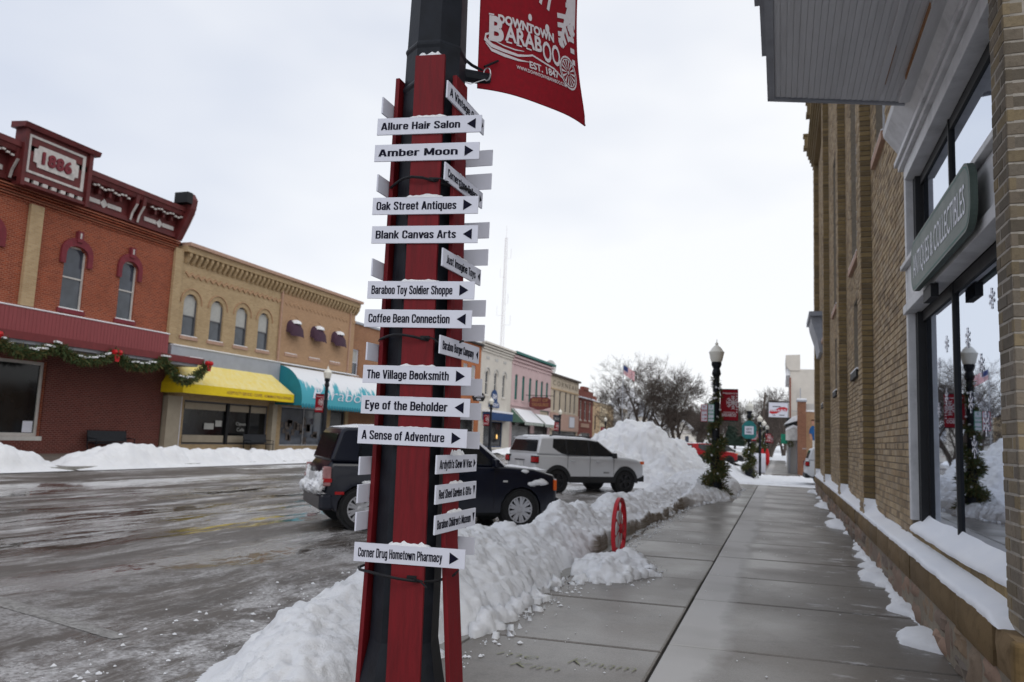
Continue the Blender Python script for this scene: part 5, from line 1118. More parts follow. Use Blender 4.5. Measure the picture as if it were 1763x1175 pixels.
for y in (26.05, 26.45, 17.0, 16.6, 20.35, 23.35):
    B.part(MB().prism([(FX+.1, 10.2), (FX+.2, 10.2), (FX+.28, 10.5), (FX+.52, 10.9), (FX+.56, 11.3), (FX+.1, 11.3)], 'y', y-.09, y+.09), 'bracket', 'cornice_red')
    B.part(MB().prism([(FX+.201, 10.2), (FX+.225, 10.2), (FX+.305, 10.5), (FX+.545, 10.88), (FX+.521, 10.9), (FX+.281, 10.5)], 'y', y-.05, y+.05), 'bracket_trim', 'cornice_white')
mb = MB(); mb.prism([(FX+.1, 10.05), (FX+.22, 10.05), (FX+.55, 10.75), (FX+.9, 11.5), (FX+.95, 11.95), (FX+.75, 12.25), (FX+.3, 12.25), (FX+.1, 11.8)], 'y', 28.85, 29.2); B.part(mb, 'end_bracket', 'cornice_red')
B.part(MB().box(FX+.2, FX+.96, 28.5, 28.84, 11.7, 12.2), 'end_box', 'dark_trim')
B.part(MB().prism([(FX+.25, 10.15), (FX+.6, 10.8), (FX+.85, 11.35), (FX+.78, 11.4), (FX+.52, 10.85), (FX+.18, 10.2)], 'y', 29.201, 29.22), 'bracket_trim', 'cornice_white')
# date panel
mb = MB(); mb.box(FX+.12, FX+.62, 20.45, 23.3, 10.28, 12.099); mb.box(FX+.5, FX+.72, 20.4, 20.55, 9.95, 12.1); mb.box(FX+.5, FX+.72, 23.25, 23.42, 9.95, 12.1)
mb.prism([(FX+.1, 12.1), (FX+.8, 12.1), (FX+.88, 12.28), (FX+.1, 12.34)], 'y', 20.25, 23.65); mb.box(FX+.12, FX+.68, 20.5, 23.25, 10.0, 10.12); B.part(mb, 'date_panel', 'cornice_red')
for y in np.linspace(20.7, 23.05, 7): B.part(MB().box(FX+.5, FX+.64, y-.1, y+.1, 10.14, 10.27), 'dentil', 'cornice_white')
mb = MB(); x0, x1 = FX+.621, FX+.65; a, b, c, d = 20.62, 23.13, 10.5, 11.95
for q in ((a, b, d-.09, d), (a, b, c, c+.09), (a, a+.09, c+.09, d-.09), (b-.13, b, c+.09, d-.09)): mb.box(x0, x1, *q)
B.part(mb, 'panel_border', 'cornice_white')
cy_, cz_ = 21.85, 11.22; P = []
for sx, sz in ((1, 1), (-1, 1), (-1, -1), (1, -1)):
    n3 = [(cy_+sx*.98, cz_+sz*.25), (cy_+sx*.84, cz_+sz*.27), (cy_+sx*.8, cz_+sz*.42)]
    P += n3 if sx*sz > 0 else n3[::-1]
B.part(MB().prism(P, 'x', FX+.622, FX+.66), 'plaque', 'cornice_white')
mb = MB(); v_, f_ = text_flat('1886', 21.2, 22.5, 11.0, .46, .045, space=1.15)
mb.add([(FX+.70, a, b) for a, b in v_]+[(FX+.661, a-.02, b-.02) for a, b in v_], [tuple(f) for f in f_]+[tuple(i+len(v_) for i in f) for f in f_]); B.part(mb, 'lettering', 'hood_red')
# board-faced marquee and thin canopy
for y in np.arange(8.0, 28.5, .165):
    B.part(MB().box(FX+.5+rng.uniform(-.006, .006), FX+.54, y, y+.155, 4.55, 5.5), 'marquee_board', 'marquee_red')
B.box('marquee', 'canopy_red', 0, .495, 8, 28.62, 4.5, 5.5); B.box('snow', 'snow_soft', 0, .57, 8, 28.65, 5.502, 5.56, bevel=.02)
B.box('canopy', 'canopy_red', .001, 1.8, 8, 29.6, 4.2, 4.48); B.box('canopy_trim', 'grey_paint', .2, 1.7, 8, 29.3, 4.08, 4.198)
B.box('snow', 'snow_soft', .56, 1.75, 28.7, 29.55, 4.482, 4.52)
# garland along the canopy
G = thing('garland', 'evergreen garland with red bows and snow swagged along the red canopy edge', 'garland', (-25.15, 20, 4.2))
pts = [(0, -.6, .0)]; 
anch = [(-.8, .15), (2.15, .2), (4.6, .0), (7.3, .12), (9.5, .1)]
anch = [(16.2, 4.15), (19.2, 4.2), (21.7, 4.12), (24.35, 4.15), (27.1, 4.2), (29.7, 4.25)]
allp = []
for (a, za), (b, zb_) in zip(anch, anch[1:]):
    sag = .42 if b < 29 else .85
    for k in range(9): q = k/8; allp.append((-25.15, a+(b-a)*q, za+(zb_-za)*q-sag*4*q*(1-q)))
allp = [(p[0]+25.15, p[1]-20, p[2]-4.2) for p in allp]
mb = MB(); needles(mb, allp, .19, 9000, .13, (0, 0, 1)); mb.tube(allp, .05, 5); mb.build('greenery', ['needles', 'needles_dry'], G)
mb = MB()
for (y, z) in anch[1:]:
    if y in (21.7, 27.1): continue
    bm = MB(); 
    for sg in (-1, 1): bm.lathe([(.02, 0), (.12, .08), (.1, .18), (.01, .2)], 6, (.14, y-20+sg*.02, z-4.2+.05), 'y') if sg > 0 else bm.lathe([(.02, 0), (.12, -.08), (.1, -.18), (.01, -.2)], 6, (.14, y-20, z-4.2+.05), 'y')
    bm.obox((.17, y-20-.07, z-4.2-.16), (.01, 0, 0), (0, .05, 0), (0, -.03, .16)); bm.obox((.17, y-20+.07, z-4.2-.16), (.01, 0, 0), (0, .05, 0), (0, .03, .16)); bm.build('bow', 'bow_red', G)
for i, p in enumerate(allp):
    if i % 8 in (0, 1, 7) or random.random() < .25: mb.obox((p[0]+.03, p[1], p[2]+.15), (.1, 0, 0), (0, random.uniform(.08, .22), random.uniform(-.03, .03)), (0, 0, .035))
mb.build('snow', 'snow_soft', G, kind='stuff', bevel=.02)
# --- cream building, two shops
B = Bld('brick_building', 'two storey cream brick building with corbelled cornice over yellow and teal awnings', 29.5, 45.8, 10.0, 'brick_cream')
arc = []
for a in (29.95, 31.85, 33.8, 35.68):
    B.window(a, a+.98, 5.65, 7.72, frame='dark_frame', split=.48, upper='blind', lower='glass_window'); arc.append((a, a+.98, 7.25, 7.72))
    c = a+.49; mb = MB(); P = [(c-.72*math.cos(R(180*k/12)), 7.25+.72*math.sin(R(180*k/12))) for k in range(13)]
    mb.tube([(FX+.03, y, z) for y, z in P], .035, 4); B.part(mb, 'arch_moulding', 'brick_tan2')
for a in (38.3, 40.75, 43.1):
    B.window(a, a+1.05, 5.75, 7.55, frame='window_frame', split=.5, upper='dark_trim', lower='glass_window')
    c = a+.52; mb = MB(); n = 10; rows = []
    for (d, h) in ((.0, 1.0), (.28, .86), (.5, .55), (.6, .0)):
        rows.append([(FX+.02+d*(.6+.4*math.sin(R(180*k/n))), c-.62*math.cos(R(180*k/n)), 6.75+h*.25+(h*.75)*math.sin(R(180*k/n))**.5) for k in range(n+1)])
    vs = [p for r_ in rows for p in r_]; mb.add(vs, [(j*(n+1)+i, j*(n+1)+i+1, (j+1)*(n+1)+i+1, (j+1)*(n+1)+i) for j in range(3) for i in range(n)])
    aw = B.part(mb, 'window_awning', 'purple_cloth', smooth=180); B.part(MB().lathe([(.36, 7.5), (.3, 7.66), (.12, 7.74)], 9, (FX+.22, c, 0)), 'snow', 'snow', aw)
    mb = MB(); P = [(c-.78*math.cos(R(180*k/12)), 7.25+.78*math.sin(R(180*k/12))) for k in range(13)]; mb.tube([(FX+.03, y, z) for y, z in P], .035, 4); B.part(mb, 'arch_moulding', 'brick_tan2')
B.window(30.6, 37.2, .5, 2.62, frame='dark_frame', upper='shop_glass', lower='shop_glass', split=0, sill=None, f=.1)
B.window(38.4, 43.2, .45, 2.7, frame='alloy', upper='shop_glass', lower='glass_blue', split=0, sill=None, f=.06, mull=True); B.window(43.6, 45.4, .15, 2.7, frame='dark_frame', lower='shop_glass', split=0, sill=None)
B.finish(arch=arc)
B.box('warm_wall', 'brick_tan2', .001, .03, 37.62, 45.8, 5.25, 9.4)
B.box('downspout', 'stone_sill', .03, .13, 37.5, 37.6, 5.2, 9.3); B.box('downspout', 'stone_sill', .03, .12, 45.1, 45.2, 5.2, 9.3)
B.box('cornice', 'brick_cream', .0, .35, 29.5, 45.9, 9.62, 9.9); B.box('coping', 'stone_sill', -.3, .5, 29.5, 46.0, 9.9, 10.06)
for y in np.arange(29.75, 45.8, .38):
    B.part(MB().prism([(FX+.001, 9.1), (FX+.1, 9.15), (FX+.3, 9.45), (FX+.3, 9.618), (FX+.001, 9.618)], 'y', y, y+.17), 'corbel', 'brick_cream')
mb = MB()
for y in np.arange(29.9, 45.6, .42): mb.obox((FX+.03, y+.1, 8.62), (.03, 0, 0), (0, .13, -.1), (0, .03, .04)); mb.obox((FX+.032, y+.31, 8.62), (.03, 0, 0), (0, .13, .1), (0, -.03, .04))
B.part(mb, 'zigzag_course', 'brick_tan2', kind='stuff')
B.box('fascia_panel', 'grey_panel', .0, .25, 29.15, 37.6, 3.9, 5.1); B.box('snow', 'snow_soft', .0, .3, 29.2, 46, 5.1, 5.16, bevel=.02)
B.box('beige_post', 'beige_panel', .0, .3, 29.2, 30.1, .12, 2.75); B.box('beige_post', 'beige_panel', .0, .3, 37.2, 37.6, .12, 2.75); B.box('post_trim', 'sign_white', .301, .31, 30.06, 30.1, .12, 2.75)
for (a, b) in ((30.75, 33.7), (34.0, 35.6), (35.7, 37.1)):
    B.box('spandrel', 'beige_panel', -.11, -.09, a, b, 2.2, 2.55); B.box('spandrel', 'beige_panel', -.11, -.09, a, b, .55, .95); B.box('spandrel', 'beige_panel', -.11, -.09, a, b, .1, .5)
B.box('mullion', 'dark_trim', -.1, -.02, 33.75, 33.95, .1, 2.6); B.box('mullion', 'dark_trim', -.1, -.03, 35.6, 35.68, .1, 2.6)
mb = MB(); mb.box(FX-.085, FX-.084, 33.0, 33.5, 1.4, 1.7); mb.box(FX-.085, FX-.084, 32.2, 32.9, 1.25, 1.55); B.part(mb, 'notice', 'blind', kind='stuff')
mb = MB(); v_, f_ = text_flat('Open', 34.6, 35.4, 1.5, .18, 0); mb.add([(FX-.08, a, b) for a, b in v_], f_); v_, f_ = text_flat('Cafe', 34.7, 35.3, 1.2, .18, 0); mb.add([(FX-.08, a, b) for a, b in v_], f_); B.part(mb, 'window_lettering', 'blind')
# yellow awning
AW = thing('awning', 'yellow shop awning dusted with snow, with red lettering on its valance', 'awning', (FX, 29.2, 2.8))
def awn(mb, nm, mt, par=None, **k): mb.v = [(a-FX, b-29.2, c-2.8) for a, b, c in mb.v]; return mb.build(nm, mt, par or AW, **k)
Y0, Y1, X1_, ZT, ZM, ZB = 28.9, 37.55, FX+1.35, 4.35, 3.32, 2.88
awn(MB().add([(FX+.26, Y0+.6, ZT), (FX+.26, Y1-.7, ZT), (X1_, Y1-.0, ZM), (X1_, Y0, ZM)], [(0, 3, 2, 1)]), 'slope', 'snowy_yellow')
awn(MB().add([(X1_, Y0, ZM), (X1_, Y1, ZM), (X1_, Y1, ZB), (X1_, Y0, ZB), (FX+.1, Y0, ZB), (FX+.26, Y0+.6, ZT), (FX+.1, Y1, ZB), (FX+.26, Y1-.7, ZT), (FX+.1, Y0, ZM), (FX+.1, Y1, ZM)], [(0, 1, 2, 3), (0, 3, 4, 8), (5, 0, 8), (1, 9, 6, 2), (7, 9, 1)]), 'valance', 'yellow_cloth')
mb = MB(); v_, f_ = text_flat('HOSPITALITY SERVICES - COFFEE - HOMEMADE PIES & DINNERS', 31.9, 37.3, 3.02, .15, .01); mb.add([(X1_+.006, a, b) for a, b in v_], f_); awn(mb, 'lettering', 'rust_stain')
# teal dome awning
AT = thing('awning', 'teal barrel awning half covered in snow with white script lettering', 'awning', (FX, 37.6, 2.7))
def awt(mb, nm, mt, **k): mb.v = [(a-FX, b-37.6, c-2.7) for a, b, c in mb.v]; return mb.build(nm, mt, AT, **k)
ya, yb_, n = 37.65, 52.0, 14; prof = [(FX+.05+1.75*math.sin(R(90*k/n)), 3.05+1.95*math.cos(R(90*k/n))) for k in range(n+1)]+[(FX+1.8, 2.75)]
mb = MB(); m_ = len(prof); ny = 20
vs = [(p[0], ya+(yb_-ya)*j/ny, p[1]) for j in range(ny+1) for p in prof]; mb.add(vs, [(j*m_+i, j*m_+i+1, (j+1)*m_+i+1, (j+1)*m_+i) for j in range(ny) for i in range(m_-1)]); awt(mb, 'barrel', 'snowy_teal', smooth=60)
for y in (ya-.002, yb_): awt(MB().add([(FX+.05, y, 2.75)]+[(p[0], y, p[1]) for p in prof], [tuple(range(m_+1))]), 'end_panel', 'teal_dark')
mb = MB(); v_, f_ = text_flat('BarabooVino', 38.7, 49.0, 3.2, .72, -.01, .3)
def onbar(a, b):
    q = (b-3.05)/1.95; q = max(0, min(1, q)); return (FX+.07+1.75*math.sqrt(1-q*q)*1.005, a, b)
mb.add([onbar(a, b) for a, b in v_], f_); awt(mb, 'lettering', 'sign_white')
mb = MB(); v_, f_ = text_flat('VineWoods', 46.5, 47.6, 2.83, .1, 0); mb.add([(FX+1.81, a, b) for a, b in v_], f_); awt(mb, 'small_lettering', 'sign_white')
mb = MB()
for y in np.arange(ya, yb_, .3): mb.lathe([(.001, FX+1.795), (.14, FX+1.8), (.001, FX+1.81)], 8, (0, y+.15, 2.75), 'x')
awt(mb, 'scallop', 'teal_dark', kind='stuff')
# goods glimpsed in the wine shop window
mb = MB()
for k in range(26): y = rng.uniform(38.6, 43); z = rng.uniform(.5, 1.9); mb.box(FX-.119, FX-.115, y, y+rng.uniform(.1, .5), z, z+rng.uniform(.1, .5))
o = B.part(mb, 'window_goods', 'room_goods', kind='stuff')
def bench(label, x, y, rz, W_=1.7):
    r = thing('bench', label, 'bench', (x, y, .12), rz, 'black benches across the road')
    for z in (.42,): MB().box(-W_/2, W_/2, -.25, .2, z, z+.04).build('seat', 'black_metal', r)
    mb = MB(); mb.obox((0, .26, .72), (W_/2, 0, 0), (0, .012, .004), (0, .05, .22)); mb.build('backrest', 'black_metal', r)
    for sx in (-1, 1):
        mb = MB(); x_ = sx*W_/2; mb.tube([(x_, -.22, 0), (x_, -.22, .62), (x_, .2, .64)], .022, 6); mb.tube([(x_, .2, 0), (x_, .3, .95)], .022, 6); mb.build('leg', 'black_metal', r)
    return r
bench('black bench with a solid back against the dark brick wall', -26.4, 25.9, R(90), 2.0); bench('black slatted bench under the yellow awning by the shop window', -26.3, 35.6, R(90), 1.9)
# --- the rest of the row
B = Bld('brick_building', 'plain brown brick building with a white window beyond the teal awning', 45.85, 62, 8.75, 'brick_brown', X=FX-.6)
B.window(46.5, 47.7, 5.2, 7.0, frame='sign_white', upper='blind'); B.window(52, 53.2, 5.2, 7.0, frame='sign_white', upper='blind'); B.window(57.5, 58.7, 5.2, 7.0, frame='sign_white', upper='blind')
B.window(52.5, 60, .4, 3.0, lower='shop_glass', split=0, sill=None); B.finish(); B.box('coping', 'grey_panel', -.2, .12, 45.9, 62, 8.75, 8.9)
B.box('arch', 'sign_white', .0, .1, 52.5, 60, 3.0, 3.5)
B = Bld('brick_building', 'narrow orange brick building left of the white one, mostly behind the sign post', 62, 69.5, 9.9, 'brick_orange')
for a in (63, 65.2, 67.2): B.window(a, a+1.1, 5.5, 7.9, frame='sign_white', upper='blind')
B.window(63, 68.5, .4, 3.2, lower='shop_glass', split=0, sill=None); B.finish(); B.box('coping', 'dark_trim', -.2, .3, 62, 69.5, 9.9, 10.1)
mb = MB(); mb.prism([(0, -.35), (.45, -.35), (.62, 0), (.45, .35), (0, .5), (-.45, .35), (-.62, 0), (-.45, -.35)], 'y', -.05, .05); o = mb.build('hanging_sign', 'dark_trim', None, label='small black oval sign with white lettering hanging before the orange building', cat='sign'); o.location = (-25.9, 66.5, 4.9); o.rotation_euler = (0, 0, R(30))
mb = MB(); lettering(mb, 'SALON', -.42, .42, .02, .2, -.056, .02); lettering(mb, 'spa', -.2, .2, -.24, .2, -.056, .02); mb.build('lettering', 'sign_white', o)
B = Bld('white_building', 'white painted two storey building with three narrow arched windows', 69.55, 78.7, 10.35, 'white_wall'); arc = []
for a in (70.9, 73.4, 75.9):
    B.window(a, a+.85, 5.4, 7.75, frame='window_frame', upper='glass_blue', lower='glass_window', sill='white_wall'); arc.append((a, a+.85, 7.35, 7.75))
    c = a+.42; mb = MB(); mb.tube([(FX+.04, c-.65*math.cos(R(180*k/10)), 7.4+.68*math.sin(R(180*k/10))) for k in range(11)], .07, 5); B.part(mb, 'arch_moulding', 'grey_wall')
    B.box('vent', 'grey_wall', .001, .04, a, a+.85, 8.9, 9.15)
B.window(71, 76.5, .35, 2.9, frame='navy', lower='shop_glass', split=0, sill=None); B.finish(arch=arc)
for z, d in ((9.55, .12), (9.8, .2), (10.05, .32), (10.3, .45)): B.box('cornice', 'white_wall', 0, d, 69.5, 78.7, z, z+.17)
B.box('snow', 'snow_soft', 0, .7, 70.4, 77.6, 3.75, 3.95); B.box('awning', 'navy', .01, .75, 70.6, 77.4, 3.0, 3.748)
B.box('shop_lights', 'lit_bulb', -.09, -.08, 73.2, 73.4, 1.6, 1.85); B.box('shop_lights', 'lit_bulb', -.09, -.08, 75.0, 75.2, 1.2, 1.6)
mb = MB(); P = [(-.75, -.35), (.75, -.35), (.75, -.05), (.4, .1)]+[(.42*math.cos(R(a)), .45+.5*math.sin(R(a))) for a in range(0, 181, 20)]+[(-.4, .1), (-.75, -.05)]; mb.prism(P, 'y', -.04, .04)
o = mb.build('shop_sign', 'navy', None, label='blue arched sign reading B and M Academy on the white building', cat='shop sign'); o.location = (FX+.1, 73.4, 4.75); o.rotation_euler = (0, 0, R(90)); o.scale = (1.9, 1, 1.35)
mb = MB(); lettering(mb, 'B&M', -.3, .3, .28, .36, -.046, .03); lettering(mb, 'ACADEMY', -.68, .68, -.27, .24, -.046, .03); mb.build('lettering', 'sign_white', o)
B = Bld('pink_building', 'pink painted two storey building with a green cornice and green shutters', 78.75, 93.9, 10.45, 'pink_wall'); arc = []
for a in (79.9, 82.4, 84.9, 87.4, 89.6, 91.8):
    B.window(a, a+.95, 5.45, 8.2, frame='green_trim', upper='green_trim', lower='green_trim', sill='pink_wall', snow=False); arc.append((a, a+.95, 7.95, 8.2))
for a in (79.6, 82.6, 85.6): 
    mb = MB(); mb.tube([(FX+.02, a+1-1.0*math.cos(R(180*k/10)), 9.0+.55*math.sin(R(180*k/10))) for k in range(11)], .04, 4); B.part(mb, 'arch_moulding', 'pink_wall')
B.window(79.4, 86, .3, 3.2, frame='dark_frame', lower='shop_glass', split=0, sill=None); B.window(87.5, 93, .3, 3.0, frame='dark_frame', lower='shop_glass', split=0, sill=None); B.window(89.6, 93.4, 3.7, 4.7, frame='green_trim', lower='cream_wall', split=0, sill=None)
B.finish(arch=arc)
for z, d in ((9.2, .1), (9.6, .2), (9.95, .35)): B.box('cornice', 'pink_wall', 0, d, 78.7, 93.9, z, z+.2)
B.box('cornice', 'green_trim', -.2, .55, 78.7, 94.1, 10.3, 10.55); B.box('string_course', 'pink_wall', 0, .12, 78.7, 93.9, 4.75, 4.9)
def stripe_awning(label, y0, y1, z0, z1, X1):
    r = thing('awning', label, 'awning', (FX, y0, z0)); rows = int((y1-y0)/.32)
    for k in range(rows):
        a = k*.32; MB().add([(0, a, z1-z0), (0, a+.31, z1-z0), (X1, a+.31, 0), (X1, a, 0), (X1, a+.31, -.25), (X1, a, -.25)], [(0, 3, 2, 1), (3, 5, 4, 2)]).build('stripe', 'green_awning' if k % 2 else 'awning_white', r)
    MB().add([(0, 0, 0), (0, 0, z1-z0), (X1, 0, 0)], [(0, 1, 2)]).build('side_panel', 'green_awning', r)
    MB().add([(.1, .5, z1-z0+.0), (.1, y1-y0-.5, z1-z0), (X1, y1-y0-.2, .08), (X1, .3, .08)], [(0, 3, 2, 1)]).build('snow', 'snow_soft', r)
stripe_awning('green striped awning loaded with snow on the pink building', 79.0, 86.2, 3.0, 4.5, 1.6); stripe_awning('second green awning on the pink building, right of the hanging sign', 87.0, 93.3, 2.95, 4.2, 1.5)
mb = MB(); mb.prism([(-1.2, -.5), (-.3, -.85), (.3, -.85), (1.2, -.5), (1.2, .5), (.8, .8), (-.8, .8), (-1.2, .5)], 'y', -.12, .12); o = mb.build('hanging_sign', 'bronze_sign', None, label='dark red projecting sign on a bracket over the green awnings', cat='sign'); o.location = (-25.4, 84.2, 5.3); o.rotation_euler = (0, 0, R(12)); o.scale = (1, 1, .85)
mb = MB(); lettering(mb, 'BEST OF', -.9, .9, .2, .42, -.13, .02); lettering(mb, 'TREASURES', -.95, .95, -.4, .42, -.13, .02); mb.build('lettering', 'rust_stain', o)
mb = MB(); mb.tube([(-1.7, 0, 1.0), (1.5, 0, 1.0)], .04, 5); mb.tube([(-.8, 0, 1), (-.8, 0, .75)], .03, 4); mb.tube([(.8, 0, 1), (.8, 0, .75)], .03, 4); mb.build('bracket', 'dark_trim', o)
B = Bld('cream_building', 'cream building with raised letters under the roofline and five slim windows', 93.95, 108.2, 9.5, 'cream_wall')
for a in (95.3, 98.0, 100.9, 103.4, 105.7): B.window(a, a+.8, 4.9, 7.5, frame='dark_frame', upper='glass_blue', lower='glass_window', sill='cream_wall', f=.06)
B.window(95, 107.5, .3, 2.4, frame='dark_frame', lower='shop_glass', split=0, sill=None); B.finish()
B.box('cornice', 'bark_pale', -.1, .35, 93.9, 108.2, 9.3, 9.55); B.box('string_course', 'tan_wall', 0, .1, 94, 108.2, 7.6, 7.75); B.box('lower_front', 'peach_wall', .001, .12, 94, 108.2, 2.5, 4.65)
mb = MB(); v_, f_ = text_flat('CORNEAU', 94.8, 107.3, 8.15, .62, -.005, space=1.5); mb.add([(FX+.03, a, b) for a, b in v_], f_); B.part(mb, 'lettering', 'bark_pale')
B.box('poster', 'glass_blue', .122, .16, 95.0, 98.2, 2.95, 4.4); mb = MB(); v_, f_ = text_flat('DREAM', 95.3, 97.9, 3.75, .4, .0); mb.add([(FX+.165, a, b) for a, b in v_], f_); B.part(mb, 'lettering', 'blind'); B.box('poster', 'grey_panel', .122, .16, 102.9, 105.8, 2.95, 4.45); B.box('poster_face', 'sign_white', .161, .17, 103.1, 105.6, 3.05, 4.35)
mb = MB(); mb.lathe([(.02, 0), (.02, .5)], 6); mb.lathe([(.05, -.02), (.8, .2), (.85, .24), (.05, .02)], 16, (0, 0, 1.1), 'x'); o = mb.build('satellite_dish', 'grey_wall', None, smooth=40, label='pale satellite dish on the roof of the cream lettered building', cat='satellite dish'); o.location = (-31, 106.5, 9.9); o.rotation_euler = (0, 0, R(-30)); o.scale = (1.3,)*3
B = Bld('brick_building', 'small dark red brick building with three white trimmed windows', 108.25, 117.4, 8.6, 'brick_far')
for a in (109.2, 112.0, 114.9): B.window(a, a+1.1, 4.2, 7.0, frame='window_frame', upper='glass_blue', lower='glass_window', f=.14)
B.window(110, 116, .3, 2.4, lower='shop_glass', split=0, sill=None); B.finish()
B.box('cornice', 'sign_white', 0, .3, 108.2, 117.4, 7.35, 7.55); B.box('parapet', 'brick_far', -.5, .1, 111, 114, 8.6, 9.1); B.box('plaque', 'stone_sill', .001, .06, 110, 115, 3.2, 3.75); B.box('vent', 'grey_wall', .001, .1, 109, 110.3, 1.5, 2.2)
B = Bld('tan_building', 'tan stucco building with pale panel and one tall window', 117.45, 131.2, 7.35, 'tan_wall')
B.window(118.8, 119.8, 3.0, 5.2, frame='dark_frame', upper='glass_window', sill=None); B.finish(); B.box('pale_panel', 'tan_light', .001, .1, 122, 129, .2, 7.3); B.box('snow', 'snow_soft', -.3, .2, 117.5, 131.2, 7.3, 7.42)
for y in (128.0, 130.4): B.box('rib', 'tan_light', .11, .5, y, y+.4, .2, 7.1)
B.box('chimney', 'brick_plain', -3, -2, 127.5, 129, 7.4, 8.6)
B = Bld('brick_building', 'orange brick block standing behind the tan stucco building', 119, 126, 9.2, 'brick_orange', X=-32, back=6); B.finish()
B = Bld('white_building', 'low white building with a broad band of windows beyond the tan one', 131.25, 147, 6.6, 'grey_wall')
B.window(132.5, 142, 3.0, 4.9, frame='grey_wall', lower='glass_window', upper='glass_window', split=.6, sill=None, f=.12, mull=True); B.finish(); B.box('parapet', 'cream_wall', -.1, .05, 139, 146, 6.6, 7.3)
for k in range(4): B.box('mullion', 'grey_wall', -.1, -.04, 134.2+2*k, 134.3+2*k, 3.0, 4.9)
# snow roofed church house
B = Bld('house', 'house with a huge steep snow covered roof and small turret behind the snow heap', 152, 160, 3.9, 'white_wall', X=-24, back=10); B.window(153, 154.5, 1.2, 3); B.finish()
mb = MB(); mb.prism([(-34.5, 3.7), (-23.4, 3.7), (-28.5, 12.2), (-29.5, 12.2)], 'y', 151.5, 161); B.part(mb, 'snowy_roof', 'snow_soft')
mb = MB(); mb.add([(-23.4, 151.5, 3.8), (-23.4, 162, 3.8), (-27.5, 162, 10.3), (-27.5, 151.5, 10.3), (-20.5, 151.5, 3.6), (-20.5, 162, 3.6)], [(0, 1, 2, 3), (4, 5, 2, 3)]); B.part(mb, 'snowy_roof', 'snow_soft')
mb = MB(); mb.box(-25.8, -24, 149, 150.8, 0, 6.2); B.part(mb, 'turret', 'white_wall'); mb = MB(); mb.lathe([(1.5, 6.2), (.02, 9.6)], 4, (-24.9, 149.9, 0), ph=R(45)); B.part(mb, 'turret_roof', 'grey_panel')
for k, (x, y, w_, h_, lb) in enumerate(((-20.5, 178, 4.6, 4.0, 'white gabled cottage with blue windows between bare trees far down the road'), (-6.5, 240, 4.5, 3.2, 'small pale house glimpsed behind the red car and the lamp'))):
    r = thing('house', lb, 'house', (x, y, 0)); MB().box(-w_/2, w_/2, 0, 7, -.3, h_).build('wall', 'white_wall', r)
    MB().prism([(-w_/2-.4, h_-.1), (w_/2+.4, h_-.1), (0, h_+2.6)], 'y', -.3, 7.3).build('roof', 'snow_soft', r); MB().prism([(-w_/2, h_), (w_/2, h_), (0, h_+2.3)], 'y', -.32, -.31).build('gable', 'white_wall', r)
    for sx in (-1.2, .6): MB().box(sx, sx+.8, -.04, -.001, 1.5, 3.1).build('window', 'glass_blue', r)
# radio mast
mast = thing('radio_mast', 'tall slender red and white lattice radio mast beyond the white building', 'radio mast', (-53.9, 150, 0)); mb = MB()
for k in range(3):
    a = 2*math.pi*k/3; mb.tube([(.5*math.cos(a), .5*math.sin(a), 0), (.28*math.cos(a), .28*math.sin(a), 42.4)], .035, 4)
mb.build('leg', 'tower_metal', mast, kind='stuff'); mb = MB()
for j in range(60):
    z = 10+j*.54; q = lambda z_, k: ((.5-.22*z_/42.4)*math.cos(2*math.pi*k/3), (.5-.22*z_/42.4)*math.sin(2*math.pi*k/3), z_)
    for k in range(3): mb.tube([q(z, k), q(z+.54, k+1)], .018, 3, cap=False)
mb.build('bracing', 'tower_metal', mast, kind='stuff')
mb = MB()
for z, l in ((24, 1.6), (26, -1.4), (28.5, .9), (34, -1), (38, 1.2)): mb.tube([(0, 0, z), (l, 0, z), (l, 0, z+2)], .03, 4)
mb.tube([(0, 0, 42), (0, 0, 45)], .025, 4); mb.build('aerial', 'tower_metal', mast, kind='stuff')
# --- buildings down the right side, beyond the cross street
B = Bld('brick_building', 'small brick fronted shop beyond the cross street on the right', 46.2, 60, 4.1, 'orange_wall', X=2.9)
B.back = -6; B.finish()
PI_ = thing('brick_pillar', 'square brown brick pillar with snow cap beside the mural', 'pillar', (1.12, 46, .05)); MB().box(-.22, .22, -.22, .3, 0, 4.02).build('shaft', 'brick_pillar', PI_); MB().box(-.27, .27, -.27, .35, 4.022, 4.1).build('cap', 'grey_panel', PI_); MB().box(-.26, .26, -.26, .34, 4.102, 4.2).build('snow', 'snow_soft', PI_, bevel=.03)
MW = thing('mural_wall', 'tan wall panel painted with a mural of a man in a blue shirt', 'mural', (1.36, 46.3, .05)); MB().box(0, 1.6, 0, .2, 0, 3.5).build('panel', 'orange_wall', MW); MB().box(-.02, 1.6, -.05, .2, 3.5, 3.6).build('snow', 'snow_soft', MW); MB().box(-.02, 1.6, .05, .3, 3.6, 3.95).build('parapet', 'grey_wall', MW)
MB().box(.02, 1.6, -.01, -.001, 0, .95).build('lower_band', 'grey_panel', MW)
mb = MB(); mb.prism([(.17, 2.55), (.3, 2.75), (.5, 2.7), (.62, 2.6), (.62, 1.95), (.35, 1.95), (.28, 2.3), (.15, 2.3)], 'y', -.012, -.004); mb.build('blue_shirt', 'mural_blue', MW)
mb = MB(); mb.prism([(.36+.10*math.cos(R(a)), 2.92+.13*math.sin(R(a))) for a in range(0, 360, 30)], 'y', -.014, -.004); mb.prism([(.15, 2.3), (.24, 2.3), (.3, 2.0), (.22, 1.95)], 'y', -.013, -.003); mb.build('painted_skin', 'skin_paint', MW)
mb = MB(); mb.prism([(.36+.11*math.cos(R(a)), 3.0+.10*math.sin(R(a))) for a in range(0, 181, 30)], 'y', -.02, -.015); mb.build('painted_hair', 'brown_wood', MW)
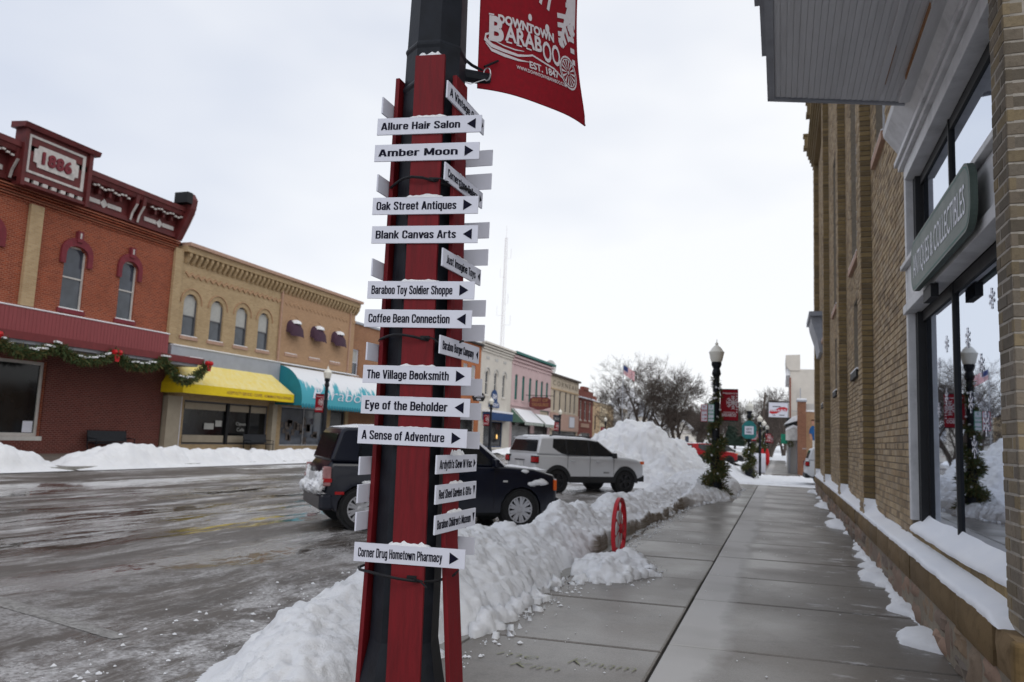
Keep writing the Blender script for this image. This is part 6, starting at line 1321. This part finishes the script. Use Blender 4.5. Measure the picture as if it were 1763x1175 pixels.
MB().box(.32, .62, -.016, -.006, 1.55, 1.94).build('painted_trousers', 'awning_white', MW); MB().box(.2, .7, -.018, -.003, .95, 1.5).build('painted_box', 'dark_trim', MW)
# billboard sign on arm
o = flat_sign('projecting_sign', 'sign_white', -.60, .42, 46, 3.18, 4.0, 'white projecting sign with a red ribbon and white lettering over the far pavement', 'shop sign', (), border=('grey_panel', .02), t=.08)
mb = MB(); P, F = path([(-.44, -.07), (-.3, -.12), (-.15, -.10), (0, -.02), (.15, .05), (.3, .06), (.45, -.01)], [.22]*7); mb.add([(a, -.087, b) for a, b in P], F); mb.build('ribbon', 'sign_red', o)
mb = MB(); lettering(mb, 'RAM-A-BUS', -.4, .4, -.09, .13, -.09, .03); mb.build('lettering', 'sign_white', o)
mb = MB()
for q in ((-.3, .12, .16, .20), (-.3, -.16, -.31, -.28), (.05, .32, -.31, -.27)): mb.box(q[0], q[1], -.088, -.082, q[2], q[3])
mb.box(0, .01, -.088, -.082, 0, .01); mb.build('small_lettering', 'ink', o)
mb = MB(); mb.box(-.58, .60, -.03, 0, .44, .48); mb.box(-.60, -.57, -.03, 0, -.42, .44); mb.build('bracket', 'dark_trim', o)
B = Bld('white_building', 'tall white building with a stepped false front far down the right pavement', 70, 84, 8.1, 'white_wall', X=.8); B.back = -6; B.finish()
mb = MB(); mb.prism([(.45, 9.3), (1.6, 9.35), (1.6, 8.0), (.75, 8.0), (.5, 8.4)], 'y', 69.9, 78); B.part(mb, 'false_front', 'white_wall')
B.box('corner_trim', 'brick_plain', -.06, .06, 69.9, 70.05, .2, 7.4); B.box('awning', 'dark_trim', -.3, 1, 66, 69.9, 3.3, 3.9); mb = MB(); mb.tube([(1.6, 69.7, 3), (1.6, 69.7, 6.5)], .05, 4); mb.tube([(.9, 69.7, 4.6), (2.6, 69.7, 4.5)], .03, 4); B.part(mb, 'conduit', 'grey_panel')
CA = thing('shop_porch', 'grey shop porch with white awning, black roof edge and wreath beside the brick pillar', 'porch', (.55, 47.5, 0))
MB().box(-.1, .0, 0, .1, 0, 2.6).build('post', 'grey_paint', CA); MB().box(.3, .38, -.6, -.5, 0, 2.6).build('post', 'grey_paint', CA); MB().box(-.15, .9, .3, 6, 0, 2.8).build('wall', 'grey_wall', CA)
MB().prism([(-.25, 1.95), (.45, 1.95), (.45, 2.55), (.2, 2.65), (-.25, 2.45)], 'y', -.9, .2).build('awning', 'awning_white', CA); MB().prism([(-.25, 2.46), (.2, 2.66), (.45, 2.56), (.45, 2.7), (.15, 2.82), (-.25, 2.58)], 'y', -.9, .2).build('snow', 'snow_soft', CA, bevel=.03)
MB().prism([(-.25, 2.72), (.55, 2.98), (.55, 3.12), (-.25, 2.84)], 'y', .2, 3).build('roof_edge', 'dark_trim', CA); MB().prism([(-.35, 2.85), (.55, 3.14), (.55, 3.45), (.1, 3.3)], 'y', .2, 3).build('snow', 'snow_soft', CA)
mb = MB(); needles(mb, [(.0+.13*math.cos(a), -.95, 1.75+.13*math.sin(a)) for a in np.linspace(0, 6.3, 12)], .06, 500, .05); mb.build('wreath', ['needles', 'needles_dry'], CA)
MB().box(-.5, -.15, -.1, 0, 1.75, 2.3).build('hanging_board', 'sign_green', CA)

# ------------------------------------------------------------------ vehicles (local x forward, origin on the ground midway between the axles)
def offset_in(P, d):
    """push every point of a closed outline inwards by d"""
    n = len(P); out_ = []; A = sum(P[i][0]*P[(i+1) % n][1]-P[(i+1) % n][0]*P[i][1] for i in range(n)); sg = 1 if A > 0 else -1
    for i in range(n):
        p0, p1, p2 = Vector(P[i-1]), Vector(P[i]), Vector(P[(i+1) % n]); a = (p1-p0).normalized(); b = (p2-p1).normalized()
        na = Vector((-a.y, a.x))*sg; nb = Vector((-b.y, b.x))*sg; q = (na+nb); q = q/max(q.length_squared, .3)*2 if q.length else na; out_.append(tuple(p1+q*d/ (1 if q.length > 0 else 1)*.5*1.0 if False else p1+(na+nb)/max((na+nb).length, .6)*d))
    return out_
def arch_pts(cx, r, zb, n=9):
    a0 = math.asin(max(-1, min(1, (zb-.33)/r))); return [(cx+r*math.cos(t_), .33+r*math.sin(t_)) for t_ in np.linspace(a0, math.pi-a0, n)]
def car(root, pr):
    paint, w = pr['paint'], pr['w']/2; wb = pr['wb']/2; ar = pr['arch']; zb = pr['zb']
    top = pr['top']                       # upper outline from nose to tail: (x, z)
    low = [(pr['tail'], zb+.1)]+arch_pts(-wb, ar, zb)[::-1]+arch_pts(wb, ar, zb)[::-1]+[(pr['nose'], zb+.1)]
    out_ = [(x, z) for x, z in low]+top
    n = len(out_); fr_low = set(range(1, len(low)-1))
    def ring(y, d): 
        Q = offset_in(out_, d); return [((Q[i] if i not in fr_low else out_[i])[0], y, (Q[i] if i not in fr_low else out_[i])[1]) for i in range(n)]
    def taper(pt, y):   # the nose and tail narrow in plan
        x = pt[0]; ex_ = max(0, (abs(x-(pr['nose']+pr['tail'])/2)/((pr['nose']-pr['tail'])/2)-.72)/.28); return (pt[0], y*(1-.11*ex_**1.8), pt[2])
    rings = [(w, .10), (w-.012, .045), (w-.04, .014), (w-.09, .0)]
    vs = []; fs = []
    seq = [(y, d) for y, d in rings]+[(-y, d) for y, d in rings[::-1]]
    for y, d in seq: vs += [taper(p, y) for p in ring(y, d)]
    for k in range(len(seq)-1):
        for i in range(n): j = (i+1) % n; fs.append((k*n+i, k*n+j, (k+1)*n+j, (k+1)*n+i))
    fs += [tuple(range(n))[::-1], tuple(range((len(seq)-1)*n, len(seq)*n))]
    body = MB().add(vs, fs).build('body', paint, root, smooth=38)
    # greenhouse
    G_ = pr['green']; zb_ = pr['belt']; tb = pr['tumble']; wy = lambda z: w-.035-(z-zb_)*tb
    m = len(G_); vs = [(x, wy(z), z) for x, z in G_]+[(x, -wy(z), z) for x, z in G_]
    top_i = [i for i in range(m)]
    MB().add(vs, [tuple(range(m))[::-1], tuple(range(m, 2*m))]+[(i, (i+1) % m, (i+1) % m+m, i+m) for i in range(m)]).build('cabin', paint, root, bevel=.055, smooth=60)
    for sg in (-1, 1):
        for P in pr['side_glass']:
            mb = MB(); vs = [(x, sg*(wy(z)+.006), z) for x, z in P]; mb.add(vs, [tuple(range(len(P)))]); mb.build('side_window', 'glass_dark', root)
        if pr.get('dark_band'):
            mb = MB(); P = pr['dark_band']; mb.add([(x, sg*(wy(z)+.003), z) for x, z in P], [tuple(range(len(P)))]); mb.build('window_surround', 'car_plastic', root)
    for (xa, za, xb, zb2, nm, mt) in pr['end_glass']:
        # glass across the car between two profile points
        d = Vector((xb-xa, 0, zb2-za)); nrm = Vector((d.z, 0, -d.x)).normalized()*.006
        if nrm.x*(1 if nm == 'windscreen' else -1) < 0: nrm = -nrm
        ya_, yb2 = wy(za)-.08, wy(zb2)-.08
        MB().add([Vector((xa, ya_, za))+nrm, Vector((xa, -ya_, za))+nrm, Vector((xb, -yb2, zb2))+nrm, Vector((xb, yb2, zb2))+nrm], [(0, 1, 2, 3)]).build(nm, mt, root)
    # wheels
    R_ = pr['wr']
    for sx in (-1, 1):
        for sy in (-1, 1):
            o = thing('wheel', '', '', (sx*wb, sy*(w-.125), R_)); o.parent = root
            mb = MB(); q = R_; mb.lathe([(q*.66, -.1), (q*.9, -.105), (q, -.07), (q, .07), (q*.9, .105), (q*.66, .1), (q*.66, -.1)], 28, axis='y', cap=False); mb.build('tyre', 'tyre', o, smooth=40)
            mb = MB(); mb.lathe([(q*.66, sy*-.08), (q*.66, sy*.095), (q*.62, sy*.095), (q*.6, sy*.04), (q*.1, sy*.035)], 24, axis='y', cap=False); mb.lathe([(q*.61, sy*.03), (.01, sy*.03)], 24, axis='y')
            mb.build('rim_barrel', 'car_plastic', o, smooth=40)
            mb = MB(); mb.lathe([(q*.67, sy*.09), (q*.67, sy*.102), (q*.62, sy*.102), (q*.61, sy*.06)], 24, axis='y', cap=False); mb.lathe([(.05, sy*.05), (.06, sy*.085), (.03, sy*.09)], 10, axis='y')
            for k in range(pr['spokes']):
                a = 2*math.pi*(k//2)/(pr['spokes']/2)+(-.13 if k % 2 else .13); dx, dz = math.cos(a), math.sin(a); nx_, nz_ = -dz, dx
                mb.obox((dx*q*.36, sy*.075, dz*q*.36), (dx*q*.29, sy*.012, dz*q*.29), (0, .013, 0), (nx_*.019, 0, nz_*.019))
            mb.build('rim', pr['rim'], o)
            mb = MB(); mb.lathe([(ar-.03, sy*-.13), (ar-.03, sy*.10), (.02, sy*-.12)], 18, axis='y'); w__ = mb.build('wheel_well', 'car_plastic', o)
    MB().box(pr['tail']+.25, pr['nose']-.25, -w+.14, w-.14, zb-.06, zb+.12).build('underbody', 'car_plastic', root)
def put_car(root, rear, front):
    a = math.atan2(front[1]-rear[1], front[0]-rear[0]); root.rotation_euler = (0, 0, a)
    return a
# silver compact off-roader
S = thing('parked_car', 'silver compact off-roader with black wheel arches parked before the snow heap', 'car', (0, 0, 0))
prS = dict(paint='paint_silver', w=1.84, wb=2.57, wr=.355, arch=.43, zb=.40, nose=2.09, tail=-2.03, spokes=10, rim='black_wheel',
    top=[(2.12, .62), (2.115, .82), (2.08, .93), (1.98, 1.0), (1.75, 1.06), (1.4, 1.10), (1.05, 1.125), (-1.98, 1.14), (-2.06, 1.0), (-2.08, .62)], belt=1.10, tumble=.26,
    green=[(1.12, 1.09), (.30, 1.60), (.0, 1.655), (-.9, 1.68), (-1.72, 1.655), (-1.84, 1.62), (-2.0, 1.13)],
    side_glass=[[(.84, 1.14), (.27, 1.54), (-.06, 1.575), (-.06, 1.14)], [(-.13, 1.14), (-.13, 1.58), (-.90, 1.59), (-.90, 1.17)], [(-.96, 1.18), (-.96, 1.59), (-1.36, 1.58), (-1.40, 1.36), (-1.16, 1.22)]],
    dark_band=[(.93, 1.12), (.29, 1.565), (-.1, 1.605), (-1.38, 1.61), (-1.44, 1.34), (-1.14, 1.17), (-.9, 1.12)],
    end_glass=[(1.04, 1.14, .36, 1.57, 'windscreen', 'glass_dark'), (-1.975, 1.20, -1.865, 1.55, 'rear_window', 'glass_dark')])
car(S, prS)
for sg in (-1, 1):
    y = sg*.922
    for cx_ in (-1.285, 1.285):      # black arch trims
        P = [(cx_+.445*math.cos(a), .33+.445*math.sin(a)) for a in np.linspace(-.05, math.pi+.05, 14)]; Q = [(cx_+.385*math.cos(a), .33+.385*math.sin(a)) for a in np.linspace(-.05, math.pi+.05, 14)]
        P2 = [(cx_+.50*math.cos(a), .33+.50*math.sin(a)) for a in np.linspace(-.05, math.pi+.05, 14)]
        vs = []; 
        for a, b in ((Q, .86), (Q, .93), (P2, .925), (P2, .90)): vs += [(p[0], sg*b, p[1]) for p in a]
        MB().add(vs, [(k*14+i, k*14+i+1, (k+1)*14+i+1, (k+1)*14+i) for k in range(3) for i in range(13)]).build('wheel_arch', 'car_plastic', S)
    MB().box(-.84, .84, min(sg*.80, sg*.928), max(sg*.80, sg*.928), .30, .50).build('sill', 'car_plastic', S, bevel=.02)
    for x in (-.80, .16): MB().box(x-.02, x+.14, min(sg*.90, sg*.945), max(sg*.90, sg*.945), .955, .98).build('door_handle', 'paint_silver', S, bevel=.008)
    for x, a, b in ((-.1, .5, 1.1), (.82, .5, 1.08), (-.93, .72, 1.14)): MB().box(x-.004, x+.004, min(sg*.915, sg*.9225), max(sg*.915, sg*.9225), a, b).build('door_gap', 'dark_trim', S)
    MB().box(-2.085, -1.93, min(sg*.62, sg*.875), max(sg*.62, sg*.875), .86, 1.08).build('tail_lamp_surround', 'car_plastic', S, bevel=.02)
    mb = MB(); mb.box(-2.10, -1.95, min(sg*.65, sg*.888), max(sg*.65, sg*.888), .89, 1.05); mb.build('tail_lamp', 'lamp_red', S, bevel=.02)
    mb = MB(); mb.box(1.93, 2.085, min(sg*.78, sg*.86), max(sg*.78, sg*.86), .90, .99); mb.build('indicator', 'lamp_orange', S)
    mb = MB(); mb.lathe([(.12, 2.08), (.1, 2.12), (.01, 2.13)], 14, (0, sg*.62, .86), 'x'); mb.build('headlight', 'lamp_clear', S)
    mb = MB(); mb.obox((.78, sg*1.0, 1.15), (.05, 0, 0), (0, .08, 0), (-.01, 0, .08)); mb.build('wing_mirror', 'car_plastic', S, bevel=.02)
    mb = MB(); mb.tube([(.1, sg*.66, 1.68), (.0, sg*.66, 1.70), (-1.3, sg*.66, 1.72), (-1.45, sg*.66, 1.69)], .018, 6); mb.build('roof_rail', 'car_plastic', S)
MB().box(-2.115, -1.9, -.80, .80, .36, .56).build('rear_bumper', 'car_plastic', S, bevel=.03); MB().box(1.9, 2.15, -.8, .8, .34, .55).build('front_bumper', 'car_plastic', S, bevel=.03)
MB().box(2.085, 2.125, -.55, .55, .74, .95).build('grille', 'car_plastic', S); MB().box(-2.10, -2.085, -.2, .2, .74, .90).build('number_plate', 'plate_white', S); MB().box(-2.10, -2.08, -.28, .28, .93, .955).build('plate_light', 'dark_trim', S)
MB().box(-2.16, -2.02, -.3, .3, 1.60, 1.63).build('spoiler', 'paint_silver', S, bevel=.01)
mb = MB(); lettering(mb, 'RENEGADE', .42, .64, .60, .045, -.925, .02); mb.build('badge', 'dark_trim', S)
g = field('snow', -1.75, .1, -.62, .62, .04, lambda X, Y: np.where((np.abs(Y) < .6), .045*sst(.62, .5, np.abs(Y))*sst(-1.75, -1.65, X)*sst(.1, -.1, X)*(.3+1.4*fbm(X*2, Y*2, 3, 9)), -.05), 'snow', zbase=1.655, parent=S, kind='stuff', thresh=.006)
rear, fr2 = (-6.06, 21.87), (-4.38, 23.81); a = math.atan2(fr2[1]-rear[1], fr2[0]-rear[0]); c_ = Vector(((rear[0]+fr2[0])/2, (rear[1]+fr2[1])/2, 0))+Vector((-math.sin(a), math.cos(a), 0))*.85
S.location = c_; S.rotation_euler = (0, 0, a); S.scale = (.95,)*3
# dark blue boxy hatchback
N = thing('parked_car', 'dark blue boxy hatchback with snow stuck on its tail, parked behind the sign post', 'car', (0, 0, 0))
prN = dict(paint='paint_navy', w=1.78, wb=2.74, wr=.33, arch=.385, zb=.28, nose=2.10, tail=-1.88, spokes=18, rim='alloy',
    top=[(2.11, .50), (2.10, .74), (2.02, .92), (1.6, 1.02), (1.1, 1.05), (-1.86, 1.07), (-1.95, .95), (-1.98, .5)], belt=1.03, tumble=.16,
    green=[(1.10, 1.04), (.42, 1.55), (.25, 1.6), (-.8, 1.63), (-1.66, 1.60), (-1.74, 1.55), (-1.90, 1.06)],
    side_glass=[[(.86, 1.08), (.36, 1.5), (-.0, 1.53), (-.0, 1.08)], [(-.07, 1.08), (-.07, 1.53), (-.86, 1.53), (-.86, 1.09)], [(-.95, 1.10), (-.95, 1.53), (-1.42, 1.51), (-1.47, 1.13)]],
    dark_band=None,
    end_glass=[(1.04, 1.08, .48, 1.52, 'windscreen', 'glass_dark'), (-1.885, 1.10, -1.762, 1.50, 'rear_window', 'glass_dark')])
car(N, prN)
for sg in (-1, 1):
    mb = MB(); mb.box(-1.995, -1.87, min(sg*.74, sg*.872), max(sg*.74, sg*.872), .68, .98); mb.build('tail_lamp', 'tail_pink', N, bevel=.02); MB().box(-2.004, -1.86, min(sg*.725, sg*.878), max(sg*.725, sg*.878), .74, .80).build('tail_lamp_band', 'lamp_red', N)
    MB().box(-1.80, -1.66, min(sg*.86, sg*.893), max(sg*.86, sg*.893), .555, .60).build('side_reflector', 'lamp_red', N)
    MB().box(2.0, 2.055, min(sg*.80, sg*.856), max(sg*.80, sg*.856), .66, .84).build('indicator', 'lamp_orange', N, bevel=.01); MB().box(2.03, 2.115, min(sg*.45, sg*.74), max(sg*.45, sg*.74), .66, .85).build('headlight', 'lamp_clear', N, bevel=.02)
    MB().box(1.02, 1.10, min(sg*.885, sg*.897), max(sg*.885, sg*.897), .79, .82).build('side_repeater', 'lamp_clear', N)
    for x in (-.76, .18): MB().box(x-.02, x+.14, min(sg*.87, sg*.91), max(sg*.87, sg*.91), .90, .925).build('door_handle', 'paint_navy', N, bevel=.008)
    for x, a_, b_ in ((-.03, .3, 1.05), (.86, .36, 1.05), (-.90, .62, 1.05)): MB().box(x-.004, x+.004, min(sg*.886, sg*.892), max(sg*.886, sg*.892), a_, b_).build('door_gap', 'dark_trim', N)
    mb = MB(); mb.obox((.84, sg*.97, 1.10), (.05, 0, 0), (0, .09, 0), (-.01, 0, .075)); mb.build('wing_mirror', 'paint_navy', N, bevel=.03)
    mb = MB(); mb.tube([(1.09, sg*.82, 1.045), (.40, sg*.735, 1.585)], .022, 6); mb.build('pillar_frost', 'snow_soft', N)
MB().box(-2.02, -1.8, -.82, .82, .30, .56).build('rear_bumper', 'paint_navy', N, bevel=.05); MB().box(1.88, 2.15, -.80, .80, .28, .54).build('front_bumper', 'paint_navy', N, bevel=.05)
MB().box(-2.03, -2.005, -.25, .25, .72, .86).build('number_plate', 'plate_white', N)
def sm(x0, x1, y0, y1, zb, h, s, nm='snow'): return field(nm, x0, x1, y0, y1, .03, lambda X, Y: np.where(True, h*np.minimum(1, 6*np.minimum(np.minimum((X-x0)/(x1-x0), (x1-X)/(x1-x0)), np.minimum((Y-y0)/(y1-y0), (y1-Y)/(y1-y0))))*(.2+1.5*fbm(X*3, Y*3, 4, s))-.006, -1), 'snow', zbase=zb, parent=N, kind='stuff')
sm(-1.7, .3, -.72, .72, 1.60, .06, 1); sm(1.05, 1.95, -.78, .78, 1.0, .035, 2); sm(-2.03, -1.86, -.78, .6, .56, .14, 4)
def clot(pts, nm, par, mat='snow'):
    mb = MB()
    for (x, y, z, r1, r2, r3) in pts:
        vs = []; nU, nV = 9, 6; sd_ = random.random()*50
        for j in range(nV+1):
            for i in range(nU):
                t_, p_ = math.pi*j/nV, 2*math.pi*i/nU; k = .65+.7*random.random(); vs.append((x+r1*k*math.sin(t_)*math.cos(p_), y+r2*k*math.sin(t_)*math.sin(p_), z+r3*k*math.cos(t_)))
        mb.add(vs, [(j*nU+i, j*nU+(i+1) % nU, (j+1)*nU+(i+1) % nU, (j+1)*nU+i) for j in range(nV) for i in range(nU)])
    return mb.build(nm, mat, par, smooth=180, kind='stuff')
rs_ = random.Random(4); CL = []
for _ in range(46):
    y = rs_.uniform(-.84, .75); z = .58+abs(rs_.gauss(0, .16)); CL.append((-1.99-.06*math.exp(-(z-.58)*6)+.02*rs_.random(), y, min(z, 1.1), rs_.uniform(.03, .07)*(1.4 if z < .68 else .7), rs_.uniform(.05, .14), rs_.uniform(.04, .09)))
clot(CL, 'snow', N)
clot([(1.72, -.88, .80, .16, .03, .05), (1.60, -.88, .77, .1, .025, .04), (1.42, -.892, .98, .07, .02, .03), (-1.28, -.895, .74, .10, .02, .035)], 'snow', N)
rear, fr2 = (-6.25, 11.04), (-4.17, 12.92); a = math.atan2(fr2[1]-rear[1], fr2[0]-rear[0]); k = .99
N.scale = (k, k, k); N.location = Vector(((rear[0]+fr2[0])/2+.01, (rear[1]+fr2[1])/2+.0, 0))+Vector((-math.sin(a), math.cos(a), 0))*.80*k; N.rotation_euler = (0, 0, a)
# distant cars
def far_car(label, loc, rz, paint, snow=True):
    o = copy_tree(S, loc, rz, label); kids = [c for c in bpy.data.objects if c.parent == o]
    for c in kids:
        if c.name.split('.')[0] in ('body', 'cabin', 'door_handle', 'spoiler'):
            c.data = c.data.copy(); c.data.materials.clear(); c.data.materials.append(MATS[paint])
        if c.name.split('.')[0] == 'badge': bpy.data.objects.remove(c)
    return o
far_car('red hatchback with a snowy roof half hidden by the snow heap and lamp garland', (-5.0, 60.0, 0), R(38), 'car_red'); far_car('grey car parked just beyond the red hatchback down the road', (-4.6, 66, 0), R(38), 'grey_wall')
far_car('silver car waiting in the cross street behind the brick corner, red tail lamp showing', (2.95, 35.6, 0), R(2), 'paint_silver')
far_car('dark distant car on the road seen just left of the second lamp', (-9, 92, 0), R(90), 'dark_trim')

# ------------------------------------------------------------------ trees
def tree_mesh(seed, H=9., spread=1.0, lv=6, ntr=1, twig=.011, droop=0, mat=('bark',)):
    rd = random.Random(seed); T = MB(); Cn = MB()
    def grow(p, d, L_, r, k):
        mb = T if k <= 1 else Cn; n = 3 if k < 4 else 2; pts = [p]; q = p; dd = d
        for i in range(n):
            dd = (dd+Vector((rd.gauss(0, .14), rd.gauss(0, .14), rd.gauss(.04, .08)-droop*(k > 4)))).normalized(); q = q+dd*L_/n; pts.append(q)
        r1 = max(r*.62, twig*.6); mb.tube(pts, [r+(r1-r)*i/n for i in range(n+1)], 7 if k < 2 else 4 if k < 4 else 3, cap=False)
        if k >= lv: return
        nb_ = 3 if k < lv-1 else 4
        for b in range(nb_):
            t_ = 1 if b == 0 else rd.uniform(.35, 1); base = pts[0].lerp(pts[-1], t_) if t_ < 1 else pts[-1]
            if 0 < t_ < 1: i = int(t_*n); base = pts[i].lerp(pts[min(i+1, n)], t_*n-i)
            ax = Vector((rd.gauss(0, 1), rd.gauss(0, 1), rd.gauss(0, .4))).normalized(); ang = rd.uniform(.2, .45) if b == 0 else rd.uniform(.45, .95)*spread
            nd = (dd*math.cos(ang)+(ax-dd*ax.dot(dd)).normalized()*math.sin(ang)).normalized(); nd.z += .05; nd.normalize()
            grow(base, nd, L_*rd.uniform(.62, .82), max(r1*(.85 if b == 0 else .62), twig), k+1)
    for t_ in range(ntr):
        a = rd.random()*6.28; grow(Vector((math.cos(a)*.25*(ntr > 1), math.sin(a)*.25*(ntr > 1), 0)), Vector((math.cos(a)*.22*(ntr > 1), math.sin(a)*.22*(ntr > 1), 1)).normalized(), H*.27, H*.022, 0)
    return T, Cn
def make_tree(label, loc, seed, mat='bark', group=None, rz=0, **kw):
    r = thing('bare_tree', label, 'tree', loc, rz, group); T, Cn = tree_mesh(seed, **kw)
    T.build('trunk', mat, r, smooth=60); Cn.build('crown', mat, r, smooth=60, kind=None); return r
make_tree('big spreading bare tree with a pale forked trunk right of the flag', (-16.6, 104, 0), 3, 'bark_pale', H=15.5, spread=1.15, lv=7, ntr=3, twig=.011)
make_tree('dense dark bare tree right of the big spreading one, behind the snow heap', (-12.6, 104, 0), 11, H=13.2, spread=1.1, lv=7, ntr=3, twig=.012)
make_tree('slim bare tree leaning over the snow covered church roof', (-20.2, 112, 0), 29, H=13.5, spread=1.0, lv=7, ntr=2, twig=.012)
make_tree('small bare street tree standing between the white cottage and the corner lamp', (-10.5, 118, 0), 17, H=7.5, spread=1.1, lv=6, ntr=2, twig=.016)
protoA = make_tree('dense bare roadside tree behind the projecting sign', (-1.6, 125, 0), 41, H=12.5, spread=.95, lv=6, ntr=3, twig=.02)
protoB = make_tree('bare roadside tree to the left of the leaning pole on the right side', (-4.5, 150, 0), 53, H=12, spread=1.05, lv=6, ntr=2, twig=.02)
rd = random.Random(5)
for k in range(64):
    if k < 34: y = rd.uniform(190, 250); x = rd.uniform(-62, 8)
    elif k < 54: y = rd.uniform(250, 330); x = rd.uniform(-110, 14)
    else: y = rd.uniform(150, 185); x = rd.uniform(-60, -26)
    if -16 < x < -5 and y < 330 and k < 54: x -= 14
    s_ = rd.uniform(.8, 1.25)*(1 if y < 250 else 1.35)
    c = copy_tree(protoA if k % 2 else protoB, (x, y, 0), rd.random()*6.28, 'bare tree in the distant wood that closes the end of the street', 'distant bare trees'); c.scale = (s_*1.15, s_*1.15, s_)
for k, (x, y, s_) in enumerate(((1.5, 112, .95), (2.6, 96, .75), (.6, 140, 1.0))):
    c = copy_tree(protoA if k % 2 else protoB, (x, y, 0), k*2.1, ('bare tree rising behind the white projecting sign', 'lower bare tree close to the far white building', 'bare tree above the far end of the right pavement')[k]); c.scale = (s_,)*3
mb = MB()
for _ in range(2500):
    a = random.random()*6.28; z = random.random(); r_ = (1-z)*2.2*random.random()**.5; c = Vector((r_*math.cos(a), r_*math.sin(a), 1+z*9)); mb.obox(c, (.3, 0, 0), (0, .25, 0), (0, 0, .12))
pt = thing('pine_tree', 'dark pine crown rising above the distant wood', 'tree', (-12.5, 240, 0)); mb.build('crown', 'tree_dark', pt); MB().lathe([(.25, 0), (.1, 8)], 8).build('trunk', 'bark', pt); pt.scale = (1.4, 1.4, 1.45)
# leaning utility pole, flag
mb = MB(); mb.tube([(0, 0, 0), (.6, .2, 7.3)], [.13, .09], 8); o = mb.build('utility_pole', 'bark_pale', None, label='pale leaning utility pole below the projecting sign', cat='utility pole'); o.location = (-2.1, 88, 0)
fl = thing('flag_pole', 'thin flagpole flying a limp striped national flag before the big bare tree', 'flag pole', (-17.6, 92, 0)); mb = MB(); mb.tube([(0, 0, 0), (0, 0, 10.6)], .05, 6); mb.build('pole', 'grey_paint', fl)
NXf, NZf = 14, 13; vs = [(i/NXf*1.35, .12*math.sin(i*.9), 10.45-i/NXf*.85-j/NZf*1.05) for j in range(NZf+1) for i in range(NXf+1)]
for nm, mt, sel in (('red_stripes', 'flag_red', lambda i, j: j % 2 == 0 and not (i < 6 and j < 7)), ('white_stripes', 'flag_white', lambda i, j: j % 2 == 1 and not (i < 6 and j < 7)), ('canton', 'flag_blue', lambda i, j: i < 6 and j < 7)):
    MB().add(vs, [(j*(NXf+1)+i, j*(NXf+1)+i+1, (j+1)*(NXf+1)+i+1, (j+1)*(NXf+1)+i) for j in range(NZf) for i in range(NXf) if sel(i, j)]).build(nm, mt, fl)
# street clutter on the far pavement: red decorations
for k, (x, y) in enumerate(((-1.1, 55.5), (-.9, 62))):
    mb = MB(); mb.lathe([(.02, 0), (.16, .3), (.16, .9), (.1, 1.1), (.06, 1.3)], 10); o = mb.build('red_ornament', 'bow_red', None, smooth=50, label=('red ornament standing by the third lamp on the right pavement', 'red ornament farther along the right pavement')[k], cat='ornament'); o.location = (x, y, .1)
